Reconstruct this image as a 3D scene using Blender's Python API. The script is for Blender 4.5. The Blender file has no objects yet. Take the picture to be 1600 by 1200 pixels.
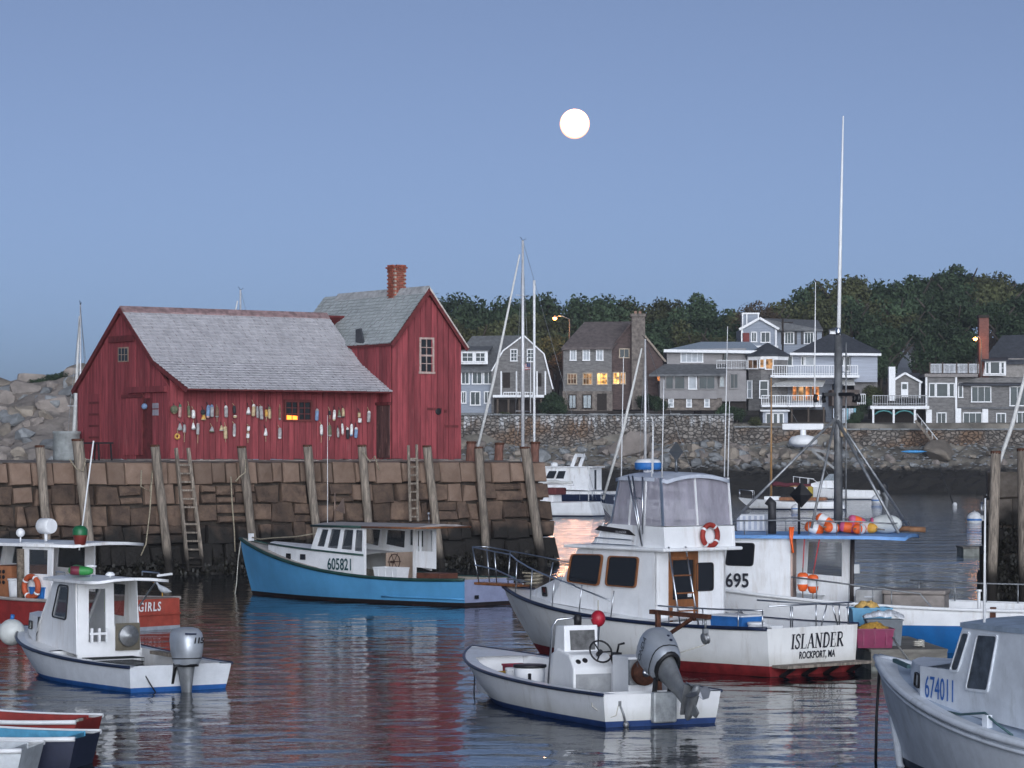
import bpy, bmesh, math, random
from mathutils import Vector, Matrix, noise
R = math.radians
sc = bpy.context.scene
COL = sc.collection
F, HZ, CH = 4500.0, 715.0, 4.1          # focal length in photo pixels, horizon row, eye height over the water (m)

# ---------------------------------------------------------------- camera
cd = bpy.data.cameras.new('camera'); cam = bpy.data.objects.new('camera', cd); COL.objects.link(cam)
cam.location = (0, 0, CH); cam.rotation_euler = (R(90), 0, 0)
cd.sensor_width = 36.0; cd.lens = 36.0 * F / 1600.0; cd.shift_y = (HZ - 600.0) / 1600.0
cd.clip_start = 0.5; cd.clip_end = 20000
sc.camera = cam

# ---------------------------------------------------------------- sky, sun, exposure
SUN_AZ, SUN_EL = 172.0, 7.5               # compass bearing from +Y towards +X, elevation
w = bpy.data.worlds.new('World'); sc.world = w; w.use_nodes = True
nt = w.node_tree; nt.nodes.clear()
sky = nt.nodes.new('ShaderNodeTexSky'); sky.sky_type = 'NISHITA'; sky.sun_disc = False
sky.sun_elevation = R(SUN_EL); sky.sun_rotation = R(SUN_AZ)
sky.altitude = 0; sky.air_density = 0.3; sky.dust_density = 1.45; sky.ozone_density = 3.1
hs = nt.nodes.new('ShaderNodeHueSaturation'); hs.inputs['Saturation'].default_value = 0.72; hs.inputs['Hue'].default_value = 0.496
bg = nt.nodes.new('ShaderNodeBackground'); bg.inputs['Strength'].default_value = 0.064
wo = nt.nodes.new('ShaderNodeOutputWorld')
nt.links.new(sky.outputs[0], hs.inputs['Color']); nt.links.new(hs.outputs[0], bg.inputs['Color']); nt.links.new(bg.outputs[0], wo.inputs[0])
sd = bpy.data.lights.new('sun', 'SUN'); sd.energy = 1.5; sd.angle = R(60); sd.color = (0.9, 0.93, 1.0)
so = bpy.data.objects.new('sun', sd); COL.objects.link(so)
sdir = Vector((math.sin(R(SUN_AZ)) * math.cos(R(SUN_EL)), math.cos(R(SUN_AZ)) * math.cos(R(SUN_EL)), math.sin(R(SUN_EL))))
so.rotation_euler = sdir.to_track_quat('Z', 'Y').to_euler(); so.location = (30, -30, 40)
vs = sc.view_settings; vs.view_transform = 'Standard'; vs.look = 'None'; vs.exposure = 1.1; vs.gamma = 1.0; vs.use_curve_mapping = False

# ---------------------------------------------------------------- helpers
def P(px, py, Y):                          # the point seen at a photo position, at a known distance
    return Vector(((px - 800) * Y / F, Y, CH + (HZ - py) * Y / F))
class MB:                                  # collects shapes for ONE mesh
    def __init__(s): s.v = []; s.f = []; s.m = []; s.s = []
    def add(s, vs_, fs, mi=0, M=None, sm=False):
        b = len(s.v)
        s.v += [tuple(M @ Vector(p)) if M else tuple(p) for p in vs_]
        for f in fs: s.f.append(tuple(b + i for i in f)); s.m.append(mi); s.s.append(sm)
        return s
    def box(s, x0, x1, y0, y1, z0, z1, mi=0, M=None):
        return s.add([(x0,y0,z0),(x1,y0,z0),(x1,y1,z0),(x0,y1,z0),(x0,y0,z1),(x1,y0,z1),(x1,y1,z1),(x0,y1,z1)],
              [(3,2,1,0),(4,5,6,7),(0,1,5,4),(1,2,6,5),(2,3,7,6),(3,0,4,7)], mi, M)
    def prism(s, poly, ext, mi=0, M=None):  # planar polygon (3-D points) pushed along ext
        n = len(poly); e = Vector(ext); p = [Vector(q) for q in poly]
        nrm = Vector((0, 0, 0))
        for i in range(n): nrm += p[i].cross(p[(i + 1) % n])
        if nrm.dot(e) > 0: p = p[::-1]
        return s.add(p + [q + e for q in p], [tuple(range(n)), tuple(range(2*n-1, n-1, -1))] + [(i, n+i, n+(i+1) % n, (i+1) % n)[::-1] for i in range(n)][::1] if False else
                     [tuple(range(n)), tuple(range(2*n-1, n-1, -1))] + [((i+1) % n, i, n+i, n+(i+1) % n) for i in range(n)], mi, M)
    def bar(s, p, q, w, h=None, mi=0, M=None, up=(0,0,1)):
        p, q = Vector(p), Vector(q); d = (q - p).normalized(); h = h or w
        u = Vector(up)
        if abs(d.dot(u)) > .98: u = Vector((0, 1, 0))
        a = d.cross(u).normalized() * w / 2; b = a.cross(d).normalized() * h / 2
        return s.add([p-a-b, p+a-b, p+a+b, p-a+b, q-a-b, q+a-b, q+a+b, q-a+b],
              [(0,1,2,3),(7,6,5,4),(1,0,4,5),(2,1,5,6),(3,2,6,7),(0,3,7,4)], mi, M)
    def tube(s, pts, r, n=8, mi=0, M=None, closed=False, sm=True):
        pts = [Vector(p) for p in pts]; k = len(pts); vs_ = []; fs = []
        rr = r if isinstance(r, (list, tuple)) else [r] * k
        pa = None
        for i, p in enumerate(pts):
            if closed: d = (pts[(i+1) % k] - pts[i-1]).normalized()
            else: d = (pts[min(i+1, k-1)] - pts[max(i-1, 0)]).normalized()
            if pa is None:
                u = Vector((0, 0, 1)) if abs(d.z) < .9 else Vector((1, 0, 0))
                pa = d.cross(u).normalized()
            pa = (pa - d * pa.dot(d)).normalized(); b = d.cross(pa)
            for j in range(n):
                t = 2 * math.pi * j / n
                vs_.append(p + (pa * math.cos(t) + b * math.sin(t)) * rr[i])
        for i in range(k if closed else k - 1):
            for j in range(n):
                a, c = i * n, ((i + 1) % k) * n
                fs.append((a + j, a + (j+1) % n, c + (j+1) % n, c + j))
        s.add(vs_, fs, mi, M, sm)
        if not closed:
            b = len(s.v) - k * n
            s.f.append(tuple(b + j for j in range(n))[::-1]); s.m.append(mi); s.s.append(False)
            s.f.append(tuple(b + (k-1)*n + j for j in range(n))); s.m.append(mi); s.s.append(False)
        return s
    def lathe(s, prof, n=16, mi=0, M=None, sm=True, mis=None):  # profile (r, z) about z
        vs_ = []; fs = []; k = len(prof)
        for r, z in prof:
            for j in range(n):
                t = 2*math.pi*j/n; vs_.append((r*math.cos(t), r*math.sin(t), z))
        b = len(s.v); s.v += [tuple(M @ Vector(p)) if M else p for p in vs_]
        for i in range(k-1):
            for j in range(n):
                s.f.append((b+i*n+j, b+i*n+(j+1) % n, b+(i+1)*n+(j+1) % n, b+(i+1)*n+j)); s.m.append(mis[i] if mis else mi); s.s.append(sm)
        if prof[0][0] > 1e-4: s.f.append(tuple(b+j for j in range(n))[::-1]); s.m.append(mis[0] if mis else mi); s.s.append(False)
        if prof[-1][0] > 1e-4: s.f.append(tuple(b+(k-1)*n+j for j in range(n))); s.m.append(mis[-1] if mis else mi); s.s.append(False)
        return s
    def grid(s, rows, mi=0, sm=True, M=None, close=False, flip=False):
        n = len(rows[0]); b = len(s.v)
        for r in rows: s.v += [tuple(M @ Vector(p)) if M else tuple(p) for p in r]
        for i in range(len(rows)-1):
            for j in range(n if close else n-1):
                q = (b+i*n+j, b+i*n+(j+1) % n, b+(i+1)*n+(j+1) % n, b+(i+1)*n+j)
                s.f.append(q[::-1] if flip else q); s.m.append(mi[i] if isinstance(mi, list) else mi); s.s.append(sm)
        return s
    def ball(s, c, r, n=14, m=8, mi=0, sq=(1,1,1)):
        pr = [(max(1e-5, math.sin(math.pi*i/m)), -math.cos(math.pi*i/m)) for i in range(m+1)]
        return s.lathe(pr, n, mi, Matrix.Translation(c) @ Matrix.Diagonal((r*sq[0], r*sq[1], r*sq[2], 1)))

MESHC = {}
def O(name, mb, mats, parent=None, loc=(0,0,0), rot=(0,0,0), label=None, cat=None, group=None, kind=None, bevel=0, world=False, me=None):
    if me is None:
        me = bpy.data.meshes.new(name)
        v = mb.v
        if world:
            off = Vector(parent.location) if parent and not parent.parent else (Vector(parent.parent.location) if parent else Vector(loc))
            v = [tuple(Vector(p) - off) for p in v]
        me.from_pydata(v, [], mb.f)
        me.polygons.foreach_set('material_index', mb.m); me.polygons.foreach_set('use_smooth', mb.s)
        for m in (mats if isinstance(mats, (list, tuple)) else [mats]): me.materials.append(m)
        me.validate(); me.update()
    o = bpy.data.objects.new(name, me); COL.objects.link(o)
    o.location = loc; o.rotation_euler = rot
    if parent: o.parent = parent
    if bevel:
        b = o.modifiers.new('bevel', 'BEVEL'); b.width = bevel; b.segments = 2; b.limit_method = 'ANGLE'; b.angle_limit = R(40); b.use_clamp_overlap = True
    tag(o, label, cat, group, kind)
    return o
def tag(o, label=None, cat=None, group=None, kind=None):
    for k, v in (('label', label), ('category', cat), ('group', group), ('kind', kind)):
        if v: o[k] = v
    return o
def thing(name, label, cat, loc=(0,0,0), rz=0, group=None):
    o = bpy.data.objects.new(name, None); COL.objects.link(o); o.empty_display_size = .2
    o.location = loc; o.rotation_euler = (0, 0, rz)
    return tag(o, label, cat, group)
def copy_tree(o, parent=None):
    c = o.copy(); COL.objects.link(c); c.parent = parent
    for ch in o.children: copy_tree(ch, c)
    return c

# ---------------------------------------------------------------- materials
MATS = {}
def mat(name, col, rough=.6, metal=0., var=.18, scale=4., bump=0., bscale=None, col2=None, stretch=(1,1,1), emit=None, estr=0., spec=.5, coat=0., rnd=0., island=0., trans=0., ior=1.45, alpha=1.):
    if name in MATS: return MATS[name]
    m = bpy.data.materials.new(name); m.use_nodes = True; MATS[name] = m
    t = m.node_tree; N = t.nodes; L = t.links; b = N['Principled BSDF']
    b.inputs['Roughness'].default_value = rough; b.inputs['Metallic'].default_value = metal
    b.inputs['Specular IOR Level'].default_value = spec; b.inputs['Coat Weight'].default_value = coat
    b.inputs['IOR'].default_value = ior; b.inputs['Transmission Weight'].default_value = trans; b.inputs['Alpha'].default_value = alpha
    c = tuple(col) + (1,)
    b.inputs['Base Color'].default_value = c
    if emit: b.inputs['Emission Color'].default_value = tuple(emit) + (1,); b.inputs['Emission Strength'].default_value = estr
    if var or bump or col2:
        tc = N.new('ShaderNodeTexCoord'); mp = N.new('ShaderNodeMapping'); mp.inputs['Scale'].default_value = stretch
        L.new(tc.outputs['Object'], mp.inputs[0])
        nz = N.new('ShaderNodeTexNoise'); nz.inputs['Scale'].default_value = scale; nz.inputs['Detail'].default_value = 6; nz.inputs['Roughness'].default_value = .65
        L.new(mp.outputs[0], nz.inputs['Vector'])
        if var or col2:
            rp = N.new('ShaderNodeValToRGB'); e = rp.color_ramp.elements
            lo = col2 if col2 else tuple(x * (1 - var) for x in col); hi = col if col2 else tuple(min(1, x * (1 + var)) for x in col)
            e[0].position, e[1].position = .36, .64
            e[0].color = tuple(lo) + (1,); e[1].color = tuple(hi) + (1,)
            L.new(nz.outputs['Fac'], rp.inputs[0]); out = rp.outputs[0]
            if rnd or island:
                src = N.new('ShaderNodeNewGeometry').outputs['Random Per Island'] if island else N.new('ShaderNodeObjectInfo').outputs['Random']
                mr = N.new('ShaderNodeMapRange'); a = island or rnd
                mr.inputs['To Min'].default_value = 1 - a; mr.inputs['To Max'].default_value = 1 + a
                L.new(src, mr.inputs['Value'])
                h = N.new('ShaderNodeHueSaturation'); L.new(mr.outputs[0], h.inputs['Value']); L.new(out, h.inputs['Color']); out = h.outputs[0]
            L.new(out, b.inputs['Base Color'])
        if bump:
            n2 = nz
            if bscale:
                n2 = N.new('ShaderNodeTexNoise'); n2.inputs['Scale'].default_value = bscale; n2.inputs['Detail'].default_value = 6; L.new(mp.outputs[0], n2.inputs['Vector'])
            bp = N.new('ShaderNodeBump'); bp.inputs['Strength'].default_value = .8; bp.inputs['Distance'].default_value = bump
            L.new(n2.outputs['Fac'], bp.inputs['Height']); L.new(bp.outputs[0], b.inputs['Normal'])
    return m
def tide(m, z0, width, wet, zn=.6, most=1.):          # weed and wet stone below the tide mark (height over the water)
    t = m.node_tree; N = t.nodes; L = t.links; b = N['Principled BSDF']
    src = b.inputs['Base Color'].links[0].from_socket
    g = N.new('ShaderNodeNewGeometry'); sx = N.new('ShaderNodeSeparateXYZ'); L.new(g.outputs['Position'], sx.inputs[0])
    nz = N.new('ShaderNodeTexNoise'); nz.inputs['Scale'].default_value = .9; nz.inputs['Detail'].default_value = 7; L.new(g.outputs['Position'], nz.inputs['Vector'])
    ma = N.new('ShaderNodeMath'); ma.operation = 'MULTIPLY_ADD'; ma.inputs[1].default_value = zn * 4; ma.inputs[2].default_value = -zn * 2; L.new(nz.outputs['Fac'], ma.inputs[0])
    ad = N.new('ShaderNodeMath'); ad.operation = 'ADD'; L.new(sx.outputs['Z'], ad.inputs[0]); L.new(ma.outputs[0], ad.inputs[1])
    mr = N.new('ShaderNodeMapRange'); mr.inputs['From Min'].default_value = z0 - width/2; mr.inputs['From Max'].default_value = z0 + width/2; mr.inputs['To Min'].default_value = 1-most; L.new(ad.outputs[0], mr.inputs['Value'])
    mx = N.new('ShaderNodeMix'); mx.data_type = 'RGBA'; L.new(mr.outputs[0], mx.inputs[0]); mx.inputs[6].default_value = tuple(wet) + (1,); L.new(src, mx.inputs[7])
    L.new(mx.outputs[2], b.inputs['Base Color'])
    return m
def streaks(m, col, amount=.5, scale=3., z=.12, lo=.55, hi=.75):  # dirt runs down a painted surface
    t = m.node_tree; N = t.nodes; L = t.links; b = N['Principled BSDF']
    inp = b.inputs['Base Color']
    tc = N.new('ShaderNodeTexCoord'); mp = N.new('ShaderNodeMapping'); mp.inputs['Scale'].default_value = (1, 1, z); L.new(tc.outputs['Object'], mp.inputs[0])
    nz = N.new('ShaderNodeTexNoise'); nz.inputs['Scale'].default_value = scale; nz.inputs['Detail'].default_value = 8; nz.inputs['Roughness'].default_value = .7; L.new(mp.outputs[0], nz.inputs['Vector'])
    mr = N.new('ShaderNodeMapRange'); mr.inputs['From Min'].default_value = lo; mr.inputs['From Max'].default_value = hi; mr.inputs['To Max'].default_value = amount; L.new(nz.outputs['Fac'], mr.inputs['Value'])
    mx = N.new('ShaderNodeMix'); mx.data_type = 'RGBA'; L.new(mr.outputs[0], mx.inputs[0]); mx.inputs[7].default_value = tuple(col) + (1,)
    if inp.links: L.new(inp.links[0].from_socket, mx.inputs[6])
    else: mx.inputs[6].default_value = inp.default_value[:]
    L.new(mx.outputs[2], inp)
    return m
def emis(name, col, s):
    m = bpy.data.materials.new(name); m.use_nodes = True; t = m.node_tree; t.nodes.clear()
    e = t.nodes.new('ShaderNodeEmission'); e.inputs[0].default_value = tuple(col) + (1,); e.inputs[1].default_value = s
    o = t.nodes.new('ShaderNodeOutputMaterial'); t.links.new(e.outputs[0], o.inputs[0]); return m

WHITE = streaks(mat('white_paint', (.8,.81,.82), .42, var=.06, scale=2, spec=.4), (.4,.33,.26), .55, 2.8, .16, .53, .72)
WHITE2 = mat('white_trim', (.76,.77,.78), .5, var=.06)
GELCOAT = tide(streaks(mat('gelcoat', (.81,.82,.83), .38, var=.06, scale=1.5, coat=.1), (.36,.33,.27), .5, 2.6, .16, .53, .72), .16, .3, (.3,.29,.2), .1, .45)
NAVY = mat('navy_paint', (.012,.02,.05), .35, var=.3)
BLACK = mat('black_rubber', (.012,.012,.014), .5, var=.3)
STEEL = mat('stainless', (.55,.57,.6), .28, 1., var=.08)
GALV = mat('galvanised', (.3,.31,.32), .5, .7, var=.25, scale=8)
GLASSD = mat('dark_glass', (.012,.013,.016), .06, var=0., spec=.7)
WOODG = mat('grey_timber', (.2,.17,.14), .85, var=.45, scale=5, stretch=(3,3,.25), bump=.02, rnd=.25)
TEAK = mat('varnished_teak', (.22,.085,.03), .4, var=.3, scale=6, stretch=(1,1,.2))
ROPE = mat('rope', (.3,.26,.19), .9, var=.3, scale=20)
ROPEW = mat('pale_rope', (.5,.48,.42), .9, var=.2, scale=20)
ORANGE = mat('orange_buoy', (.8,.13,.025), .5, var=.12)
RUST = mat('rusty_iron', (.09,.035,.02), .8, .2, var=.4, scale=12, bump=.004)
BLUEP = mat('blue_plastic', (.03,.16,.45), .5, var=.15)

# ---------------------------------------------------------------- moon
def moon_mat():                              # disc bright in the middle, reddened and dimmer towards the limb; the warm rim glow is painted in
    m = bpy.data.materials.new('moon_light'); m.use_nodes = True; t = m.node_tree; t.nodes.clear(); N = t.nodes; L = t.links
    tc = N.new('ShaderNodeTexCoord'); sp = N.new('ShaderNodeSeparateXYZ'); L.new(tc.outputs['Object'], sp.inputs[0])
    cb = N.new('ShaderNodeCombineXYZ'); L.new(sp.outputs['X'], cb.inputs['X']); L.new(sp.outputs['Z'], cb.inputs['Y'])
    ln = N.new('ShaderNodeVectorMath'); ln.operation = 'LENGTH'; L.new(cb.outputs[0], ln.inputs[0])
    mr = N.new('ShaderNodeMapRange'); mr.inputs['From Min'].default_value = 0; mr.inputs['From Max'].default_value = 4000*23.3/F; L.new(ln.outputs['Value'], mr.inputs['Value'])
    rp = N.new('ShaderNodeValToRGB'); e = rp.color_ramp.elements; e[0].position = .8; e[0].color = (1.0,.46,.26,1); e[1].position = 1.0; e[1].color = (.0165,.0062,.0042,1); e.new(.91).color = (.03,.016,.0105,1); L.new(mr.outputs[0], rp.inputs[0])
    em = N.new('ShaderNodeEmission'); em.inputs[1].default_value = 60.0; L.new(rp.outputs[0], em.inputs[0]); o = N.new('ShaderNodeOutputMaterial'); L.new(em.outputs[0], o.inputs[0]); return m
mb = MB(); mr_ = 4000 * 23.3 / F; mb.ball((0,0,0), mr_, 40, 24)
O('moon', mb, moon_mat(), loc=P(898, 193.5, 4000), label='round full moon glowing pale over the harbour', cat='moon')

# ---------------------------------------------------------------- water
m = bpy.data.materials.new('harbour_water'); m.use_nodes = True; t = m.node_tree; N = t.nodes; L = t.links; b = N['Principled BSDF']
b.inputs['Base Color'].default_value = (.003,.008,.013,1); b.inputs['Roughness'].default_value = .035; b.inputs['IOR'].default_value = 1.333; b.inputs['Specular IOR Level'].default_value = .29
g = N.new('ShaderNodeNewGeometry')
def wave(scale, dist, rot, st, prev=None, detail=3):
    mp = N.new('ShaderNodeMapping'); mp.inputs['Rotation'].default_value = (0,0,R(rot)); mp.inputs['Scale'].default_value = st; L.new(g.outputs['Position'], mp.inputs[0])
    nz = N.new('ShaderNodeTexNoise'); nz.inputs['Scale'].default_value = scale; nz.inputs['Detail'].default_value = detail; L.new(mp.outputs[0], nz.inputs['Vector'])
    bp = N.new('ShaderNodeBump'); bp.inputs['Strength'].default_value = 1; bp.inputs['Distance'].default_value = dist; L.new(nz.outputs['Fac'], bp.inputs['Height'])
    if prev: L.new(prev, bp.inputs['Normal'])
    return bp.outputs[0]
n1 = wave(.35, .04, 10, (.6,1,1)); n3 = wave(7.0, .0055, 5, (.6,1,1), n1, 2)
# the wind reaches the water beyond the pier: steeper ripples there
sp_ = N.new('ShaderNodeSeparateXYZ'); L.new(g.outputs['Position'], sp_.inputs[0])
fy = N.new('ShaderNodeMapRange'); fy.inputs['From Min'].default_value = 85; fy.inputs['From Max'].default_value = 130; fy.inputs['To Max'].default_value = .27; L.new(sp_.outputs['Y'], fy.inputs['Value'])
mp4 = N.new('ShaderNodeMapping'); mp4.inputs['Scale'].default_value = (.6,1,1); L.new(g.outputs['Position'], mp4.inputs[0])
nz4 = N.new('ShaderNodeTexNoise'); nz4.inputs['Scale'].default_value = .45; nz4.inputs['Detail'].default_value = 5; L.new(mp4.outputs[0], nz4.inputs['Vector'])
bp4 = N.new('ShaderNodeBump'); bp4.inputs['Strength'].default_value = 1; L.new(nz4.outputs['Fac'], bp4.inputs['Height']); L.new(fy.outputs[0], bp4.inputs['Distance']); L.new(n3, bp4.inputs['Normal'])
L.new(bp4.outputs[0], b.inputs['Normal'])
WATER = m
# the harbour basin carries real ripples (sum of short wind waves); the rest of the sheet runs flat to the horizon
import numpy as np
rg = np.random.default_rng(6); WX0, WX1, WY0, WY1 = -24., 26., 26., 116.
gx = np.linspace(WX0, WX1, 335); gy_ = np.linspace(WY0, WY1, 900); GX, GY = np.meshgrid(gx, gy_); GZ = np.zeros_like(GX); NW = 64; SL = .036
for i in range(NW):
    lam = math.exp(rg.uniform(math.log(.32), math.log(1.5))); th_ = rg.normal(math.pi/2, .75); k_ = 2*math.pi/lam
    GZ += SL*math.sqrt(2/NW)/k_*np.sin(k_*(GX*math.cos(th_)+GY*math.sin(th_))+rg.uniform(0, 6.28))
pat = .85+.3*np.sin(GX*.23+1.3*np.sin(GY*.11))*np.sin(GY*.17+.8*np.sin(GX*.19))
edge = np.clip(np.minimum.reduce([GX-WX0, WX1-GX, (GY-WY0), (WY1-GY)])/3., 0, 1)
GZ *= pat*edge; nr, nc = GX.shape
co = np.stack([GX, GY, GZ], -1).reshape(-1, 3); i0 = (np.arange(nr-1)[:, None]*nc+np.arange(nc-1)[None, :]).ravel(); fq = np.stack([i0, i0+1, i0+nc+1, i0+nc], -1)
BIG = 9000.; ex = np.array([(-BIG,-60,0),(BIG,-60,0),(BIG,BIG,0),(-BIG,BIG,0),(WX0,WY0,0),(WX1,WY0,0),(WX1,WY1,0),(WX0,WY1,0)], float); b_ = len(co)
fq = np.concatenate([fq, np.array([(0,1,5,4),(1,2,6,5),(2,3,7,6),(3,0,4,7)])+b_]); co = np.concatenate([co, ex])
me = bpy.data.meshes.new('water'); me.vertices.add(len(co)); me.vertices.foreach_set('co', co.ravel()); me.loops.add(fq.size); me.loops.foreach_set('vertex_index', fq.ravel().astype(np.int32)); me.polygons.add(len(fq)); me.polygons.foreach_set('loop_start', np.arange(0, fq.size, 4, dtype=np.int32)); me.polygons.foreach_set('use_smooth', np.ones(len(fq), bool)); me.materials.append(WATER); me.update(calc_edges=True)
O('water', None, WATER, me=me, kind='structure')
# ---------------------------------------------------------------- the stone pier
A35 = R(35); C0 = Vector((-12.36, 104.0, 0))
def shedw(x, y, z=0): c, s = math.cos(A35), math.sin(A35); return Vector((C0.x + c*x - s*y, C0.y + s*x + c*y, z))
def shedpx(px, py, y):                      # local x and z on a plane of constant local y
    k = (px - 800) / F; c, s = math.cos(A35), math.sin(A35)
    x = (k*(C0.y + c*y) - C0.x + s*y) / (c - k*s)
    Y = C0.y + s*x + c*y
    return x, CH + (HZ - py) * Y / F
random.seed(11)
GRAN = tide(mat('pier_granite', (.15,.1,.07), .85, var=.35, scale=2.2, bump=.05, bscale=9, rnd=.42, col2=(.07,.047,.036)), 1.55, .5, (.016,.014,.012), .45)
GRANT = tide(mat('pier_granite_top', (.2,.14,.105), .85, var=.3, scale=2.2, bump=.04, bscale=5, rnd=.3, col2=(.16,.105,.075)), 1.35, .5, (.016,.014,.012), .45)
CORE = tide(mat('pier_core', (.05,.04,.032), .95, var=.4), 1.35, .5, (.012,.011,.01), .45)  # coloured dark so the gaps between blocks read as shadow
pier = thing('stone_pier', 'long brown granite block pier carrying the red shed', 'pier', tuple(C0), A35)
PX0, PX1, PT = -19.0, 14.84, 3.95
def pf(z): return -3.1 + (z / PT) * .6     # wall face, local y at a height
def pe(z): return PX1 + .35 * (1 - z / PT)  # end face
mb = MB()
mb.prism([(PX0, pf(-1)+.22, -1), (PX0, pf(PT)+.2, PT-.12), (PX0, 12, PT-.12), (PX0, 12, -1)], (PX1-.2-PX0, 0, 0))
O('rubble_core', mb, CORE, pier)
mb = MB(); n = 60                        # deck of gravel and flags
rows = []
for j in range(7):
    y = -2.42 + (14.4) * (j/6)**1.5
    rows.append([(PX0 + (PX1-.05-PX0)*i/n, y, PT-.02 + (.0 if j == 0 else .07 * noise.noise((i*.9, y, 3)) + .05*min(1,j))) for i in range(n+1)])
mb.grid(rows, sm=True); O('deck', mb, mat('pier_gravel', (.2,.17,.145), .95, var=.4, scale=3, bump=.03), pier)
def stone(mb, x0, x1, z0, z1, dep, rnd=.05, face=None, ch=.032):
    # a rough block: chamfered, corners shaken; face(x,z) gives local y of the wall plane
    j = lambda a: random.uniform(-a, a)
    cs = [(x0+j(rnd), z0+j(rnd*.7)), (x1+j(rnd), z0+j(rnd*.7)), (x1+j(rnd), z1+j(rnd*.7)), (x0+j(rnd), z1+j(rnd*.7))]
    cx, cz = (x0+x1)/2, (z0+z1)/2; pr = random.uniform(-.05, .09)
    vs_ = []
    for x, z in cs: vs_.append((x, face(z)+dep, z))
    for x, z in cs: vs_.append((x, face(z)+ch*.9-pr*.4, z))
    for x, z in cs:
        vs_.append((x+(ch if x < cx else -ch), face(z)-pr+j(.025), z+(ch if z < cz else -ch)))
    vs_.append((cx+j(.1), face(cz)-pr-.03+j(.03), cz+j(.05)))
    fs = [(0,1,5,4),(1,2,6,5),(2,3,7,6),(3,0,4,7),(4,5,9,8),(5,6,10,9),(6,7,11,10),(7,4,8,11),(8,9,12),(9,10,12),(10,11,12),(11,8,12)]
    mb.add(vs_, fs)
courses = [-.4, .3, 1.05, 1.75, 2.45, 3.15, PT]
for k in range(len(courses)-1):
    z0, z1 = courses[k], courses[k+1]; x = -11.5 + random.uniform(0, .6)
    while x < PX1 - .1:
        wd = random.choice((.42, .55, .7, .85, 1.0, 1.35)) * random.uniform(.85, 1.15)
        if k < 2: wd *= 1.3
        x1 = x + wd
        if PX1 - x1 < .5: x1 = pe((z0+z1)/2)
        top = k == len(courses)-2
        g = random.uniform(.02, .045)
        if not top and random.random() < .16 and wd > .6 and k > 1:
            zm = z0 + (z1-z0) * random.uniform(.4, .6)
            for a, c in ((z0, zm), (zm, z1)):
                mb = MB(); stone(mb, x+g, x1-g, a+g, c-g, .5, .035, pf); O('stone', mb, GRAN, pier)
        else:
            mb = MB(); stone(mb, x+g, x1-g, z0+g+random.uniform(-.04,.04), z1-g+(0 if top else random.uniform(-.05,.05)), .5, .02 if top else .085, pf)
            O('stone', mb, GRANT if (top or (k == len(courses)-3 and random.random() < .3)) else GRAN, pier)
        x = x1
mb = MB()                                   # end face blocks, seen edge-on
for k in range(len(courses)-1):
    z0, z1 = courses[k], courses[k+1]; y = pf((z0+z1)/2)+.3
    while y < 9:
        y1 = y + random.uniform(.8, 1.6)
        mb = MB(); e = pe((z0+z1)/2)
        mb.box(e-.5, e+random.uniform(-.04,.05), y+.02, y1-.02, z0+.02, z1-.02); O('stone', mb, GRAN, pier, bevel=.04)
        y = y1
# far left part and back are plain masonry out of the frame
# weed hanging off the foot of the wall
mb = MB(); random.seed(5)
for i in range(7000):                        # clumps of rockweed, many small blades
    x = random.uniform(-11, PX1+.25); zt = .55+.5*noise.noise((x*.7,0,0))+.35*noise.noise((x*2.3,4,0)); z = zt-random.random()**.7*1.0
    if z < -.1: continue
    y = pf(z)-random.uniform(.03,.17); s_ = random.uniform(.03,.08); a = random.uniform(0,6.28); u = Vector((math.cos(a)*s_, random.uniform(-.03,.03), math.sin(a)*s_)); v = Vector((-math.sin(a)*s_*.5, random.uniform(-.05,.05), math.cos(a)*s_*.5-.04)); p = Vector((x, y, z))
    mb.add([p-u, p-v, p+u, p+v], [(0,1,2,3)])
O('seaweed', mb, mat('rockweed', (.013,.012,.008), .55, var=.5, scale=3), pier, kind='stuff')

# ---------------------------------------------------------------- timber fender piles, ladders
def pile(i, tx, ty, bx, by, r=.17, nm='between', top_mat=None):
    x, z = shedpx(tx, ty, -2.72); xb, zb = shedpx(bx, by, -3.35)
    o = thing('timber_pile', nm, 'piling', shedw(xb, -3.35, -.8), A35, 'timber fender piles along the pier wall')
    l = Vector((x - xb, .63, z)); n = 12; pts = []; rr = []
    for q in range(n+1):
        s_ = q/n; z_ = -0.0 + s_*(z+.8)
        pts.append((l.x*s_ + .03*noise.noise((s_*4, i*3.1, 0)), l.y*s_ - .12*(1-s_)*0, z_)); rr.append(r*(1.0 - .12*(1-s_)) * (1 + .1*noise.noise((s_*7, i, 5))))
    mb = MB(); mb.tube(pts, rr, 11); O('log', mb, PILE, o)
    e = Vector(pts[-1]); mb = MB(); mb.lathe([(r*1.04, -.05), (r*1.05, .012), (r*.9, .03)], 11, 0, Matrix.Translation(e)); O('cap', mb, RUST, o)
    return o
PILE = tide(mat('pile_wood', (.22,.185,.15), .85, var=.5, scale=4, stretch=(5,5,.3), bump=.04, rnd=.22), .75, .5, (.018,.015,.012), .35)
plist = [(62,697,82,860,'cracked grey fender pile leaning on the pier left of the concrete barrel'),
 (121,687,150,880,'stout splintered fender pile beside the concrete barrel at the shed corner'),
 (242,696,270,893,'slim grey fender pile left of the long pier ladder'),
 (378,698,404,892,'bleached fender pile with rope tied near its top'),
 (480,696,506,890,'pale knotty fender pile below the shed window'),
 (566,696,584,890,'grey fender pile below the weathered shed door, rope looped on it'),
 (667,697,694,888,'fender pile right of the short pier ladder'),
 (748,699,764,887,'fender pile standing by the furled sail at the pier end'),
 (820,699,852,886,'heavy fender pile at the very corner of the pier')]
for i, (a, b_, c, d, nm) in enumerate(plist): pile(i, a, b_, c, d, .2 if i in (1, 8) else .165, nm)
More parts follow.
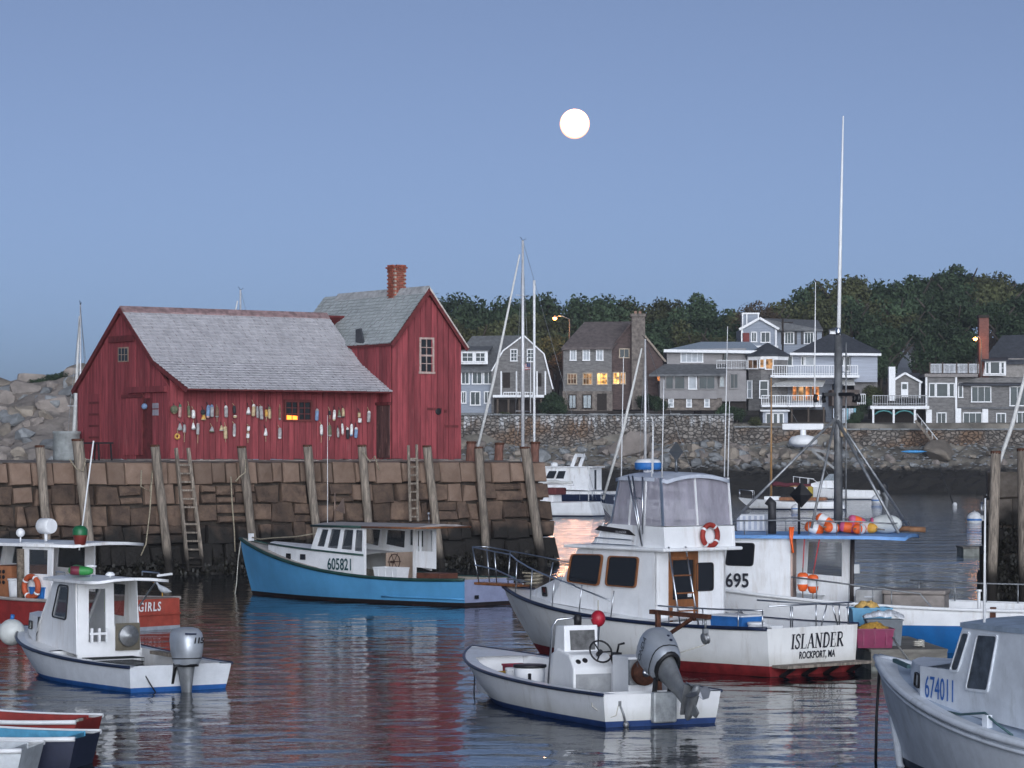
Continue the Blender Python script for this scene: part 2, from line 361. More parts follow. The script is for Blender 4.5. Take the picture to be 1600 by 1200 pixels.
for i, (px, y, h, nm) in enumerate([(735, -1.6, .72, 'thick dark bollard post on the pier by the shed gable'), (779, -1.2, .68, 'reddish bollard post on the pier near the tall mast'), (835, -1.4, .72, 'leaning red-brown bollard post on the pier corner')]):
    x, _ = shedpx(px, 700, y); mb = MB()
    mb.tube([(0,0,-.3),(0,0,0),(.02,0,h*.6),(.05,0,h)], [.19,.19,.17,.18], 10)
    o = thing('bollard_post', nm, 'bollard', shedw(x, y, PT), A35, 'bollard posts on the pier top')
    O('post', mb, mat('post_wood_red', (.16,.075,.055), .8, var=.4, scale=5, stretch=(4,4,.4), bump=.02), o)
    mb = MB(); mb.lathe([(.195,-.03),(.2,.02),(.17,.05)], 10, 0, Matrix.Translation((.05,0,h))); O('cap', mb, RUST, o)
def pier_ladder(t0, t1, b0, b1, nr, nm):
    o = thing('pier_ladder', nm, 'ladder', shedw(shedpx(b0[0], b0[1], -3.3)[0], -3.3, 0), A35)
    c = Vector(shedpx(b0[0], b0[1], -3.3) ); off = Vector((c[0], -3.3, 0))
    q = []
    for tt, bb in ((t0, b0), (t1, b1)):
        x, z = shedpx(tt[0], tt[1], -2.7); xb, zb = shedpx(bb[0], bb[1], -3.3); T = Vector((x, -2.7, z)) - off; B = Vector((xb, -3.3, max(zb, -.3))) - off; q.append((T, B))
        mb = MB(); mb.bar(B, T, .1, .13); O('rail', mb, PILE, o, bevel=.015)
    for i in range(nr):
        s_ = (i + .6) / (nr + .6)
        if random.random() < .06: continue
        p0 = q[0][1].lerp(q[0][0], s_*.93); p1 = q[1][1].lerp(q[1][0], s_*.93); mb = MB(); mb.bar(p0 + Vector((0,-.03,0)), p1 + Vector((0,-.03,0)), .07, .06); O('rung', mb, PILE, o)
random.seed(3)
pier_ladder((275,700), (294,700), (294,893), (318,893), 13, 'long grey wooden ladder down the pier wall below the shed corner')
pier_ladder((638,696), (651,695), (641,815), (653,815), 8, 'short wooden ladder on the pier wall below the tall gable')
# mooring ropes hanging on the pier wall
for i, (pts, nm) in enumerate([
   ([(110,718),(118,733),(128,736),(132,716)], 'pale rope loop hanging round the splintered pile'),
   ([(222,735),(218,760),(232,768),(236,735),(232,800),(226,850),(218,868)], 'thin rope trailing down the pier wall beside the long ladder'),
   ([(385,718),(381,738),(372,745),(366,752)], 'rope tied round the bleached fender pile'),
   ([(568,706),(576,722),(583,712),(590,735)], 'rope looped over the pile below the weathered door'),
   ([(362,745),(360,780),(364,830),(365,862)], 'thin line hanging straight down beside the bleached pile')]):
    mb = MB(); wp = [Vector((*([shedpx(a, b_, -3.05)[0]]), -3.0 - .15*(k > 0), shedpx(a, b_, -3.1)[1])) for k, (a, b_) in enumerate(pts)]
    o0 = wp[0].copy(); mb.tube([p - o0 for p in wp], .025, 6); O('mooring_rope', mb, ROPE, loc=shedw(o0.x, o0.y, o0.z), rot=(0,0,A35), label=nm, cat='rope')
# white pole leaning against the wall behind the red boat
# ---------------------------------------------------------------- the red shed
RED = streaks(mat('barn_red', (.235,.046,.053), .8, var=.28, scale=3, stretch=(3,3,.3), bump=.006, bscale=14, rnd=.24), (.13,.034,.04), .6, 4, .15)
streaks(RED, (.33,.13,.125), .45, 3, .3, .58, .74)
REDD = mat('barn_red_dark', (.12,.022,.024), .8, var=.3, scale=4)
SHING = mat('cedar_shingle_silver', (.5,.49,.51), .85, var=.22, scale=.7, island=.09, col2=(.43,.42,.44), bump=.01, bscale=30)
SHINGB = mat('cedar_shingle_cool', (.47,.5,.5), .85, var=.2, scale=.7, island=.09, col2=(.4,.43,.43), bump=.01, bscale=30)
BZ = 4.05
shed = thing('red_shed', 'red board fishing shack with silvery shingle roofs on the pier', 'shed', (C0.x, C0.y, BZ), A35)
XL, XT, XR, YB, YF = 0.0, 8.87, 12.0, 7.35, -1.0     # main block left, tall block left / right, back, tall front
def prof(y):                                          # main roof underside height
    if y > 3.67: return 5.49 - (y-3.67)*(5.49-2.66)/(YB-3.67)
    if y > 1.08: return 5.49 - (3.67-y)*(5.49-3.47)/2.59
    return 3.47 - (1.08-y)*.8
def boards(name, along, u0, u1, z0f, z1f, fix, outw, wd=.25, skip=()):
    # vertical boards as parts of one wall; along 'x' or 'y'
    wl = None; mb = MB(); th = .06
    if along == 'x': poly = [(u0, fix, z0f(u0))]; 
    us = [u0 + (u1-u0)*i/24 for i in range(25)]
    pts = [(u, z0f(u)) for u in (u0, u1)] + [(u, z1f(u)-.02) for u in us[::-1]]
    V = (lambda u, z: (u, fix, z)) if along == 'x' else (lambda u, z: (fix, u, z))
    e = (0, -outw*.1, 0) if along == 'x' else (-outw*.1, 0, 0)
    mb.prism([V(u, z) for u, z in pts], e); wl = O(name, mb, REDD, shed)
    u = u0
    while u < u1 - .02:
        w_ = wd * random.uniform(.86, 1.14); v = min(u + w_, u1)
        if u1 - v < .08: v = u1
        th = random.uniform(.018, .034); g = .009; mb = MB()
        zl = z0f(u) + random.uniform(-.03, .02)
        spans = [(zl, None)]
        for (s0, s1, sz0, sz1) in skip:
            if u < s1 and v > s0 and not (u < s0 - .02 and v > s1 + .02):
                if v - s0 > .12 and s1 - u > .12: spans = [(zl, sz0)] if sz0 > zl + .1 else []; spans.append((sz1, None))
        for a, c in spans:
            mb = MB()
            q = [V(u+g, a), V(v-g, a)]
            if c is None:
                m_ = (u+v)/2; q += [V(v-g, z1f(v-g)-.02), V(m_, z1f(m_)-.02), V(u+g, z1f(u+g)-.02)]
            else: q += [V(v-g, c), V(u+g, c)]
            q = [(p[0], p[1]+outw*.003, p[2]) if along == 'x' else (p[0]+outw*.003, p[1], p[2]) for p in q]
            mb.prism(q, (0, outw*th, 0) if along == 'x' else (outw*th, 0, 0)); O('board', mb, RED, wl)
        u = v
    return wl
random.seed(21)
zero = lambda u: 0.0
boards('gable_wall', 'y', 0, YB, zero, prof, 0.0, -1, .26, skip=[(1.35, 2.55, -1, 2.22)])
wx0, wz1 = shedpx(443, 624, 0); wx1, wz0 = shedpx(488, 659, 0)
boards('front_wall', 'x', 0.0, XT, zero, lambda u: 2.9, 0.0, -1, .25, skip=[(wx0, wx1, wz0-BZ, wz1-BZ)])
TE, TR = 4.37, 6.34; XM = (XT+XR)/2
tg = lambda u: TR - abs(u-XM)*(TR-TE)/(XR-XM)
tx0, tz1 = shedpx(655, 527, YF); tx1, tz0 = shedpx(677, 583, YF)
boards('tall_gable', 'x', XT, XR, zero, tg, YF, -1, .26, skip=[(tx0, tx1, tz0-BZ, tz1-BZ)])
boards('tall_side_wall', 'y', YF+.03, 6.2, zero, lambda u: TE, XT, -1, .26)
mb = MB(); mb.box(XR-.1, XR, YF+.11, 6.2, 0, TE); mb.box(XT+.11, XR-.11, 6.1, 6.2, 0, TE)
mb.prism([(XT+.11, 6.1, TE), (XR-.11, 6.1, TE), (XM, 6.1, TR-.1)], (0, .1, 0)); O('back_wall', mb, RED, shed)
mb = MB(); mb.box(.1, XT, YB-.1, YB, 0, prof(YB)-.05); O('rear_wall', mb, RED, shed)
mb = MB()
for a, c in (((0.02,-.02),(XT-.02,YB)), ((XT-.05,YF-.06),(XR+.05,6.2))): mb.box(a[0], c[0], a[1], c[1], -.32, -.035)
O('foundation', mb, mat('foundation_stone', (.28,.24,.21), .9, var=.35, scale=3, bump=.03), shed)

def shingle_slope(mb, a, b_, c, d, n, clip=None, th=.042):
    # roof field: eave edge a-b, ridge edge d-c; n courses, each of separate shingles
    a, b_, c, d = map(Vector, (a, b_, c, d)); nrm = (b_-a).cross(d-a).normalized()
    if nrm.z < 0: nrm = -nrm
    for i in range(n):
        s0, s1 = i/n, min(1, (i+1.35)/n)
        L0, R0 = a.lerp(d, s0), b_.lerp(c, s0); L1, R1 = a.lerp(d, s1), b_.lerp(c, s1)
        ln = (R0-L0).length; x = 0
        while x < ln - .01:
            w_ = random.uniform(.09, .2); x1 = min(ln, x+w_); t0, t1 = (x+.003)/ln, (x1-.003)/ln
            j = random.uniform(-.012, .012) / max(.01, (d-a).length)
            q0, q1 = L0.lerp(R0, t0), L0.lerp(R0, t1); q2, q3 = L1.lerp(R1, t1), L1.lerp(R1, t0)
            sl = (d-a) * j; k = nrm * (th * random.uniform(.75, 1.25))
            mb.add([q0+sl+k, q1+sl+k, q2+nrm*.004, q3+nrm*.004, q0+sl, q1+sl], [(0,1,2,3), (4,5,1,0)])
            x = x1
def slab(mb, a, b_, c, d, t, mi=0): mb.prism([a, b_, c, d], t, mi)
mb = MB(); th = .07; X0, X1 = -.12, XT-.005
EY, EZ, BY, BZZ, RZ = -1.0, 2.47, 1.08, 3.5, 5.52
bm0 = MB()
slab(bm0, (X0,BY,BZZ), (X1,BY,BZZ), (X1,3.67,RZ), (X0,3.67,RZ), (0,0,th)); slab(bm0, (X0+.28,EY,EZ), (X1,EY,EZ), (X1,BY,BZZ), (X0,BY,BZZ), (0,0,th))
slab(bm0, (X0,3.67,RZ), (XT+1,3.67,RZ), (XT+1,YB+.25,2.52), (X0,YB+.25,2.52), (0,0,th))
roof = O('roof', bm0, REDD, shed)
shingle_slope(mb, (X0,BY,BZZ+th), (X1,BY,BZZ+th), (X1,3.67,RZ+th), (X0,3.67,RZ+th), 15); shingle_slope(mb, (X0+.28,EY-.05,EZ+th-.01), (X1,EY-.05,EZ+th-.01), (X1,BY,BZZ+th+.005), (X0,BY,BZZ+th+.005), 11)
O('shingles', mb, SHING, roof, kind='stuff')
mb = MB(); mb.prism([(X0,3.45,RZ-.17+th),(X0,3.67,RZ+th+.04),(X0,3.9,RZ-.17+th),(X0,3.9,RZ-.1+th),(X0,3.67,RZ+th+.1),(X0,3.45,RZ-.1+th)], (X1-X0,0,0)); O('ridge_board', mb, mat('ridge_board', (.25,.17,.17), .8, var=.4, scale=4), roof)
mb = MB(); mb.bar((X0-.02,EY+.28*0,EZ+.0), (X0-.02,BY,BZZ+.02), .04, .16, up=(0,0,1)); mb.bar((X0-.02,BY,BZZ+.02), (X0-.02,3.67,RZ+.02), .04, .16); mb.bar((X0-.02,3.67,RZ+.02), (X0-.02,YB+.25,2.54), .04, .16)
mb.v = [(x + (.28*(BY-y)/(BY-EY) if y < BY else 0), y, z) for x, y, z in mb.v]
O('bargeboard', mb, REDD, roof)
# tall roof
bm0 = MB(); ov = .25; sl = (TR-TE)/(XR-XM)
exl, exr, ez = XT-.12, XR+.18, TE-.12*sl
slab(bm0, (exl,YF-.2,ez+.03), (XM,YF-.2,TR+.03), (XM,6.4,TR+.03), (exl,6.4,ez+.03), (0,0,.09)); slab(bm0, (XM,YF-.2,TR+.03), (exr,YF-.2,TE-.18*sl+.03), (exr,6.4,TE-.18*sl+.03), (XM,6.4,TR+.03), (0,0,.09))
roof2 = O('tall_roof', bm0, REDD, shed)
mb = MB(); shingle_slope(mb, (exl-.03,6.4,ez+.12), (exl-.03,YF-.2,ez+.12), (XM,YF-.2,TR+.13), (XM,6.4,TR+.13), 16); shingle_slope(mb, (exr,YF-.2,TE-.18*sl+.12), (exr,6.4,TE-.18*sl+.12), (XM,6.4,TR+.13), (XM,YF-.2,TR+.13), 16)
O('shingles', mb, SHINGB, roof2, kind='stuff')
mb = MB(); mb.prism([(XM-.2,YF-.2,TR-.12),(XM,YF-.2,TR+.16),(XM+.2,YF-.2,TR-.12),(XM+.2,YF-.2,TR-.06),(XM,YF-.2,TR+.22),(XM-.2,YF-.2,TR-.06)], (0,6.6,0)); O('ridge_board', mb, mat('ridge_board_pale', (.4,.4,.4), .8, var=.3), roof2)
mb = MB()
for sgn, ex in ((-1, exl), (1, exr)):
    zz = TE - (.12 if sgn < 0 else .18)*sl
    mb.bar((ex, YF-.22, zz+.02), (XM, YF-.22, TR+.02), .035, .17, up=(0,0,1))
O('bargeboard', mb, REDD, roof2)
mb = MB(); mb.bar((exr+.02, YF-.245, TE-.18*sl+.1), (XM, YF-.245, TR+.11), .03, .05); O('verge_trim', mb, mat('trim_pale', (.55,.5,.46), .7), roof2)
mb = MB(); mb.prism([(XT-.14,.75,2.9+1.45),(XT-.14,1.35,3.85+.62),(XT-.14,1.35,4.95),(XT-.14,1.0,4.98)], (.07,0,0)); O('flashing', mb, mat('lead_flashing', (.06,.065,.075), .6, .3), roof2)
# chimney
mb = MB(); BRK = mat('brick', (.26,.07,.045), .85, var=.25, scale=9, island=.3, bump=.01)
chim = thing_c = None
cy, cx = 1.1, XM
mbm = MB(); mbm.box(cx-.245, cx+.245, cy-.245, cy+.245, TR-.6, TR+1.0); ch_ = O('chimney', mbm, mat('mortar', (.3,.25,.21), .95), roof2)
zc = TR-.6; k = 0
bmk = MB()
while zc < TR+1.08:
    r_ = .27 if zc < TR+.85 else .31
    for side in range(4):
        M = Matrix.Translation((cx, cy, zc)) @ Matrix.Rotation(side*math.pi/2, 4, 'Z')
        x = -r_ + (.0 if k % 2 else .11)
        while x < r_-.04:
            x1 = min(x+.2, r_-.11 if k % 2 == 0 else r_); 
            if x1 - x > .05: bmk.box(x+.006, x1-.006, -r_-random.uniform(0,.008), -r_+.1, .006, .069, 0, M)
            x += .21
    zc += .075; k += 1
O('bricks', bmk, BRK, ch_, kind='stuff')
# windows and doors
def sash(parent, name, px0, py0, px1, py1, y, nx, nz, fm, pm, fw=.07, mull=False, glass=GLASSD):
    x0, z1 = shedpx(px0, py0, y); x1, z0 = shedpx(px1, py1, y); z0 -= BZ; z1 -= BZ
    mb = MB(); 
    mb.box(x0-fw, x0, y-.06, y+.02, z0-fw, z1+fw); mb.box(x1, x1+fw, y-.06, y+.02, z0-fw, z1+fw); mb.box(x0, x1, y-.06, y+.02, z1, z1+fw); mb.box(x0-fw-.03, x1+fw+.03, y-.09, y+.02, z0-fw-.01, z0)
    wn = O(name, mb, fm, parent)
    for i in range(nx):
        for j in range(nz):
            mb = MB(); xa, xb = x0+(x1-x0)*i/nx, x0+(x1-x0)*(i+1)/nx; za, zb = z0+(z1-z0)*j/nz, z0+(z1-z0)*(j+1)/nz
            mb.box(xa+.012, xb-.012, y+.0, y+.015, za+.012, zb-.012); O('pane', mb, glass, wn)
    mb = MB()
    for i in range(1, nx): xa = x0+(x1-x0)*i/nx; mb.box(xa-.014*(3 if mull and i == nx//2 else 1), xa+.014*(3 if mull and i == nx//2 else 1), y-.035, y-.001, z0, z1)
    for j in range(1, nz): za = z0+(z1-z0)*j/nz; mb.box(x0, x1, y-.03, y-.002, za-.014*(2.5 if (nz == 4 and j == 2) else 1), za+.014*(2.5 if (nz == 4 and j == 2) else 1))
    O('muntins', mb, fm, wn); return wn
PEEL = mat('peeling_frame', (.34,.2,.17), .8, var=.5, scale=9, col2=(.5,.42,.38))
sash(shed, 'window', 446, 628, 485, 656, -.004, 4, 3, mat('dark_red_frame', (.13,.03,.028), .7), .06, .06, True)
sash(shed, 'window', 657, 530, 675, 581, YF-.004, 2, 4, PEEL, None, .07)
# warm sunset glint in the wide window, put in as a glowing plate before the glass
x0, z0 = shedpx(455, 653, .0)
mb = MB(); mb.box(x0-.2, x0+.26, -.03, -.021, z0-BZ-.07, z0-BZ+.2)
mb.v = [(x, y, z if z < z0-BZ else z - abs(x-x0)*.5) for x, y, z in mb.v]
O('orange_glow', mb, emis('window_glint', (1.0,.2,.03), 2.2), shed)
# gable window, loading doors on gable wall (plane x = 0)
def gpt(px, py):                            # on the left gable plane x = 0
    k = (px-800)/F; c, s = math.cos(A35), math.sin(A35)
    y = (k*C0.y - C0.x) / (-s - k*c); Y = C0.y + c*y
    return y, CH + (HZ-py)*Y/F - BZ
def gbox(name, px0, py0, px1, py1, t0, t1, m_, par=None):
    y1, z1 = gpt(px0, py0); y0, z0 = gpt(px1, py1); mb = MB(); mb.box(-t1, -t0, min(y0,y1), max(y0,y1), min(z0,z1), max(z0,z1)); return O(name, mb, m_, par or shed)
gw = gbox('window', 186, 543, 202, 565, .03, .05, mat('gable_frame', (.3,.22,.17), .8))
for i in range(3):
    for j in range(2): gbox('pane', 187.4+i*4.9, 544.5+j*10.2, 191+i*4.9, 553.5+j*10.2, .05, .058, GLASSD, gw)
dr = gbox('door', 194, 621, 224, 711, .01, .05, REDD)
for i in range(5): gbox('plank', 194.5+i*5.9, 622, 200+i*5.9, 711, .05, .065, RED, dr)
gbox('lintel', 193, 617, 226, 621, .03, .1, REDD); gbox('header_beam', 205, 605, 262, 612, .03, .16, RED)
hatch = gbox('hatch', 139, 616, 158, 705, .03, .05, RED)
for i in range(4): gbox('hinge_strap', 141, 628+i*18, 157, 631+i*18, .05, .062, REDD, hatch)
gbox('eyebrow_board', 174, 526, 212, 533, .03, .12, REDD)
gbox('weathered_patch', 240, 630, 249, 638, .035, .05, mat('notice_grey', (.3,.28,.32), .8)); gbox('weathered_patch', 240, 640, 249, 649, .035, .05, mat('notice_grey', (.3,.28,.32), .8))
# weathered door in the recess, on the tall block's side; colour also darkened for the shade there
mb = MB(); y = YF+.08; dwr = O('side_door', MB().box(XT-.06, XT-.035, YF+.06, -.04, .04, 2.02), mat('weathered_shaded_red', (.1,.05,.045), .9, var=.5, scale=5, stretch=(2,3,.4)), shed)
WRD = streaks(mat('weathered_shaded_plank', (.09,.045,.042), .9, var=.5, scale=6, stretch=(3,3,.3), bump=.01, rnd=.3), (.3,.17,.14), .8, 5, .2, .56, .66)
for i in range(6): O('plank', MB().box(XT-.085, XT-.06, YF+.07+i*.146, YF+.07+i*.146+.138, .05, 2.0), WRD, dwr)
O('lintel', MB().box(XT-.13, XT-.02, YF+.02, -.02, 2.03, 2.14), REDD, shed)
for (a, b_, c, d) in ((667,637,689,641), (694,664,715,668), (693,640,697,645)):
    x0, z1 = shedpx(a, b_, YF); x1, z0 = shedpx(c, d, YF)
    O('batten', MB().box(x0, x1, YF-.055, YF-.03, z0-BZ, z1-BZ), REDD, shed)
x0, z0 = shedpx(684, 643, YF); O('vent_hole', MB().lathe([(.13,0),(.13,.03),(.09,.035)], 14, 0, Matrix.Translation((x0, YF-.03, z0-BZ)) @ Matrix.Rotation(R(90), 4, 'X')), BLACK, shed)
# stage tools by the gable: concrete barrel, trap stand
x_, _ = shedpx(128, 700, 8.0)
mb = MB(); mb.lathe([(.5,0),(.52,.1),(.5,1.0),(.53,1.03),(.53,1.12),(.44,1.12),(.42,.9)], 22)
O('concrete_barrel', mb, mat('concrete', (.26,.28,.28), .9, var=.25, scale=3, bump=.01), loc=shedw(-.7, 6.9, PT+.03), label='pale concrete barrel at the corner of the red shed', cat='barrel')
tb = thing('iron_stand', 'low black iron stand against the red gable wall', 'stand', shedw(-.8, 4.2, PT+.04), A35)
O('frame_top', MB().box(-.3, .3, -.75, .75, .62, .68), BLACK, tb)
for sx in (-.26, .26):
    for sy in (-.7, .7): O('leg', MB().bar((sx, sy, 0), (sx*.95, sy*.9, .63), .05), BLACK, tb)
# ---------------------------------------------------------------- boat tools
class Boat:
    def __init__(s, name, label, ox, oy, ang, cat='boat', group=None):
        s.o = (ox, oy); s.u = (-math.sin(R(ang)), math.cos(R(ang))); s.rz = math.atan2(s.u[1], s.u[0])
        s.t = thing(name, label, cat, (ox, oy, 0), s.rz, group)
    def _l(s, X, Y): dx, dy = X-s.o[0], Y-s.o[1]; return dx*s.u[0]+dy*s.u[1], -dx*s.u[1]+dy*s.u[0]
    def y(s, px, py, c):
        k = (px-800)/F; ux, uy = s.u; Y = (c - s.o[0]*uy + s.o[1]*ux)/(ux-k*uy); return s._l(k*Y, Y)[0], CH+(HZ-py)*Y/F
    def x(s, px, py, c):
        k = (px-800)/F; ux, uy = s.u; Y = (c + s.o[0]*ux + s.o[1]*uy)/(k*ux+uy); return s._l(k*Y, Y)[1], CH+(HZ-py)*Y/F
    def w(s, x, y, z=0): ux, uy = s.u; return (s.o[0]+x*ux-y*uy, s.o[1]+x*uy+y*ux, z)
    def part(s, name, mb, mats, par=None, **k): return O(name, mb, mats, par or s.t, **k)
    def hull(s, L, B, T, zst, zbw, dip=.08, rake=.9, sm=.42, q=2.3, boot=.16, top=None, bot=None, bootm=None, trr=.0, fl=.8, kw=(.93,.62), rail=None, rr=.035, gun=.14, gunm=None, ns=26, transm=None, name='hull', tz=None, low=-.35):
        zs = lambda t: zst + (zbw-zst)*t**2.1 - dip*math.sin(math.pi*t)
        def bs(t): return (T/2 + (B-T)/2*math.sin(math.pi/2*t/sm)) if t < sm else max(.012, B/2*(1-((t-sm)/(1-sm))**q))
        xb = lambda z: L - rake*max(0, 1-max(z, -.3)/zbw)**1.25
        def pt(t, z, sg=1):
            zz = zs(t); k = max(0., min(1., z/zz)); kk = kw[0]+(kw[1]-kw[0])*t**2.5; bw = bs(t)*kk
            if z < 0: bw *= max(.1, 1+z*1.3)
            b = bw+(bs(t)-bw)*k**fl
            return Vector((t*xb(z) - trr*(1-t)**6*k, sg*b, z))
        s.zs, s.bs, s.pt, s.L, s.trr = zs, bs, pt, L, trr
        s.st = lambda x: min(1, max(0, x/L))
        ts = [i/ns for i in range(ns+1)]; ts = [1-(1-t)**1.25 for t in ts]
        lv = [(low, 1), (-.12, 1), (0., 1), (boot, 2)]
        def rowz(k, t): return lv[k][0] if k < 4 else boot + (zs(t)-boot)*(k-3)/6
        mb = MB()
        for sg in (1, -1):
            mb.grid([[pt(t, rowz(k, t), sg) for t in ts] for k in range(10)], mi=[1, 1, 2]+[0]*6, flip=(sg > 0))
        h = s.part(name, mb, [top or GELCOAT, bot or NAVY, bootm or bot or NAVY])
        mb = MB(); mb.grid([[pt(0, rowz(k, 0), sg) for sg in (1, -1)] for k in range(10)], mi=[1, 1, 2]+[0]*6, sm=False)
        s.tr = s.part('transom', mb, [transm or top or GELCOAT, bot or NAVY, bootm or bot or NAVY])
        if rail:
            mb = MB()
            pts = [pt(t, zs(t)) for t in ts]; pp = [p+Vector((0,.012,0)) for p in pts]+[Vector((p.x,-p.y-.012,p.z)) for p in pts[::-1]]
            mb.tube(pp, rr, 6); s.part('rub_rail', mb, rail)
        if gun:
            mb = MB(); tt = ts
            for sg in (1, -1):
                mb.grid([[pt(t, zs(t), sg)+Vector((0,0,.012)) for t in tt], [(lambda p: Vector((p.x-(.0 if t < .9 else gun*.9*(t-.9)/.1), sg*max(.0, abs(p.y)-gun), p.z+.015)))(pt(t, zs(t), sg)) for t in tt]], flip=(sg > 0), sm=False)
            s.part('gunwale', mb, gunm or top or GELCOAT)
        s.ts = ts; return h
    def deck(s, x0, x1, dz=0., crown=.05, m=None, name='deck', n=14, inset=.02):
        mb = MB(); rows = []
        for i in range(n+1):
            t = s.st(x0+(x1-x0)*i/n); p = s.pt(t, s.zs(t)); b = max(.005, p.y-inset)
            rows.append([(p.x, b*k, p.z+dz+crown*(1-k*k)*min(1, b)) for k in (1, .66, .33, 0, -.33, -.66, -1)])
        mb.grid(rows, flip=False); return s.part(name, mb, m or GELCOAT)
    def well(s, x0, x1, zf, g=.14, m=None, fm=None, n=14):          # cockpit liner and sole
        x0 = max(x0, s.trr*1.15+.05) if s.trr > 0 else x0; mb = MB(); ts = [s.st(x0+(x1-x0)*i/n) for i in range(n+1)]; pp = [s.pt(t, s.zs(t)) for t in ts]; lo = lambda p, t: max(.01, min(p.y-g-.02, s.pt(t, zf).y-.04))
        for sg in (1, -1):
            mb.grid([[(p.x, sg*max(.01, p.y-g), p.z+.012) for p in pp], [(p.x, sg*lo(p, t), zf) for p, t in zip(pp, ts)]], flip=(sg < 0))
        for p, fl in ((pp[0], 0), (pp[-1], 1)):
            b = max(.01, p.y-g); b2 = lo(p, ts[-fl]); q = [(p.x+.02*(1-2*fl), b, p.z), (p.x+.02*(1-2*fl), -b, p.z), (p.x+.02*(1-2*fl), -b2, zf), (p.x+.02*(1-2*fl), b2, zf)]
            mb.add(q, [(0,1,2,3) if fl else (3,2,1,0)])
        s.part('cockpit_liner', mb, m or GELCOAT)
        mb = MB(); mb.grid([[(p.x, lo(p, t), zf), (p.x, -lo(p, t), zf)] for p, t in zip(pp, ts)], sm=False, flip=True)
        s.part('cockpit_sole', mb, fm or mat('deck_grey', (.3,.3,.3), .8, var=.3))
def bil(q, u, v): a, b, c, d = [Vector(p) for p in q]; return a.lerp(b, u).lerp(d.lerp(c, u), v)
def qn(q): a, b, c, d = [Vector(p) for p in q]; return (b-a).cross(d-a).normalized()
def framewall(bt, name, q, wins, t, m, glass=None, par=None, out=True):
    # wall panel with real openings; q = 4 corners (low left, low right, up right, up left seen from outside)
    n = qn(q); mb = MB(); ws = sorted(wins); u = 0.
    def pc(u0, u1, v0, v1):
        if u1-u0 > .002 and v1-v0 > .002: mb.prism([bil(q,u0,v0), bil(q,u1,v0), bil(q,u1,v1), bil(q,u0,v1)], -n*t)
    for (a, b, c, d) in ws: pc(u, a, 0, 1); pc(a, b, 0, c); pc(a, b, d, 1); u = b
    pc(u, 1, 0, 1)
    wl = O(name, mb, m, par or bt.t)
    if glass:
        for (a, b, c, d) in ws:
            g = MB(); g.prism([bil(q,a-.001,c-.001)-n*t*.4, bil(q,b+.001,c-.001)-n*t*.4, bil(q,b+.001,d+.001)-n*t*.4, bil(q,a-.001,d+.001)-n*t*.4], -n*.006); O('window', g, glass, wl)
    return wl
def rpoly(c, r, n=4):                         # rounded quad outline
    c = [Vector(p) for p in c]; out = []
    for i in range(4):
        p, a, b = c[i], c[i-1], c[(i+1) % 4]; ra = p+(a-p).normalized()*r; rb = p+(b-p).normalized()*r
        for k in range(n+1): t = k/n; out.append(ra.lerp(p, t).lerp(p.lerp(rb, t), t))
    return out
def rwin(par, c, fm, gm=None, r=.07, fw=.04, t=.025, nrm=None, name='window'):   # rounded window: proud frame, glass set back in it
    c = [Vector(p) for p in c]; n = Vector(nrm) if nrm else qn(c); cen = sum(c, Vector())/4
    o_ = rpoly(c, r); d = (c[1]-c[0]).length
    i_ = [p+(cen-p).normalized()*fw for p in o_]; k = len(o_); mb = MB()
    mb.add([p+n*t for p in o_]+[p+n*t for p in i_]+[p-n*.01 for p in o_]+[p+n*.002 for p in i_],
           [(j, (j+1) % k, k+(j+1) % k, k+j) for j in range(k)]+[(2*k+j, 2*k+(j+1) % k, (j+1) % k, j) for j in range(k)]+[(k+j, k+(j+1) % k, 3*k+(j+1) % k, 3*k+j) for j in range(k)])
    w_ = O(name, mb, fm, par); mb = MB(); mb.add([p+n*.006 for p in i_], [tuple(range(k))]); O('glass', mb, gm or GLASSD, w_); return w_
def basis(o, xa, ya): xa, ya = Vector(xa).normalized(), Vector(ya).normalized(); n = xa.cross(ya).normalized(); ya = n.cross(xa); M = Matrix((xa, ya, n)).transposed().to_4x4(); M.translation = Vector(o); return M
def lettering(par, s_, size, m, M, xs=1., shear=0., bold=0., name='lettering', space=1.):
    cu = bpy.data.curves.new(name, 'FONT'); cu.body = s_; cu.size = size; cu.align_x = 'CENTER'; cu.align_y = 'CENTER'; cu.shear = shear; cu.offset = bold; cu.extrude = .0015; cu.resolution_u = 3; cu.space_character = space
    tmp = bpy.data.objects.new(name, cu); COL.objects.link(tmp)
    me = bpy.data.meshes.new_from_object(tmp); bpy.data.objects.remove(tmp); bpy.data.curves.remove(cu)
    me.transform(M @ Matrix.Diagonal((xs, 1, 1, 1)) ); me.materials.clear(); me.materials.append(m)
    return O(name, None, m, par, me=me)
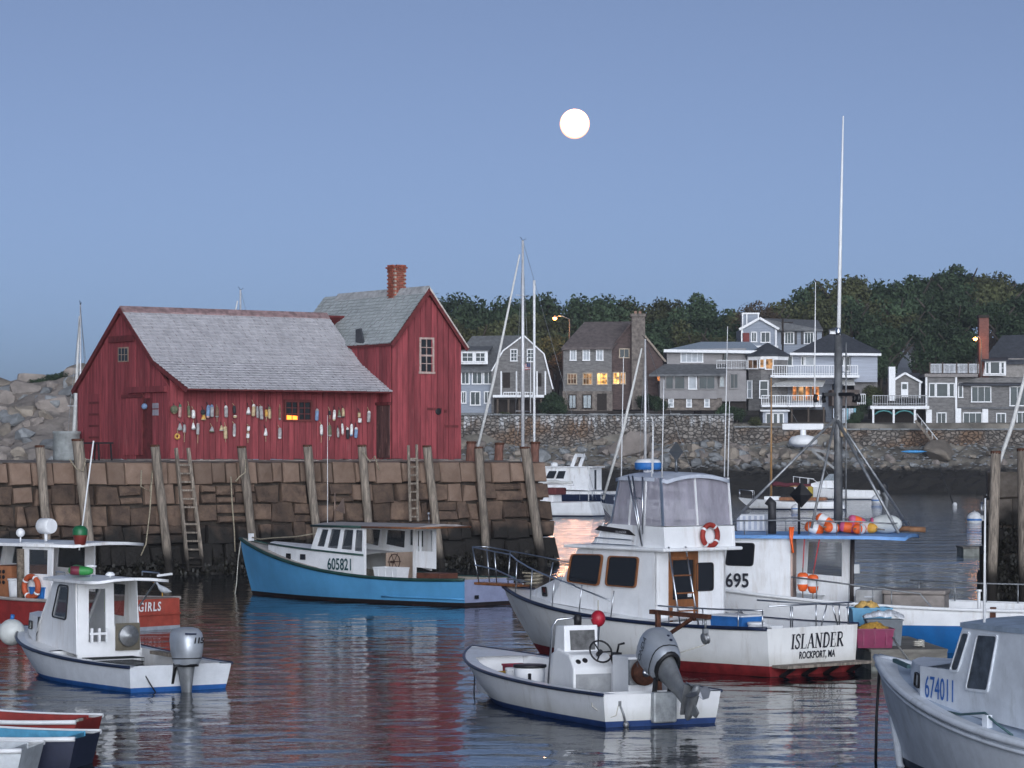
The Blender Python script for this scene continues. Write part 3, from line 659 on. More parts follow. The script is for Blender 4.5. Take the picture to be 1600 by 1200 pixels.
SER = {'I': (.42, [([(.2,0),(.2,1)],1)], [(.03,.37,0),(.03,.37,1)]), 'L': (.66, [([(.17,0),(.17,1)],1),([(.57,0),(.6,.26)],0)], [(.02,.58,0),(.02,.32,1)]),
 'S': (.58, [([(.46,.76),(.44,.92),(.28,1),(.12,.92),(.09,.76),(.2,.6),(.36,.45),(.45,.3),(.42,.1),(.26,0),(.09,.07),(.06,.24)],.6)], []),
 'A': (.8, [([(.1,0),(.4,1)],.2),([(.4,1),(.68,0)],1),([(.2,.34),(.58,.34)],.1)], [(0,.2,0),(.55,.8,0)]), 'N': (.82, [([(.14,0),(.14,1)],.2),([(.14,1),(.64,0)],1),([(.64,0),(.64,1)],.2)], [(.02,.26,0),(.0,.18,1),(.52,.76,1)]),
 'D': (.78, [([(.17,0),(.17,1)],1),([(.17,1),(.45,.98),(.62,.78),(.67,.5),(.62,.22),(.45,.02),(.17,0)],.65)], [(.02,.3,0),(.02,.3,1)]),
 'E': (.68, [([(.17,0),(.17,1)],1),([(.54,1),(.55,.78)],0),([(.57,0),(.6,.24)],0),([(.17,.52),(.42,.52)],0)], [(.02,.57,0),(.02,.54,1)]),
 'R': (.74, [([(.17,0),(.17,1)],1),([(.17,1),(.42,.99),(.55,.88),(.55,.65),(.42,.53),(.17,.52)],.5),([(.34,.52),(.66,.02)],.9)], [(.02,.32,0),(.02,.3,1),(.56,.76,0)])}
def serif(par, s_, hgt, m, M, shear=.15, name='lettering'):
    tot = sum(SER[c][0] for c in s_); x = -tot/2; mb = MB()
    def seg(a, b, w_):
        a, b = Vector(a), Vector(b); d = (b-a).normalized(); n = Vector((-d.y, d.x))*w_/2; e = d*w_*.12
        q = [a-n-e, b-n+e, b+n+e, a+n-e]; mb.add([((p.x+p.y*shear)*hgt, (p.y-.5)*hgt, .003) for p in q], [(0,1,2,3)], 0, M)
    for c in s_:
        w_, st, sf = SER[c]
        for pl, k in st:
            for i in range(len(pl)-1): seg((x+pl[i][0], pl[i][1]), (x+pl[i+1][0], pl[i+1][1]), .05+.12*k)
        for a, b, yy in sf: seg((x+a, yy), (x+b, yy), .055)
        x += w_
    O(name, mb, m, par)
PORT = lambda x, y, z: basis((x, y, z), (-1,0,0), (0,0,1))
STERN = lambda x, y, z: basis((x, y, z), (0,-1,0), (0,0,1))
def tubes(bt, name, pls, r, m, par=None, n=7):
    for pl in pls: mb = MB(); mb.tube(pl, r, n); O(name, mb, m, par or bt.t)
def torus_ring(name, label, loc, M, r=.26, rt=.055, group=None, m=None):
    o = thing(name, label, 'life ring', loc, 0, group)
    mb = MB(); mb.tube([tuple((M @ Vector((r*math.cos(a*math.pi/14), r*math.sin(a*math.pi/14), 0)))) for a in range(28)], rt, 9, closed=True); O('ring', mb, m or mat('lifering_red', (.3,.032,.022), .65, var=.3), o)
    for k in range(4):
        a0 = k*math.pi/2+.5; mb = MB(); mb.tube([tuple(M @ Vector((r*math.cos(a0+j*.1), r*math.sin(a0+j*.1), 0))) for j in range(3)], rt*1.07, 9); O('band', mb, WHITE2, o)
    return o
def tote(name, label, loc, rz, l, w_, h, m, cat='crate', lid=None, handle=True, group=None):
    o = thing(name, label, cat, loc, rz, group); k = .9; t = .02
    mb = MB(); out = [(-l/2*k,-w_/2*k,0),(l/2*k,-w_/2*k,0),(l/2*k,w_/2*k,0),(-l/2*k,w_/2*k,0)]; top = [(-l/2,-w_/2,h),(l/2,-w_/2,h),(l/2,w_/2,h),(-l/2,w_/2,h)]
    sc_ = lambda p, f, z: (p[0]*f, p[1]*f, z)
    vs_ = out+top+[sc_(p, 1-2*t/min(l, w_), h) for p in top]+[sc_(p, 1-2*t/min(l, w_), t) for p in out]
    mb.add(vs_, [(3,2,1,0)]+[(i,(i+1)%4,4+(i+1)%4,4+i) for i in range(4)]+[(4+i,4+(i+1)%4,8+(i+1)%4,8+i) for i in range(4)]+[(8+i,8+(i+1)%4,12+(i+1)%4,12+i) for i in range(4)]+[(12,13,14,15)])
    O('tub', mb, m, o)
    mb = MB()
    for a, b in (((-l/2,-w_/2),(l/2,-w_/2)),((l/2,-w_/2),(l/2,w_/2)),((l/2,w_/2),(-l/2,w_/2)),((-l/2,w_/2),(-l/2,-w_/2))): mb.bar((a[0],a[1],h),(b[0],b[1],h),.035,.03)
    O('rim', mb, m, o)
    mb = MB()
    for i in (-.3, 0, .3):
        for sg in (-1, 1): mb.box(l*i-.015, l*i+.015, sg*w_/2*.955-.012, sg*w_/2*.955+.012, h*.12, h*.9)
    O('ribs', mb, m, o)
    if lid: mb = MB(); mb.box(-l/2-.01, l/2+.01, -w_/2-.01, w_/2+.01, h+.017, h+.05); O('lid', mb, lid, o, bevel=.012)
    return o
def bucket(name, label, loc, r, h, m, cat='bucket', rim=None, bail=True):
    o = thing(name, label, cat, loc); mb = MB(); mb.lathe([(r*.86,0),(r*.9,h*.3),(r,h),(r*.94,h),(r*.8,.03)], 18); O('body', mb, m, o)
    mb = MB(); mb.lathe([(r*1.0,h-.05),(r*1.07,h-.04),(r*1.07,h-.0),(r*.95,h+.004)], 18); O('rim', mb, rim or m, o)
    if bail: mb = MB(); mb.tube([(r*math.cos(a*.314), -.02, h-.03-r*.5*math.sin(a*.314)) for a in range(11)], .006, 5); O('handle', mb, STEEL, o)
    return o
def outboard(bt, x, z, tilt, cm, s_=1., text=None, y=0.):
    M = Matrix.Translation((x, y, z)) @ Matrix.Rotation(R(tilt), 4, 'Y')
    mb = MB(); mb.grid([[( (-.16 if i < 6 else -.16)+a*k+dx, b*k2, zz) for (a, b) in [(math.cos(t_)*.15, math.sin(t_)*.085) for t_ in [2*math.pi*j/14 for j in range(14)]]] for i, (zz, k, k2, dx) in enumerate([(.06,1.35,1.75,0),(-.15,1.15,1.35,0),(-.42,.85,.85,.0),(-.72,.75,.5,.0),(-.76,1.25,.5,-.02),(-.79,.7,.4,0)])], close=True, M=M @ Matrix.Scale(s_, 4), flip=True)
    ob = bt.part('outboard_motor', mb, mat('outboard_leg', (.2,.21,.22), .5, .3, var=.2))
    rows = []                                    # cowl
    for zz, l, w_, dx in [(.0,.23,.17,0),(.06,.27,.2,0),(.25,.31,.235,0),(.42,.32,.245,.0),(.53,.3,.23,.01),(.6,.24,.18,.02),(.625,.15,.1,.03),(.63,.01,.01,.03)]:
        rows.append([(-.2+dx+l*abs(math.cos(t_))**.75*(1 if math.cos(t_) > 0 else -1), w_*abs(math.sin(t_))**.75*(1 if math.sin(t_) > 0 else -1), zz) for t_ in [2*math.pi*j/20 for j in range(20)]])
    mb = MB(); mb.grid(rows, close=True, M=M @ Matrix.Scale(s_, 4)); O('cowl', mb, cm, ob)
    mb = MB(); rows = [[(-.2+l*math.cos(t_), w_*math.sin(t_), zz) for t_ in [2*math.pi*j/20 for j in range(20)]] for zz, l, w_ in [(-.03,.2,.14),(-.03,.245,.18),(.015,.25,.185)]]
    mb.grid(rows, close=True, M=M @ Matrix.Scale(s_, 4)); O('cowl_seal', mb, BLACK, ob)
    mb = MB(); mb.lathe([(.02,-.34),(.055,-.28),(.065,-.1),(.06,.1),(.045,.2),(.01,.24)], 12, 0, M @ Matrix.Scale(s_, 4) @ Matrix.Translation((-.18,0,-.86)) @ Matrix.Rotation(R(90), 4, 'Y')); mb.prism([tuple((M @ Matrix.Scale(s_,4)) @ Vector(p)) for p in ((-.08,-.012,-.9),(-.26,-.012,-.9),(-.22,-.012,-1.08),(-.12,-.012,-1.05))], (M.to_3x3() @ Vector((0,.024,0)))*s_)
    mb.grid([[(-.16+math.cos(t_)*.09, math.sin(t_)*.035, zz) for t_ in [2*math.pi*j/10 for j in range(10)]] for zz in (-.7,-.85)], close=True, M=M @ Matrix.Scale(s_, 4), flip=True)
    O('gearcase', mb, mat('outboard_leg', (0,0,0)), ob)
    mb = MB(); mb.prism([tuple((M @ Matrix.Scale(s_, 4)) @ Vector(p)) for p in ((.06,-.05,-.74),(-.42,-.13,-.74),(-.44,.13,-.74),(.06,.05,-.74))], (M.to_3x3() @ Vector((0,0,.025)))); O('cavitation_plate', mb, mat('outboard_leg', (0,0,0)), ob)
    mb = MB(); rows = [[(-.2+l*abs(math.cos(t_))**.75*(1 if math.cos(t_) > 0 else -1), w_*abs(math.sin(t_))**.75*(1 if math.sin(t_) > 0 else -1), zz) for t_ in [2*math.pi*j/20 for j in range(20)]] for zz, l, w_ in [(.1,.288,.214),(.118,.291,.217)]]; mb.grid(rows, close=True, M=M @ Matrix.Scale(s_, 4)); O('cowl_seam', mb, BLACK, ob)
    for k in range(3):
        Mk = M @ Matrix.Scale(s_, 4) @ Matrix.Translation((-.42,0,-.86)) @ Matrix.Rotation(k*2.094, 4, 'X'); mb = MB()
        mb.add([(.03,-.03,.03),(-.04,.03,.03),(-.06,.1,.12),(-.03,.08,.19),(.03,-.02,.19),(.05,-.07,.12)], [(0,1,2,3,4,5)], 0, Mk); mb.add([(.036,-.03,.03),(-.034,.03,.03),(-.054,.1,.12),(-.024,.08,.19),(.036,-.02,.19),(.056,-.07,.12)], [(5,4,3,2,1,0)], 0, Mk); O('propeller_blade', mb, mat('propeller', (.25,.26,.28), .35, .8, var=.1), ob)
    mb = MB(); 
    for sg in (-1, 1): mb.bar(tuple(M @ Vector((-.02, sg*.13, .02))), (x+.1 if tilt > 20 else .02, y+sg*.13, z-.36), .05, .07)
    mb.bar(tuple(M @ Vector((-.04, -.15, 0))), tuple(M @ Vector((-.04, .15, 0))), .08, .08); O('bracket', mb, BLACK, ob)
    return ob, M @ Matrix.Scale(s_, 4)
def lobster_buoy(name, label, loc, r, l, ms, mis, rotM=None, stick=True, group=None, rz=0):
    o = thing(name, label, 'buoy', loc, rz, group); M = rotM or Matrix()
    pr = [(.012,-l/2),(r*.55,-l/2+.01),(r*.85,-l*.34),(r,-l*.12),(r,l*.05),(r,l*.28),(r*.9,l*.42),(r*.5,l/2),(.01,l/2)]
    mb = MB(); mb.lathe(pr, 12, 0, M, mis=mis); O('float', mb, ms, o)
    if stick: mb = MB(); mb.tube([tuple(M @ Vector((0,0,-l/2-.22))), tuple(M @ Vector((0,0,l/2+.1)))], .014, 6); O('spindle', mb, WOODG, o)
    return o
NUMG = mat('number_green', (.01,.06,.07), .5, var=0.); NUMK = mat('number_black', (.015,.016,.025), .5, var=0.); NUMB = mat('number_blue', (.03,.13,.42), .5, var=.1)
VINYL = mat('clear_vinyl', (.42,.4,.46), .18, var=.25, scale=2.5, stretch=(1,1,.4), alpha=.62, spec=.6, bump=.02, bscale=2)
CLEAR = mat('cabin_glass', (.05,.06,.07), .05, var=0., alpha=.38, spec=.6)
SILVER = mat('outboard_silver', (.42,.45,.49), .42, .45, var=.1, scale=3, coat=.15)
# ---------------------------------------------------------------- white cruiser ISLANDER
IB = Boat('cabin_cruiser', 'white cruiser with flybridge canopy, name Islander on its transom', 5.70, 54.55, 41)
REDB = mat('red_bottom_paint', (.2,.018,.02), .6, var=.3); HULLW = tide(streaks(mat('hull_cream_white', (.82,.82,.8), .36, var=.06, scale=1.2, coat=.1), (.4,.34,.27), .55, 2.8, .14, .53, .72), .3, .35, (.3,.27,.19), .12, .5)
IB.hull(8.95, 3.0, 2.5, .9, 1.36, .06, 1.15, .45, 2.2, .2, HULLW, mat('fouled_black', (.012,.01,.01), .7), REDB, .0, rail=NAVY, rr=.04, gun=.2)
IB.deck(2.98, 8.9, .0, .06, WHITE); IB.well(.06, 3.0, .42, .2)
# swim step
mb = MB(); mb.box(-.42, -.01, -1.2, 1.12, .17, .22); IB.part('swim_platform', mb, WOODG)
for yy in (-.95, -.3, .3, .9): mb = MB(); mb.bar((-.36, yy, .17), (-.01, yy, -.02), .05, .07); IB.part('platform_bracket', mb, BLACK)
# trunk and cabin house
ysd = .98
def side(pl, y): return [(a, y, b) for a, b in pl]
house = [(6.55,1.2),(5.62,2.3),(3.0,2.3),(3.0,.9),(5,.95)]
mb = MB()
for sg in (1, -1):
    mb.prism([(6.5, sg*.86, 1.14), (5.58, sg*.9, 2.32), (3.0, sg*ysd, 2.3), (3.0, sg*ysd, .92), (4.6, sg*ysd, 1.0)], (0, -sg*.05, 0))
hs_ = IB.part('cabin_side', mb, WHITE)
mb = MB(); mb.prism([(6.5,.86,1.14),(6.5,-.86,1.14),(5.58,-.9,2.32),(5.58,.9,2.32)], (-.06,0,-.02)); IB.part('cabin_front', mb, WHITE)
mb = MB(); mb.prism([(7.75,.3,1.3),(7.75,-.3,1.3),(6.3,-.8,1.66),(6.3,.8,1.66)], (0,0,-.06)); 
for sg in (1,-1): mb.prism([(7.75,sg*.3,1.3),(6.3,sg*.8,1.66),(6.3,sg*.84,1.1),(7.75,sg*.36,1.15)], (0,-sg*.04,0))
mb.prism([(7.75,.3,1.3),(7.75,-.3,1.3),(7.78,-.34,1.15),(7.78,.34,1.15)], (-.05,0,0)); IB.part('trunk_cabin', mb, WHITE)
rwin(IB.t, [(7.02,.605,1.24),(6.8,.68,1.24),(6.84,.675,1.44),(7.04,.61,1.44)], BLACK, None, .04, .02, .02, (.3,.95,0))
W1 = [IB.y(a, b, ysd) for a, b in ((886,909),(936,916),(943,866),(893,865))]; W2 = [IB.y(a, b, ysd) for a, b in ((946,915),(994,919),(999,870),(951,868))]
for W in (W1, W2): rwin(IB.t, [(x, ysd+.002 - .0, z) for x, z in W], TEAK, None, .09, .035, .028, (0,1,0))
mb = MB(); mb.prism([(5.9,1.06,2.28),(5.9,-1.06,2.28),(2.62,-1.1,2.26),(2.62,1.1,2.26)], (0,0,.07)); IB.part('cabin_roof', mb, WHITE, bevel=.03)
# aft bulkhead with teak door and window (plane x=3.0)
q = [(3.0,ysd,.42),(3.0,-ysd,.42),(3.0,-ysd,2.28),(3.0,ysd,2.28)]
framewall(IB, 'aft_bulkhead', q, [(.19,.6,.0,.98)], .05, WHITE)
d0, d1 = ysd-2*ysd*.19, ysd-2*ysd*.6
dr = IB.part('cabin_door', MB().box(3.02, 3.05, d1+.1, d0-.1, .5, 1.15), WHITE)
mb = MB(); mb.box(2.98, 3.06, d0-.1, d0, .43, 2.25); mb.box(2.98, 3.06, d1, d1+.1, .43, 2.25); mb.box(2.98, 3.06, d1+.1, d0-.1, 2.08, 2.25); mb.box(2.98, 3.06, d1+.1, d0-.1, 1.15, 1.3); O('door_frame', mb, TEAK, dr)
O('door_glass', MB().box(3.02, 3.035, d1+.1, d0-.1, 1.3, 2.08), GLASSD, dr); O('notice', MB().box(3.005, 3.018, d1+.16, d1+.26, 1.34, 1.42), WHITE2, dr)
a, b = IB.x(1103,925,3.0), IB.x(1131,879,3.0); rwin(IB.t, [(2.998,a[0],a[1]),(2.998,b[0],a[1]),(2.998,b[0],b[1]),(2.998,a[0],b[1])], BLACK, None, .08, .02, .02, (-1,0,0))
# ladder to the bridge
for yt, yb in ((.93,.86),(.47,.36)): mb = MB(); mb.tube([(2.66,yt,2.36),(2.9-.55,yb,.55)], .018, 6); IB.part('ladder_rail', mb, STEEL)
for k in range(5): s_ = .12+.19*k; mb = MB(); mb.bar((2.66-.31*s_,.93-.07*s_,2.36-1.81*s_),(2.66-.31*s_,.47-.11*s_,2.36-1.81*s_),.07,.025); IB.part('ladder_step', mb, TEAK)
# flybridge
mb = MB()
for sg in (1,-1): mb.prism([(5.35,sg*.85,2.33),(4.75,sg*.85,2.78),(2.75,sg*.98,2.74),(2.72,sg*.98,2.33)], (0,-sg*.05,0))
mb.prism([(5.35,.85,2.33),(5.35,-.85,2.33),(4.75,-.85,2.78),(4.75,.85,2.78)], (-.06,0,0)); mb.prism([(2.74,.95,2.33),(2.74,-.95,2.33),(2.77,-.95,2.74),(2.77,.95,2.74)], (.05,0,0))
fb = IB.part('flybridge', mb, WHITE)
a = [IB.y(px, py, .86) for px, py in ((932,822),(993,837),(986,829),(937,821))]
mb = MB(); q_ = [IB.y(px, py, .90) for px, py in ((931,828),(994,837),(984,828),(938,821))]; mb.prism([(x, .915-.0, z) for x, z in q_], (0,.012,0)); O('name_board', mb, mat('plaque_black', (.02,.016,.016), .4), fb)
mb = MB(); lettering(fb, 'ISLANDER', .07, mat('plaque_grey', (.3,.3,.32), .5), PORT((q_[1][0]*.65+q_[0][0]*.35), .93, (q_[1][1]+q_[2][1])/2+.005), 1.0, .1)
tubes(IB, 'grab_rail', [[(5.0,.98,2.48),(5.0,1.0,2.5),(3.9,1.03,2.47),(3.9,1.0,2.45)], [(5.1,1.0,2.38),(3.7,1.05,2.36)]], .014, STEEL)
# canopy: posts, clear curtains, hard top
FP = [(4.72,.82),(4.72,-.82),(2.8,-.95),(2.8,.95)]; TP = [(4.42,.86),(4.42,-.86),(2.88,-.93),(2.88,.93)]; ZB, ZT = 2.76, 3.7
for i in range(4):
    a, b = FP[i], FP[(i+1) % 4]; c, d = TP[(i+1) % 4], TP[i]; n = {0:2,1:2,2:2,3:3}[i]
    for k in range(n):
        q = lambda u, v: bil([(a[0],a[1],ZB),(b[0],b[1],ZB),(c[0],c[1],ZT),(d[0],d[1],ZT)], u, v)
        rows = [[q((k+.02+.96*j/6)/n, v/6) + Vector((.02*noise.noise((j*.7+k*3+i*9, v*.5, 1)), .03*noise.noise((j*.8+k*5+i*7, v*.5, 4)), 0)) for j in range(7)] for v in range(7)]
        mb = MB(); mb.grid(rows); O('curtain', mb, VINYL, fb)
        mb = MB(); mb.bar(q((k+.01)/n, 0), q((k+.01)/n, 1), .05, .03); O('curtain_seam', mb, WHITE2, fb)
    mb = MB(); mb.bar((a[0],a[1],ZB),(d[0],d[1],ZT),.04,.04); O('canopy_post', mb, STEEL, fb)
mb = MB(); rows = []
for i in range(9):
    x = 4.55-1.78*i/8; e = .93 if 0 < i < 8 else .86
    rows.append([(x, e*k, 3.72+.11*(1-k*k)-.03*(i/8)**2 - (.03 if i in (0,8) else 0)) for k in (-1,-.7,-.35,0,.35,.7,1)])
mb.grid(rows, flip=True); mb.grid([[(x, y, z-.07) for x, y, z in r] for r in rows], flip=False)
ed = rows[0]+[r[-1] for r in rows[1:]]+rows[-1][::-1][1:]+[r[0] for r in rows[::-1]][1:]; mb.grid([[(x,y,z-.07) for x,y,z in ed], ed], flip=True)
ht = O('hard_top', mb, mat('canvas_top', (.5,.54,.62), .7, var=.1, scale=4), fb)
mb = MB(); mb.lathe([(.25,0),(.27,.05),(.27,.14),(.22,.2),(.05,.22)], 18, 0, Matrix.Translation((4.15,.35,3.86)), mis=[1,1,0,0]); mb.tube([(4.15,.35,3.8),(4.15,.35,3.87)], .1, 8, 0); O('radar_dome', mb, [WHITE2, BLUEP], ht)
for (x, y, h) in ((4.45,.8,2.4),(3.7,.5,1.1),(3.2,.9,1.15),(2.95,-.9,3.0),(2.9,-.95,1.5),(2.85,.93,1.9)):
    mb = MB(); mb.tube([(x,y,3.72),(x-.03*h,y,3.72+h)], [.014,.007], 5); O('antenna', mb, WHITE2, ht)
MAST = (3.55,.15)
mb = MB(); mb.tube([(*MAST,3.8),(*MAST,4.12)], .03, 6); c_ = Vector((*MAST,4.22)); mb.add([c_+Vector(p) for p in ((.2,0,0),(0,.2,0),(-.2,0,0),(0,-.2,0),(0,0,.2),(0,0,-.2))], [(0,1,4),(1,2,4),(2,3,4),(3,0,4),(1,0,5),(2,1,5),(3,2,5),(0,3,5)]); O('radar_reflector', mb, mat('reflector_grey', (.12,.13,.14), .4, .6), ht)
tubes(IB, 'outrigger', [[(3.35,1.05,2.36),(3.9,1.02,3.74)], [(3.33,1.06,2.36),(3.72,1.04,3.74)], [(3.3,1.07,2.6),(3.35,1.04,3.72)]], .02, STEEL)
tubes(IB, 'outrigger_brace', [[(3.66,1.04,3.3),(3.33,1.05,3.3)]], .015, STEEL)
mb = MB(); mb.tube([(4.9,.86,2.8),(5.2,.95,2.05)], .012, 5); IB.part('whip_antenna', mb, WHITE2)
# bow pulpit and side rails
mb = MB(); mb.box(8.3, 9.75, -.17, .17, 1.37, 1.43); IB.part('pulpit_plank', mb, TEAK, bevel=.02)
def rl(x, h, inn=.06): t = IB.st(x); p = IB.pt(t, IB.zs(t)); return (p.x, max(.1, p.y-inn), p.z+h)
def rs(x, h, inn=.06): a = rl(x, h, inn); return (a[0], -a[1], a[2])
xs_ = [5.4,5.9,6.6,7.3,8.0,8.5]
tubes(IB, 'bow_rail', [[rl(4.2,.35),rl(5.3,.52)]+[rl(x,.55+.04*k) for k, x in enumerate(xs_)]+[(9.0,.22,2.1),(9.75,.2,2.18),(9.82,0,2.18),(9.75,-.2,2.18),(9.0,-.22,2.1)]+[rs(x,.55+.04*k) for k, x in list(enumerate(xs_))[::-1]]+[rs(5.3,.52),rs(4.2,.02)], [(9.7,.18,1.8),(9.0,.2,1.72),rl(8.3,.3),rl(7.6,.28)]], .016, STEEL)
tubes(IB, 'stanchion', [[rl(x,0),rl(x-.1,.55+.03*k)] for k, x in enumerate((4.2,5.2,6.2,7.2,8.1))]+[[rs(x,0),rs(x-.1,.55+.03*k)] for k, x in enumerate((5.2,6.2,7.2,8.1))]+[[(9.0,.16,1.42),(9.0,.22,2.1)],[(9.6,.15,1.43),(9.75,.2,2.18)],[(9.0,-.16,1.42),(9.0,-.22,2.1)],[(9.6,-.15,1.43),(9.75,-.2,2.18)]], .013, STEEL)
tubes(IB, 'cockpit_rail', [[rl(2.9,.34,.1)]+[rl(x,.34,.1) for x in (2.2,1.5,.8,.2)], [rl(.06,.42,.1),rs(.06,.42,.1)], [rs(.06,.36,.1),rs(1.5,.36,.1),rs(2.9,.36,.1)]], .016, STEEL)
tubes(IB, 'stanchion', [[rl(x,0,.1),rl(x,.34,.1)] for x in (2.6,1.7,.8,.2)]+[[(.06,y,.9),(.06,y,1.32)] for y in (.55,.5,-.15,-.8,-1.05)]+[[(.06,-.3,.9),(.06,-.45,1.3)],[(.06,-.75,.9),(.06,-.6,1.3)]], .013, STEEL)
# settle the after end of the house where the bulkhead stands
for c in IB.t.children_recursive:
    nm = c.name.split('.')[0]
    if c.type == 'MESH' and nm in ('cabin_side','cabin_roof','aft_bulkhead','cabin_door','door_frame','door_glass','notice','ladder_rail','ladder_step','flybridge','curtain','curtain_seam','canopy_post','hard_top','antenna','outrigger','outrigger_brace','window','glass'):
        if nm in ('window','glass') and max(v.co.x for v in c.data.vertices) > 3.2: continue
        for v in c.data.vertices: v.co.x += .3*max(0, min(1, (4.4-v.co.x)/1.35))
# transom lettering
serif(IB.t, 'ISLANDER', .265, NUMK, STERN(-.012, -.1, .635), .12)
lettering(IB.t, 'ROCKPORT, MA', .19, NUMK, STERN(-.012, -.1, .365), .72, .12, .004)
torus_ring('life_ring', 'faded red life ring on the flybridge rail of the white cruiser', IB.w(2.97, -.22, 2.56), Matrix.Rotation(IB.rz, 4, 'Z') @ Matrix.Rotation(R(90), 4, 'Y'), .21, .052)
tote('blue_cooler', 'blue fish box with pale lid in the cockpit of the white cruiser', IB.w(1.5, .55, .42), IB.rz, .85, .55, .62, BLUEP, 'cooler', WHITE2)
bucket('white_bucket', 'white ribbed bucket beside the blue fish box', IB.w(.85, .65, .42), .17, .55, WHITE2)
tote('cockpit_tote', 'small white tub near the stern rail of the white cruiser', IB.w(.42, .75, .42), IB.rz, .4, .3, .5, WHITE2, 'tub')
mb = MB(); mb.tube([(.0,.0,.12),(.02,.02,.4),(.25,.0,.6),(.45,.02,.55),(.5,.02,.1)], .05, 8); O('davit_arm', mb, GALV, loc=IB.w(2.4,-.75,.42), rot=(0,0,IB.rz), label='bent grey davit arm in the cockpit of the white cruiser', cat='davit')
o = thing('anchor_gear', 'heap of rope and anchor on the bow of the white cruiser', 'anchor', IB.w(8.0, 0, 1.42), IB.rz)
mb = MB(); mb.tube([(.5*math.cos(a*.5)*(.3+.02*a/3), .16*math.sin(a*.5), .02+.006*a) for a in range(40)], .022, 5); O('rope_coil', mb, ROPE, o)
mb = MB(); mb.bar((.3,0,.08),(.85,0,.1),.03,.04); mb.prism([(.3,.2,.05),(.5,0,.08),(.3,-.2,.05)], (0,0,.03)); O('anchor_fluke', mb, GALV, o)

# ---------------------------------------------------------------- blue lobster boat 605821
CB = Boat('lobster_boat', 'sky blue lobster boat with white wheelhouse numbered 605821', -.66, 79.9, 47)
SKYB = streaks(mat('sky_blue_paint', (.1,.34,.6), .4, var=.08, scale=1.3), (.07,.24,.45), .5, 2.5, .25); GREEN = mat('dark_green_trim', (.02,.06,.05), .5, var=.25); BOTR = mat('bottom_rust_red', (.09,.03,.022), .7, var=.35)
CB.hull(10.3, 2.65, 2.0, .74, 1.66, .12, .55, .42, 2.15, .1, SKYB, BOTR, mat('boot_dark', (.02,.015,.015), .6), .05, rail=GREEN, rr=.05, gun=.16, gunm=mat('gunwale_tan', (.3,.26,.22), .7, var=.3), transm=mat('lilac_transom', (.3,.33,.48), .5, var=.12, scale=2))
CB.deck(6.0, 10.25, -.02, .08, mat('foredeck_tan', (.4,.37,.34), .75, var=.2)); CB.well(.06, 6.0, .25, .16, mat('liner_buff', (.4,.36,.3), .7, var=.2))
# spray rail
mb = MB(); mb.tube([CB.pt(t, .2+.0*t)+Vector((0,.02,0)) for t in (0,.05,.1,.15,.2,.25,.3)], .025, 6); CB.part('spray_rail', mb, SKYB)
# trunk cabin + numbered side
BW = 1.02
mb = MB()
tr_p = [(8.75,.28),(7.9,.55),(7.0,.78),(6.0,.94),(5.0,1.02),(3.9,1.04)]
zt = lambda x: 1.5-.012*(8-x)**2*.4 if x > 4 else 1.32
for sg in (1,-1):
    mb.grid([[(x, sg*y, CB.zs(CB.st(x))-.06) for x, y in tr_p], [(x, sg*y*.985, 1.33+.045*(x-3.9)) for x, y in tr_p]], flip=(sg > 0), sm=False)
mb.grid([[(x, y*k*.985, 1.33+.045*(x-3.9)+.06*(1-k*k)) for k in (1,.5,0,-.5,-1)] for x, y in tr_p], flip=False)
mb.add([(8.75,.28,1.2),(8.75,-.28,1.2),(8.75,-.276,1.55),(8.75,.276,1.55)], [(3,2,1,0)])
trk = CB.part('trunk_cabin', mb, [WHITE])
mb = MB(); mb.tube([(x, y+.01, 1.33+.045*(x-3.9)) for x, y in tr_p], .03, 6); CB.part('trunk_trim', mb, GREEN)
for (x0, x1) in ((7.55,7.3),(6.75,6.5)):
    yy = lambda x: .55+(7.9-x)*.2556+.012 if x > 7 else .78+(7.0-x)*.16+.012
    rwin(trk, [(x0,yy(x0),1.13),(x1,yy(x1),1.13),(x1,yy(x1),1.29),(x0,yy(x0),1.29)], BLACK, None, .02, .02, .015, (.2,.97,0), 'port_light')
lettering(CB.t, '605821', .47, NUMG, basis((4.86, 1.05, 1.03), (-1,-.0+.04,.0), (0,0,1)), .78, 0, .006)
# wheelhouse: raked front, open back
ZR = 2.13
q = [(6.25,.9,1.44),(3.9,1.03,1.33),(3.9,1.0,ZR),(5.95,.86,ZR)]
framewall(CB, 'wheelhouse_side', q, [(.1,.24,.16,.86),(.3,.5,.14,.88),(.57,.77,.14,.88),(.82,.965,.12,.88)], .05, WHITE, CLEAR)
framewall(CB, 'wheelhouse_front', [(6.25,-.9,1.44),(6.25,.9,1.44),(5.95,.86,ZR),(5.95,-.86,ZR)], [(.06,.32,.12,.85),(.37,.63,.12,.85),(.68,.94,.12,.85)], .05, WHITE, CLEAR)
framewall(CB, 'wheelhouse_side', [(3.2,-1.03,.85),(6.25,-.9,1.44),(5.95,-.86,ZR),(3.2,-1.0,ZR)], [(.1,.28,.5,.9),(.35,.6,.4,.86),(.7,.92,.3,.85)], .05, WHITE, CLEAR)
PINKW = WHITE
framewall(CB, 'aft_door_panel', [(2.95,.55,1.1),(2.95,-.55,1.02),(2.95,-.55,ZR),(2.95,.55,ZR)][0:0] or [(3.0,-.15,.98),(3.0,-1.0,.9),(3.0,-1.0,ZR),(3.0,-.15,ZR)], [(.12,.22,.4,.9),(.3,.85,.4,.9)], .05, WHITE, None)
mb = MB(); mb.bar((3.9,1.0,.7),(3.9,1.0,ZR),.08,.08); mb.bar((3.0,-.12,.5),(3.0,-.12,ZR),.08,.08); CB.part('post', mb, WHITE)
mb = MB(); rows = [[(x, y*k, ZR+.02+.08*(1-k*k)) for k in (1,.5,0,-.5,-1)] for x, y in ((6.15,.95),(5,1.05),(3.9,1.1),(2.6,1.1),(1.75,1.08))]
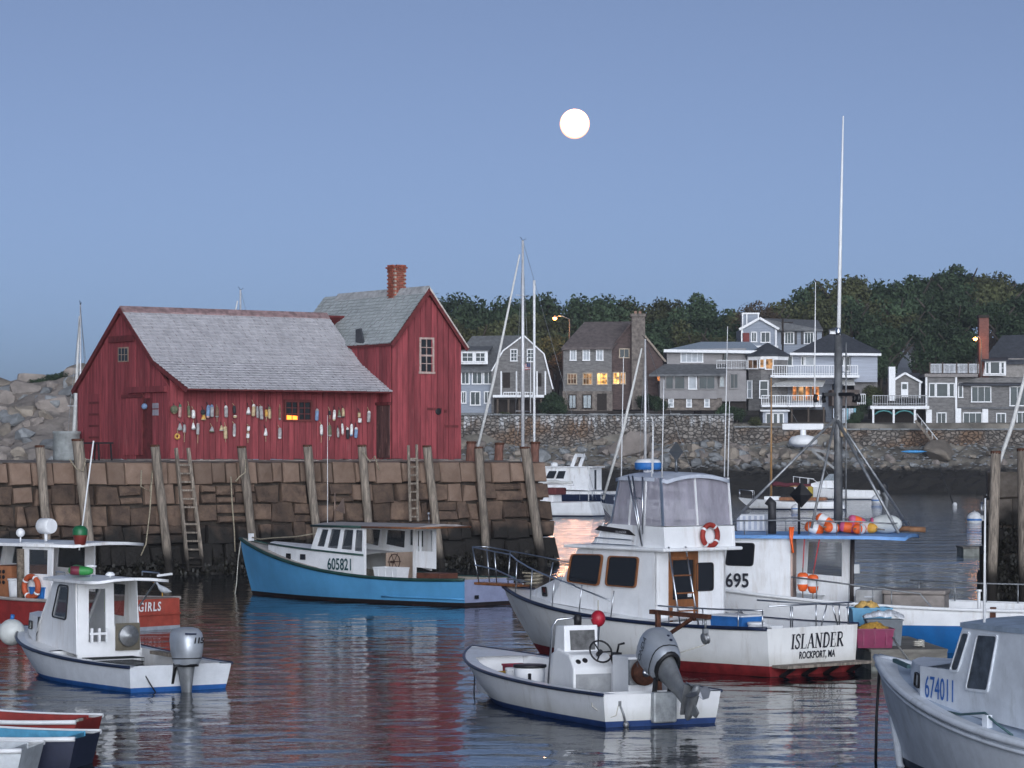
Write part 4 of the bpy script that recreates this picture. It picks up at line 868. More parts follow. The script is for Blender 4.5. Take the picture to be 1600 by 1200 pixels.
mb.grid(rows, flip=False); mb.grid([[(x,y,z-.06) for x,y,z in r] for r in rows], flip=True)
ed = rows[0]+[r[-1] for r in rows[1:]]+rows[-1][::-1][1:]+[r[0] for r in rows[::-1]][1:]; mb.grid([[(x,y,z-.06) for x,y,z in ed], ed], flip=True)
rf = CB.part('wheelhouse_roof', mb, mat('roof_grey_tan', (.36,.33,.32), .8, var=.2, scale=3))
mb = MB(); mb.tube([(6.18,.95,ZR-.0),(5,1.06,ZR-.0),(3.9,1.11,ZR)], .035, 6); O('roof_trim', mb, GREEN, rf); mb = MB(); mb.tube([(3.9,1.11,ZR),(2.6,1.11,ZR),(1.73,1.09,ZR),(1.73,-1.09,ZR)], .03, 6); O('roof_trim', mb, TEAK, rf)
mb = MB(); mb.box(3.85, 3.9, -.95, .15, .45, 1.38); hel = CB.part('helm_bulkhead', mb, mat('bulkhead_warm_lit', (.5,.38,.3), .6, var=.1))  # peach colour paints the warm evening light onto this bulkhead
mb = MB(); mb.tube([(3.7, .0+.22*math.cos(a*math.pi/10), 1.12+.22*math.sin(a*math.pi/10)) for a in range(20)], .014, 6, closed=True)
for k in range(6): a = k*math.pi/3; mb.tube([(3.72,0,1.12),(3.7,.27*math.cos(a),1.12+.27*math.sin(a))], .011, 5)
mb.tube([(3.85,0,1.12),(3.7,0,1.12)], .03, 6); O('steering_wheel', mb, mat('dark_wood', (.04,.015,.01), .4), hel)
mb = MB(); mb.box(2.0, 2.9, -.85, -.1, .26, .82); CB.part('engine_box', mb, mat('rust_brown_box', (.11,.04,.025), .7, var=.35))
mb = MB(); mb.tube([(5.9,.55,ZR+.08),(5.9,.55,ZR+3.2)], [.014,.006], 5); O('antenna', mb, WHITE2, rf)
mb = MB(); mb.tube([(5.75,.4,ZR+.08),(5.75,.4,ZR+.95)], .018, 5); mb.prism([(5.7,.4,ZR+.45),(5.35,.42,ZR+.8),(5.3,.42,ZR+.35)], (0,.02,0)); O('radar_reflector', mb, mat('reflector_brass', (.28,.2,.16), .4, .5), rf)
mb = MB(); mb.tube([(2.6,-.3,ZR+.1),(2.62,-.3,ZR+.35)], .012, 5); mb.ball((2.62,-.3,ZR+.38), .04, 8, 5); O('roof_lamp', mb, STEEL, rf)
lettering(CB.t, 'A', .2, NUMK, STERN(-.06, -.55, .52), .9)
mb = MB(); mb.box(-.07,-.055,.45,.6,.2,.3); CB.part('exhaust_port', mb, BLACK)
mb = MB(); p0 = Vector((9.9,0,1.72)); mb.tube([p0, (9.3,.1,1.66),(8.5,.25,1.72),(7.3,.5,1.78),(6.3,.6,1.9)], .02, 5); CB.part('bow_line', mb, ROPE)
mb = MB(); mb.tube([(10.25,.03,1.62),(10.3,.1,1.0),(10.2,.25,.3),(10.2,.35,-.2)], .015, 5); CB.part('painter', mb, ROPEW)
mb = MB(); mb.box(9.75,9.9,-.05,.05,1.6,1.82); CB.part('samson_post', mb, WHITE2)
tote('bait_tub', 'white plastic bait tub on the gunwale of the blue lobster boat', CB.w(3.2, .62, .62), CB.rz, .95, .5, .36, WHITE2, 'tub')
mb = MB(); mb.box(-.12,.12,-.12,.12,0,.34); 
o = thing('tub_stand', 'plain stand under the white bait tub', 'stand', CB.w(3.2,.62,.25), CB.rz); O('panel', MB().box(-.4,.4,-.2,.2,0,.365), mat('rust_brown_box', (0,0,0)), o)

# ---------------------------------------------------------------- open skiff with centre console
AB = Boat('console_skiff', 'open white skiff with centre console and tilted silver outboard', 2.28, 44.1, 23.6)
AB.hull(7.45, 2.25, 2.0, .5, .76, .03, .95, .45, 2.6, .09, GELCOAT, NAVY, mat('boot_blue', (.02,.05,.16), .5), .06, rail=NAVY, rr=.028, gun=.2)
AB.deck(6.1, 7.42, .01, .03, GELCOAT); AB.well(.5, 6.3, .12, .2, GELCOAT)
mb = MB(); mb.box(.03,.5,-.8,.8,.1,.3); AB.part('splash_well', mb, mat('well_grimy', (.1,.11,.1), .7, var=.5, scale=6))
# notch in the transom is suggested by the motor bracket; console
mb = MB(); mb.prism([(3.35,.34,.12),(2.45,.34,.12),(2.45,.34,.72),(2.62,.34,.92),(3.1,.34,1.0),(3.35,.34,.9)], (0,-.72,0)); con = AB.part('console', mb, GELCOAT, bevel=.03)
mb = MB(); mb.prism([(3.3,.31,.9),(3.25,.29,1.36),(2.92,.29,1.38),(2.86,.31,.92)], (0,-.6,0)); 
O('windscreen_box', mb, GELCOAT, con, bevel=.02)
O('windscreen', MB().prism([(2.87,.2,.98),(2.87,-.24,.98),(2.905,-.24,1.3),(2.905,.2,1.3)], (-.012,0,0)), mat('salted_glass', (.12,.12,.12), .3, var=.5, scale=5), con)
O('panel', MB().box(2.435,2.448,-.32,.3,.16,.62), mat('panel_grey', (.36,.37,.38), .5), con)
for (y, z) in ((.22,.81),(.1,.83),(.12,.75)):
    O('gauge', MB().lathe([(.045,0),(.045,.012),(.035,.014)], 14, 0, Matrix.Translation((2.535,y,z)) @ Matrix.Rotation(R(-52), 4, 'Y')), BLACK, con)
mb = MB(); Mw = Matrix.Translation((2.4,-.12,.98)) @ Matrix.Rotation(R(-62), 4, 'Y')
mb.tube([tuple(Mw @ Vector((.19*math.cos(a*math.pi/11), .19*math.sin(a*math.pi/11), 0))) for a in range(22)], .016, 6, closed=True)
for k in range(3): a = k*2.094+.5; mb.tube([tuple(Mw @ Vector((0,0,-.03))), tuple(Mw @ Vector((.19*math.cos(a), .19*math.sin(a), 0)))], .013, 5)
mb.tube([tuple(Mw @ Vector((0,0,-.12))), tuple(Mw @ Vector((0,0,0)))], .04, 8); O('steering_wheel', mb, BLACK, con)
mb = MB(); mb.box(2.45,2.6,-.52,-.4,.78,.95); mb.tube([(2.5,-.46,.95),(2.44,-.46,1.08),(2.44,-.56,1.1)], .02, 6); O('throttle', mb, BLACK, con)
tubes(AB, 'console_hoop', [[(3.3,.42,.2),(3.1,.42,1.35),(3.05,.36,1.47),(3.05,0,1.5),(3.05,-.36,1.47),(3.1,-.42,1.35),(3.3,-.42,.2)]], .018, STEEL, con)
mb = MB(); mb.lathe([(.06,0),(.065,.1),(.05,.17),(.01,.18)], 12, 0, Matrix.Translation((2.98,.02,1.38))); O('compass', mb, BLACK, con)
mb = MB(); mb.box(1.55,2.15,-.72,-.2,.12,.94); wb = AB.part('hauler_box', mb, GELCOAT, bevel=.02)
mb = MB(); mb.box(1.5,1.56,-.66,-.2,.5,.9); O('hauler_plate', mb, GALV, wb)
mb = MB(); Mh = Matrix.Translation((1.5,-.42,.7)) @ Matrix.Rotation(R(-90), 4, 'Y'); mb.lathe([(.05,0),(.2,.0),(.21,.03),(.13,.06),(.21,.1),(.2,.12),(.06,.13)], 22, 0, Mh); O('pot_hauler', mb, RUST, wb); mb = MB(); mb.lathe([(.07,.13),(.07,.16),(.03,.18)], 12, 0, Mh); O('hub', mb, STEEL, wb)
# davit arm
dv = AB.part('davit', MB().bar((1.55,-.75,.12),(1.55,-.72,1.65),.07,.07), RUST)
O('boom', MB().bar((1.75,-.7,1.64),(.35,-1.02,1.62),.08,.07), RUST, dv); O('brace', MB().bar((1.9,-.55,.95),(.75,-.93,1.58),.05,.05), RUST, dv)
O('chain', MB().tube([(.45,-1.0,1.6),(.45,-1.0,1.42)], .02, 6), GALV, dv)
O('snatch_block', MB().lathe([(.02,-.045),(.085,-.04),(.095,-.02),(.07,0),(.095,.02),(.085,.04),(.02,.045)], 16, 0, Matrix.Translation((.45,-1.0,1.28)) @ Matrix.Rotation(R(75), 4, 'X')), GALV, dv)
O('block_strap', MB().bar((.45,-1.0,1.43),(.45,-1.0,1.24),.05,.09), GALV, dv)
O('haul_line', MB().tube([(.46,-1.0,1.18),(1.45,-.45,.84)], .01, 5), ROPEW, dv)
ob, Mo = outboard(AB, -.1, .72, 58, SILVER, 1.12)
lettering(ob, 'HONDA', .13, mat('decal_dark', (.06,.065,.075), .5, var=0.), Mo @ basis((-.2,.248,.36), (-1,0,0), (0,0,1)), 1.0, .15, 0, 'marking')
for dz in (.2,.3): O('cowl_button', MB().lathe([(.022,0),(.022,.012),(.01,.014)], 10, 0, Mo @ Matrix.Translation((-.5,-.06,dz)) @ Matrix.Rotation(R(-90), 4, 'Y')), NAVY, ob)
O('clamp_plate', MB().box(-.16,-.03,-.2,.2,.05,.52), mat('clamp_grey', (.35,.37,.38), .5, .3, var=.3), ob, bevel=.03)
mb = MB(); mb.bar((-.02,.72,.4),(-.02,.72,.32),.06,.05); mb.tube([(-.03,.72,.36),(-.05,.66,.2),(-.05,.62,.05)], .018, 6); mb.ball((-.06,.62,.04), .05, 8, 6); AB.part('transom_fender', mb, GALV)
mb = MB(); mb.tube([(.5,.95,.52),(.3,1.02,.3),(.0,.9,.14),(-.04,.78,.18),(-.04,.74,.34)], .008, 5); AB.part('stern_line', mb, ROPEW)
mb = MB(); mb.tube([(7.05,.12,.3),(7.0,.16,-.1)], .012, 5); AB.part('mooring_line', mb, BLACK)
lettering(AB.t, 'MS  7141', .13, mat('reg_blue', (.02,.05,.1), .5), basis((6.3,.62,.44), (-.85,.45,-.03), (.1,.15,1)), .8, .15) if False else None
for i, t_ in enumerate((.89,.9,.91,.92)):
    p = AB.pt(t_, .5); mb = MB(); mb.bar(p+Vector((0,.012,.06)), p+Vector((.0,.004,-.07)), .03, .006); AB.part('registration_mark', mb, mat('reg_blue', (.02,.05,.1), .5))
bucket('bait_barrel', 'white barrel with black rim in the open skiff', AB.w(4.0,.42,.12), .26, .56, WHITE2, 'barrel', BLACK, False)
bucket('white_pail', 'small white pail beside the barrel in the open skiff', AB.w(4.45,.52,.12), .13, .48, WHITE2)
tote('yellow_basket', 'yellow plastic basket in the bow of the open skiff', AB.w(4.95,.35,.12), AB.rz, .45, .35, .36, mat('yellow_plastic', (.42,.26,.02), .5), 'basket')
tote('red_basket', 'dark red plastic basket in the bow of the open skiff', AB.w(5.25,.1,.12), AB.rz, .45, .35, .46, mat('maroon_plastic', (.3,.02,.05), .5), 'basket')
mb = MB(); mb.ball((0,0,0), .12, 16, 10, sq=(1,1,1.15)); o = thing('red_float', 'round red float hanging by the console of the open skiff', 'float', AB.w(3.05,-.38,1.47)); O('ball', mb, mat('red_float', (.35,.015,.03), .4), o); mb = MB(); mb.tube([(0,0,.1),(0,0,.3)], .012, 5); O('eye', mb, ROPEW, o)
mb = MB(); mb.tube([(0,0,0),(.02,0,1.0),(.02,.05,1.3)], .008, 5)
mb = MB(); mb.tube([(3.6,.6,.56),(3.55,.62,.4),(3.4,.5,.14)], .03, 7); AB.part('hose', mb, BLACK)

for i, (x, y, r, nm, mm) in enumerate(((5.6,-.3,.2,'loose coil of pale rope in the bow of the open skiff',ROPEW),(1.1,.45,.18,'tangle of brown line beside the splash well of the open skiff',ROPE))):
    mb = MB(); mb.tube([((r+.03*math.sin(a*1.7))*math.cos(a*.55), (r*.8+.03*math.cos(a*1.3))*math.sin(a*.55), .02+.004*a) for a in range(48)], .016, 5); O('rope_coil', mb, mm, loc=AB.w(x, y, .13), label=nm, cat='rope')
# ---------------------------------------------------------------- small cabin skiff, left
SB = Boat('cabin_skiff', 'small white cabin skiff with upright silver outboard and blue boot stripe', -5.87, 50.7, 33)
SB.hull(6.75, 2.25, 1.98, .45, .8, .02, .85, .45, 2.5, .08, mat('skiff_grey_white', (.66,.69,.73), .35, var=.07), mat('blue_boot', (.02,.1,.32), .5), mat('blue_boot', (.02,.1,.32), .5), .1, rail=NAVY, rr=.032, gun=.16)
SB.deck(3.6, 6.7, .0, .04, WHITE); SB.well(.1, 3.6, .1, .16, GELCOAT, mat('sole_tan', (.22,.16,.09), .85, var=.4, scale=4))
q0 = [(4.95,.56,.62),(2.72,.72,.5),(2.85,.68,1.84),(4.05,.56,1.84)]
mb = MB(); trp = [(6.15,.18,.8),(5.4,.48,.72),(4.7,.66,.6)]
for sg in (1,-1): mb.grid([[(x,sg*y,z) for x,y,z in trp],[(x-.06,sg*y*.96,1.1) for x,y,z in trp]], flip=(sg > 0), sm=False)
mb.grid([[(x-.06,y*k*.96,1.1+.03*(1-k*k)) for k in (1,0,-1)] for x,y,z in trp]); mb.add([(6.15,.18,.75),(6.15,-.18,.75),(6.09,-.17,1.1),(6.09,.17,1.1)], [(3,2,1,0)])
tk = SB.part('trunk_cabin', mb, WHITE); rwin(tk, [(5.38,.492,.84),(5.1,.56,.84),(5.1,.55,1.0),(5.38,.48,1.0)], BLACK, None, .04, .02, .02, (.24,.97,0), 'port_light')
wsd = framewall(SB, 'wheelhouse_side', q0, [(.3,.7,.46,.9)], .04, WHITE, CLEAR)
n_ = qn(q0); rwin(wsd, [bil(q0,.28,.43)+n_*.004, bil(q0,.72,.43)+n_*.004, bil(q0,.72,.93)+n_*.004, bil(q0,.28,.93)+n_*.004], BLACK, CLEAR, .1, .03, .02)
framewall(SB, 'wheelhouse_side', [(2.72,-.58,.5),(4.95,-.5,.62),(4.05,-.5,1.84),(2.85,-.55,1.84)], [(.3,.75,.46,.92)], .04, WHITE, CLEAR)
framewall(SB, 'wheelhouse_front', [(4.95,-.5,.8),(4.95,.56,.8),(4.05,.56,1.84),(4.05,-.5,1.84)], [(.08,.47,.3,.9),(.53,.92,.3,.9)], .04, WHITE, CLEAR)
abk = framewall(SB, 'aft_bulkhead', [(2.72,.7,.1),(2.72,-.56,.1),(2.78,-.53,1.83),(2.78,.66,1.83)], [(.18,.46,.36,.92),(.6,.985,.52,1.0)], .04, WHITE, None)
mb = MB(); rows = [[(x, .08+y*k, 1.86+.05*(1-k*k)+.02*(x < 2)) for k in (1,.5,0,-.5,-1)] for x, y in ((4.25,.62),(3.5,.68),(2.7,.72),(2.2,.72),(1.65,.7))]
mb.grid(rows); mb.grid([[(x,y,z-.05) for x,y,z in r] for r in rows], flip=True); ed = rows[0]+[r[-1] for r in rows[1:]]+rows[-1][::-1][1:]+[r[0] for r in rows[::-1]][1:]; mb.grid([[(x,y,z-.05) for x,y,z in ed], ed], flip=True)
rf = SB.part('roof', mb, WHITE)
tubes(SB, 'roof_rail', [[(2.5,-.5,1.93),(2.5,-.5,2.0),(1.8,-.5,2.0),(1.8,-.5,1.93)], [(4.1,.5,1.9),(4.1,.5,1.97),(3.5,.6,1.97),(3.5,.6,1.92)], [(4.1,.2,1.9),(4.1,.2,1.97),(3.5,.3,1.97),(3.5,.3,1.92)]], .014, STEEL, rf)
tubes(SB, 'strut', [[(2.74,-.55,1.35),(1.9,-.5,1.86)]], .016, STEEL)
mb = MB(); mb.lathe([(.08,0),(.09,.03),(.05,.07),(.01,.075)], 12, 0, Matrix.Translation((2.6,.1,1.93))); mb.tube([(2.6,.1,1.9),(2.6,.1,1.94)], .02, 6); O('gps_puck', mb, WHITE2, rf)
mb = MB(); mb.tube([(3.0,.3,1.9),(3.0,.3,2.08)], .012, 5); mb.lathe([(.1,0),(.11,.03),(.03,.05)], 12, 0, Matrix.Translation((3.0,.3,2.08))); O('light', mb, WHITE2, rf)
mb = MB(); mb.bar((1.75,-.45,1.95),(1.45,-.58,1.99),.05,.04); O('stern_light', mb, WHITE2, rf)
mb = MB(); Mh = Matrix.Translation((2.7,-.28,.82)) @ Matrix.Rotation(R(-90), 4, 'Y'); mb.lathe([(.05,0),(.2,.0),(.21,.03),(.16,.06),(.2,.1),(.19,.12),(.05,.12),(.03,.16)], 22, 0, Mh); O('pot_hauler', mb, GALV, abk); O('hauler_plate', MB().box(2.66,2.7,-.53,-.05,.55,1.05), mat('hauler_bronze', (.18,.16,.12), .5, .5), abk)
o_, Mo = outboard(SB, -.12, .46, 3, SILVER, 1.05)
lettering(o_, '115', .13, BLACK, Mo @ basis((-.525,-.06,.4), (0,-1,0), (0,0,1)), 1.0, .2, .006, 'marking')
mb = MB(); mb.grid([[(-.2+.318*math.cos(t_)*abs(math.cos(t_))**-.25, .244*math.sin(t_)*abs(math.sin(t_))**-.25, z_) for t_ in (1.35,1.8,2.2,2.6)] for z_ in (.3,.42)], M=Mo) if False else None
for yy in (.0,): O('air_slot', MB().prism([tuple(Mo @ Vector(p)) for p in ((-.5,.17,.535),(-.53,-.02,.525),(-.52,-.02,.5),(-.495,.17,.51))], (-.012,0,0)), NAVY, o_)
O('trap_box', MB().box(.15,.85,-.62,.42,.1,.4), WHITE2, SB.t, bevel=.03)
mb = MB(); mb.bar((2.6,-.8,.5),(.9,-.78,.48),.2,.06); SB.part('side_seat', mb, WOODG)
mb = MB(); mb.tube([(-.02,.72,.4),(-.1,.6,.15),(-.16,.45,-.1)], .012, 5); SB.part('stern_line', mb, BLACK)
for i in range(3): mb = MB(); mb.box(2.55,2.6,.5-.15*i-.04,.5-.15*i,.72,.98); SB.part('slatted_rack', mb, WHITE2)
mb = MB(); mb.box(2.56,2.59,.16,.52,.86,.9); SB.part('rack_rail', mb, WHITE2)
# wire lobster trap
TRAP = mat('trap_wire', (.03,.035,.035), .6, .3)
mb = MB(); mb.tube([((.2+.04*math.sin(a*1.9))*math.cos(a*.6), (.17+.03*math.cos(a*1.3))*math.sin(a*.6), .02+.004*a) for a in range(44)], .018, 5); O('rope_coil', mb, ROPE, loc=SB.w(1.45,.1,.11), label='brown rope coil on the deck of the cabin skiff', cat='rope')
tr_ = thing('lobster_trap', 'dark wire lobster trap in the cabin skiff', 'lobster trap', SB.w(2.15,.25,.1), SB.rz)
for k in range(9): mb = MB(); x = -.25+.0625*k; mb.tube([(x,-.5,.02),(x,-.5,.36),(x,.5,.36),(x,.5,.02)], .006, 4); O('wire_hoop', mb, TRAP, tr_)
for k in range(6): mb = MB(); z = .02+.068*k; mb.tube([(-.25,-.5,z),(.25,-.5,z),(.25,.5,z),(-.25,.5,z)], .006, 4, closed=True); O('wire_band', mb, TRAP, tr_)
mb = MB(); mb.box(-.24,.24,-.49,.49,.02,.3); O('netting', mb, mat('trap_net', (.05,.055,.06), .9, var=.6, scale=20, alpha=.6), tr_)
o = thing('fender_ball', 'big round white fender at the bow of the cabin skiff', 'fender', SB.w(6.3,.45,.72)); O('ball', MB().ball((0,0,0), .26, 20, 12), mat('fender_white', (.6,.62,.6), .5, var=.08), o); O('neck', MB().tube([(0,0,.24),(.02,-.02,.34)], .04, 8), BLUEP, o)
for i, (x, y, l, dx, dy) in enumerate([(3.4,.35,.5,.3,.9),(3.0,.5,.45,.2,.8)]):
    G1 = mat('buoy_green', (.03,.22,.05), .5, var=.15); G2 = mat('buoy_maroon', (.15,.02,.04), .5, var=.15)
    lobster_buoy('roof_buoy', ['green lobster buoy lying on the cabin skiff roof', 'green and maroon lobster buoy on the cabin skiff roof'][i], SB.w(x, y, 2.02), .085, l, [G1, G2], [0,0,0,0,1 if i else 0,1 if i else 0,0,0], Matrix.Rotation(SB.rz+i, 4, 'Z') @ Matrix.Rotation(R(88), 4, 'Y'), False, 'buoys on the cabin skiff roof')
mb = MB(); mb.tube([(.2*math.cos(a*.6)*(1-a*.01), .16*math.sin(a*.6), .015+.003*a) for a in range(34)], .014, 5); O('rope_coil', mb, ROPEW, loc=SB.w(3.75,.25,1.92), label='small coil of pale rope on the cabin skiff roof', cat='rope')
mb = MB(); mb.box(-.06,.06,-.03,.03,0,.42); o = O('life_vest', mb, mat('hi_vis', (.45,.6,.03), .7), loc=SB.w(3.6,-.3,1.2), rot=(0,0,SB.rz), label='bright yellow-green vest hanging in the cabin skiff', cat='vest', bevel=.02)
# ---------------------------------------------------------------- blue and white fishing boat 695
EB = Boat('fishing_boat', 'white and blue fishing boat with tall mast, wheelhouse numbered 695', 12.72, 60.9, 75)
DBLUE = streaks(mat('deep_blue_hull', (.015,.12,.34), .4, var=.1), (.05,.1,.2), .5, 2.5); 
EB.hull(11.2, 3.3, 2.9, .92, 1.65, .06, .8, .45, 2.3, .58, WHITE, mat('fouled_black', (0,0,0)), DBLUE, .05, rail=WHITE2, rr=.04, gun=.18)
EB.deck(6.4, 11.1, -.05, .05, WHITE); EB.well(.08, 6.5, .45, .18, WHITE)
Y5 = 1.2
q = [(9.1,Y5*.86,1.0),(6.7,Y5,.9),(6.7,Y5,2.42),(8.8,Y5*.86,2.42)]
sw = framewall(EB, 'wheelhouse_side', q, [], .06, WHITE)
n_ = qn(q); rwin(sw, [bil(q,.36,.56)+n_*.004, bil(q,.64,.56)+n_*.004, bil(q,.64,.9)+n_*.004, bil(q,.36,.9)+n_*.004], BLACK, None, .08, .025, .02)
lettering(EB.t, '695', .42, NUMK, basis((7.85, Y5-.03, 1.45), (-1,.07,0), (0,0,1)), .85, 0, .008)
framewall(EB, 'wheelhouse_front', [(9.1,-1.03,1.0),(9.1,1.03,1.0),(8.8,1.03,2.42),(8.8,-1.03,2.42)], [(.06,.33,.5,.9),(.37,.63,.5,.9),(.67,.94,.5,.9)], .06, WHITE, GLASSD)
q = [(5.75,-Y5,.5),(9.1,-Y5*.86,1.0),(8.8,-Y5*.86,2.42),(5.75,-Y5,2.42)]
sw2 = framewall(EB, 'wheelhouse_side', q, [(.06,.3,.5,.9)], .06, WHITE, CLEAR)
mb = MB(); mb.box(6.66,6.72,.62,Y5-.06,.5,2.42); EB.part('aft_bulkhead', mb, mat('bulkhead_dirty', (.35,.26,.22), .7, var=.4, scale=3))
mb = MB(); mb.box(8.2,8.28,-1.0,1.0,.5,2.42); EB.part('inner_bulkhead', mb, WHITE)
ROOFB = mat('roof_blue', (.16,.34,.66), .5, var=.12)
mb = MB(); rows = [[(x, y*k, 2.44+.05*(1-k*k)-.03*(x < 5)) for k in (1,.5,0,-.5,-1)] for x, y in ((9.1,1.12),(8,1.24),(6.7,1.3),(5,1.28),(4.25,1.22))]
mb.grid(rows); mb.grid([[(x,y,z-.07) for x,y,z in r] for r in rows], flip=True); ed = rows[0]+[r[-1] for r in rows[1:]]+rows[-1][::-1][1:]+[r[0] for r in rows[::-1]][1:]; mb.grid([[(x,y,z-.07) for x,y,z in ed], ed], flip=True)
rf = EB.part('roof', mb, ROOFB)
rail_ = [(9.0,1.05,2.72),(7,1.22,2.76),(5.2,1.2,2.74),(4.5,1.15,2.7),(4.5,-1.15,2.7),(5.2,-1.2,2.74),(7,-1.22,2.76),(9.0,-1.05,2.72)]
tubes(EB, 'roof_rail', [rail_], .016, GALV, rf)
tubes(EB, 'roof_stanchion', [[(x,sg*y,2.42),(x,sg*y,2.74)] for x, y in ((8.7,1.06),(8.2,1.1),(7.7,1.15),(7.2,1.2),(6.3,1.22),(5.7,1.2),(5.2,1.19)) for sg in (1,-1)], .012, GALV, rf)
mb = MB(); mb.tube([(7.15,.85,2.45),(7.15,.85,2.95),(7.15,.85,3.1),(7.25,.85,3.18)], [.09,.09,.1,.1], 10); O('exhaust_stack', mb, mat('sooty_stack', (.05,.05,.055), .6, .4, var=.4), rf)
# mast, rig
MZ = 6.75
mb = MB(); mb.tube([(5.85,0,2.45),(5.85,0,MZ)], [.1,.085], 10); ms = EB.part('mast', mb, mat('mast_grey', (.16,.165,.17), .5, .4, var=.3))
mb = MB(); mb.tube([(5.85,.0,6.3),(5.8,0,8.9),(5.74,0,11.5)], [.05,.035,.015], 7); O('whip_antenna', mb, WHITE2, ms)
mb = MB(); mb.tube([(6.35,.1,5.2),(6.33,.1,7.9)], [.02,.008], 5); O('whip_antenna', mb, WHITE2, ms)
for i in range(14): O('step', MB().tube([(5.75,-.13,2.6+i*.28),(5.95,-.13,2.6+i*.28)], .012, 5), GALV, ms)
O('mast_ladder_rail', MB().tube([(5.7,-.14,2.5),(5.7,-.14,6.6)], .018, 5), GALV, ms)
mb = MB(); mb.bar((5.5,.25,5.47),(6.2,-.25,5.47),.12,.07); mb.bar((5.55,-.2,5.47),(6.15,.2,5.47),.1,.07)
for dx, dy in ((.45,.2),(-.45,.15),(.35,-.3),(-.3,-.3)): mb.tube([(5.85+dx,dy,5.47),(5.85+dx*1.05,dy,5.38),(5.85+dx,dy,5.3)], .05, 6)
O('spreader', mb, BLACK, ms)
O('radar_bracket', MB().bar((5.85,0,4.18),(6.55,.1,4.3),.06,.06), mat('mast_grey', (0,0,0)), ms); O('radar_bracket', MB().bar((5.85,0,3.8),(6.4,.08,4.25),.05,.05), mat('mast_grey', (0,0,0)), ms)
mb = MB(); Mr = Matrix.Translation((6.6,.1,4.33)); mb.lathe([(.18,0),(.3,.06),(.32,.14),(.26,.22),(.1,.26)], 16, 0, Mr); mb.tube([(6.6,.1,4.56),(6.6,.1,4.72)], .07, 8); mb.box(6.1+.05,7.05,.03,.17,4.7,4.84); O('radar', mb, WHITE2, ms, bevel=.02)
O('mast_lamp', MB().lathe([(.06,0),(.07,.06),(.07,.16),(.03,.2)], 10, 0, Matrix.Translation((5.72,.12,4.55))), mat('lamp_buff', (.5,.38,.24), .5), ms)
O('mast_lamp', MB().lathe([(.05,0),(.06,.06),(.06,.14),(.03,.18)], 10, 0, Matrix.Translation((5.85,0,MZ))), STEEL, ms)
for a, b, r in (((5.85,.1,5.0),(8.15,1.1,2.55),.03),((5.85,.1,4.9),(4.4,1.1,2.5),.035),((5.85,-.1,4.9),(4.4,-1.1,2.5),.03),((5.9,.1,4.95),(6.25,1.15,2.6),.03)): O('stay', MB().tube([b, a], r, 6), GALV, ms)
# radar reflector on a pole
mb = MB(); mb.tube([(6.55,.95,2.45),(6.55,.95,3.2)], .03, 6); c_ = Vector((6.5,.95,3.3)); mb.add([c_+Vector(p)*1.15 for p in ((.22,0,0),(0,.12,0),(-.22,0,0),(0,-.12,0),(0,0,.24),(0,0,-.24))], [(0,1,4),(1,2,4),(2,3,4),(3,0,4),(1,0,5),(2,1,5),(3,2,5),(0,3,5)]); O('radar_reflector', mb, BLACK, rf)
# rails along the bulwark
def el(x, h, sg=1): t = EB.st(x); p = EB.pt(t, EB.zs(t)); return (p.x, sg*(p.y-.08), p.z+h)
tubes(EB, 'bulwark_rail', [[el(6.75,.45),el(5.5,.4),el(4.5,.33),el(4.0,.3),el(3.75,.02)], [el(4.6,.42,-1),el(3,.42,-1),el(1.5,.42,-1),el(.2,.42,-1)]], .018, GALV)
tubes(EB, 'stanchion', [[el(x,0),el(x,h)] for x, h in ((6.2,.43),(5.5,.4),(5.0,.36),(4.6,.33))]+[[el(x,0,-1),el(x,.42,-1)] for x in (4.4,3.6,2.9,2.2,1.4,.6)], .014, GALV)
mb = MB(); mb.tube([el(2.75,0),el(2.75,.4)], .035, 7); mb.lathe([(.06,0),(.06,.05)], 8, 0, Matrix.Translation(el(2.75,.38))); EB.part('davit_post', mb, WHITE2)
mb = MB(); p = Vector(el(2.45,-.05)); mb.box(p.x-.06,p.x+.06,p.y-.05,p.y+.1,p.z-.2,p.z+.12); EB.part('roller_block', mb, RUST)
mb = MB(); mb.tube([(5.72,-1.1,.6),(5.7,-1.12,2.38)], .05, 7); EB.part('aft_post', mb, mat('dark_pipe', (.06,.05,.05), .6))
for z in (1.55,1.05): mb = MB(); mb.box(5.55,5.7,-1.22,-1.1,z,z+.2); EB.part('junction_box', mb, WHITE2)
def grp(o): return o
bx = thing('fish_box', 'grey-brown insulated fish box on the deck of the fishing boat', 'fish box', EB.w(4.15,.1,.45), EB.rz); INS = mat('insulated_grey', (.26,.23,.21), .8, var=.3, scale=2)
O('box', MB().box(-.65,.65,-.45,.45,0,.72), INS, bx, bevel=.03); O('lid', MB().box(-.68,.68,-.48,.48,.725,.82), INS, bx, bevel=.03)
bx = thing('metal_chest', 'pale grey chest behind the wheelhouse of the fishing boat', 'chest', EB.w(5.15,-.2,.45), EB.rz); O('box', MB().box(-.3,.3,-.4,.4,0,.8), mat('chest_grey', (.36,.36,.36), .6, var=.2), bx, bevel=.02); O('handle', MB().bar((-.1,.42,.65),(.1,.42,.65),.03), STEEL, bx)
mb = MB()
wc = thing('white_crate', 'white slatted crate on the roof of the fishing boat', 'crate', EB.w(7.75,-.2,2.5), EB.rz)
O('crate_body', MB().box(-.3,.32,-.3,.3,0,.36), WHITE2, wc, bevel=.03)
for k in range(5): O('slat', MB().box(-.26+.125*k,-.2+.125*k,.3,.32,.03,.33), mat('slat_grey', (.45,.48,.55), .6), wc)
BO = [ORANGE, WHITE2]; YEL = mat('buoy_yellow', (.6,.32,.05), .5, var=.15); PNK = mat('buoy_pink', (.55,.1,.22), .5, var=.15)
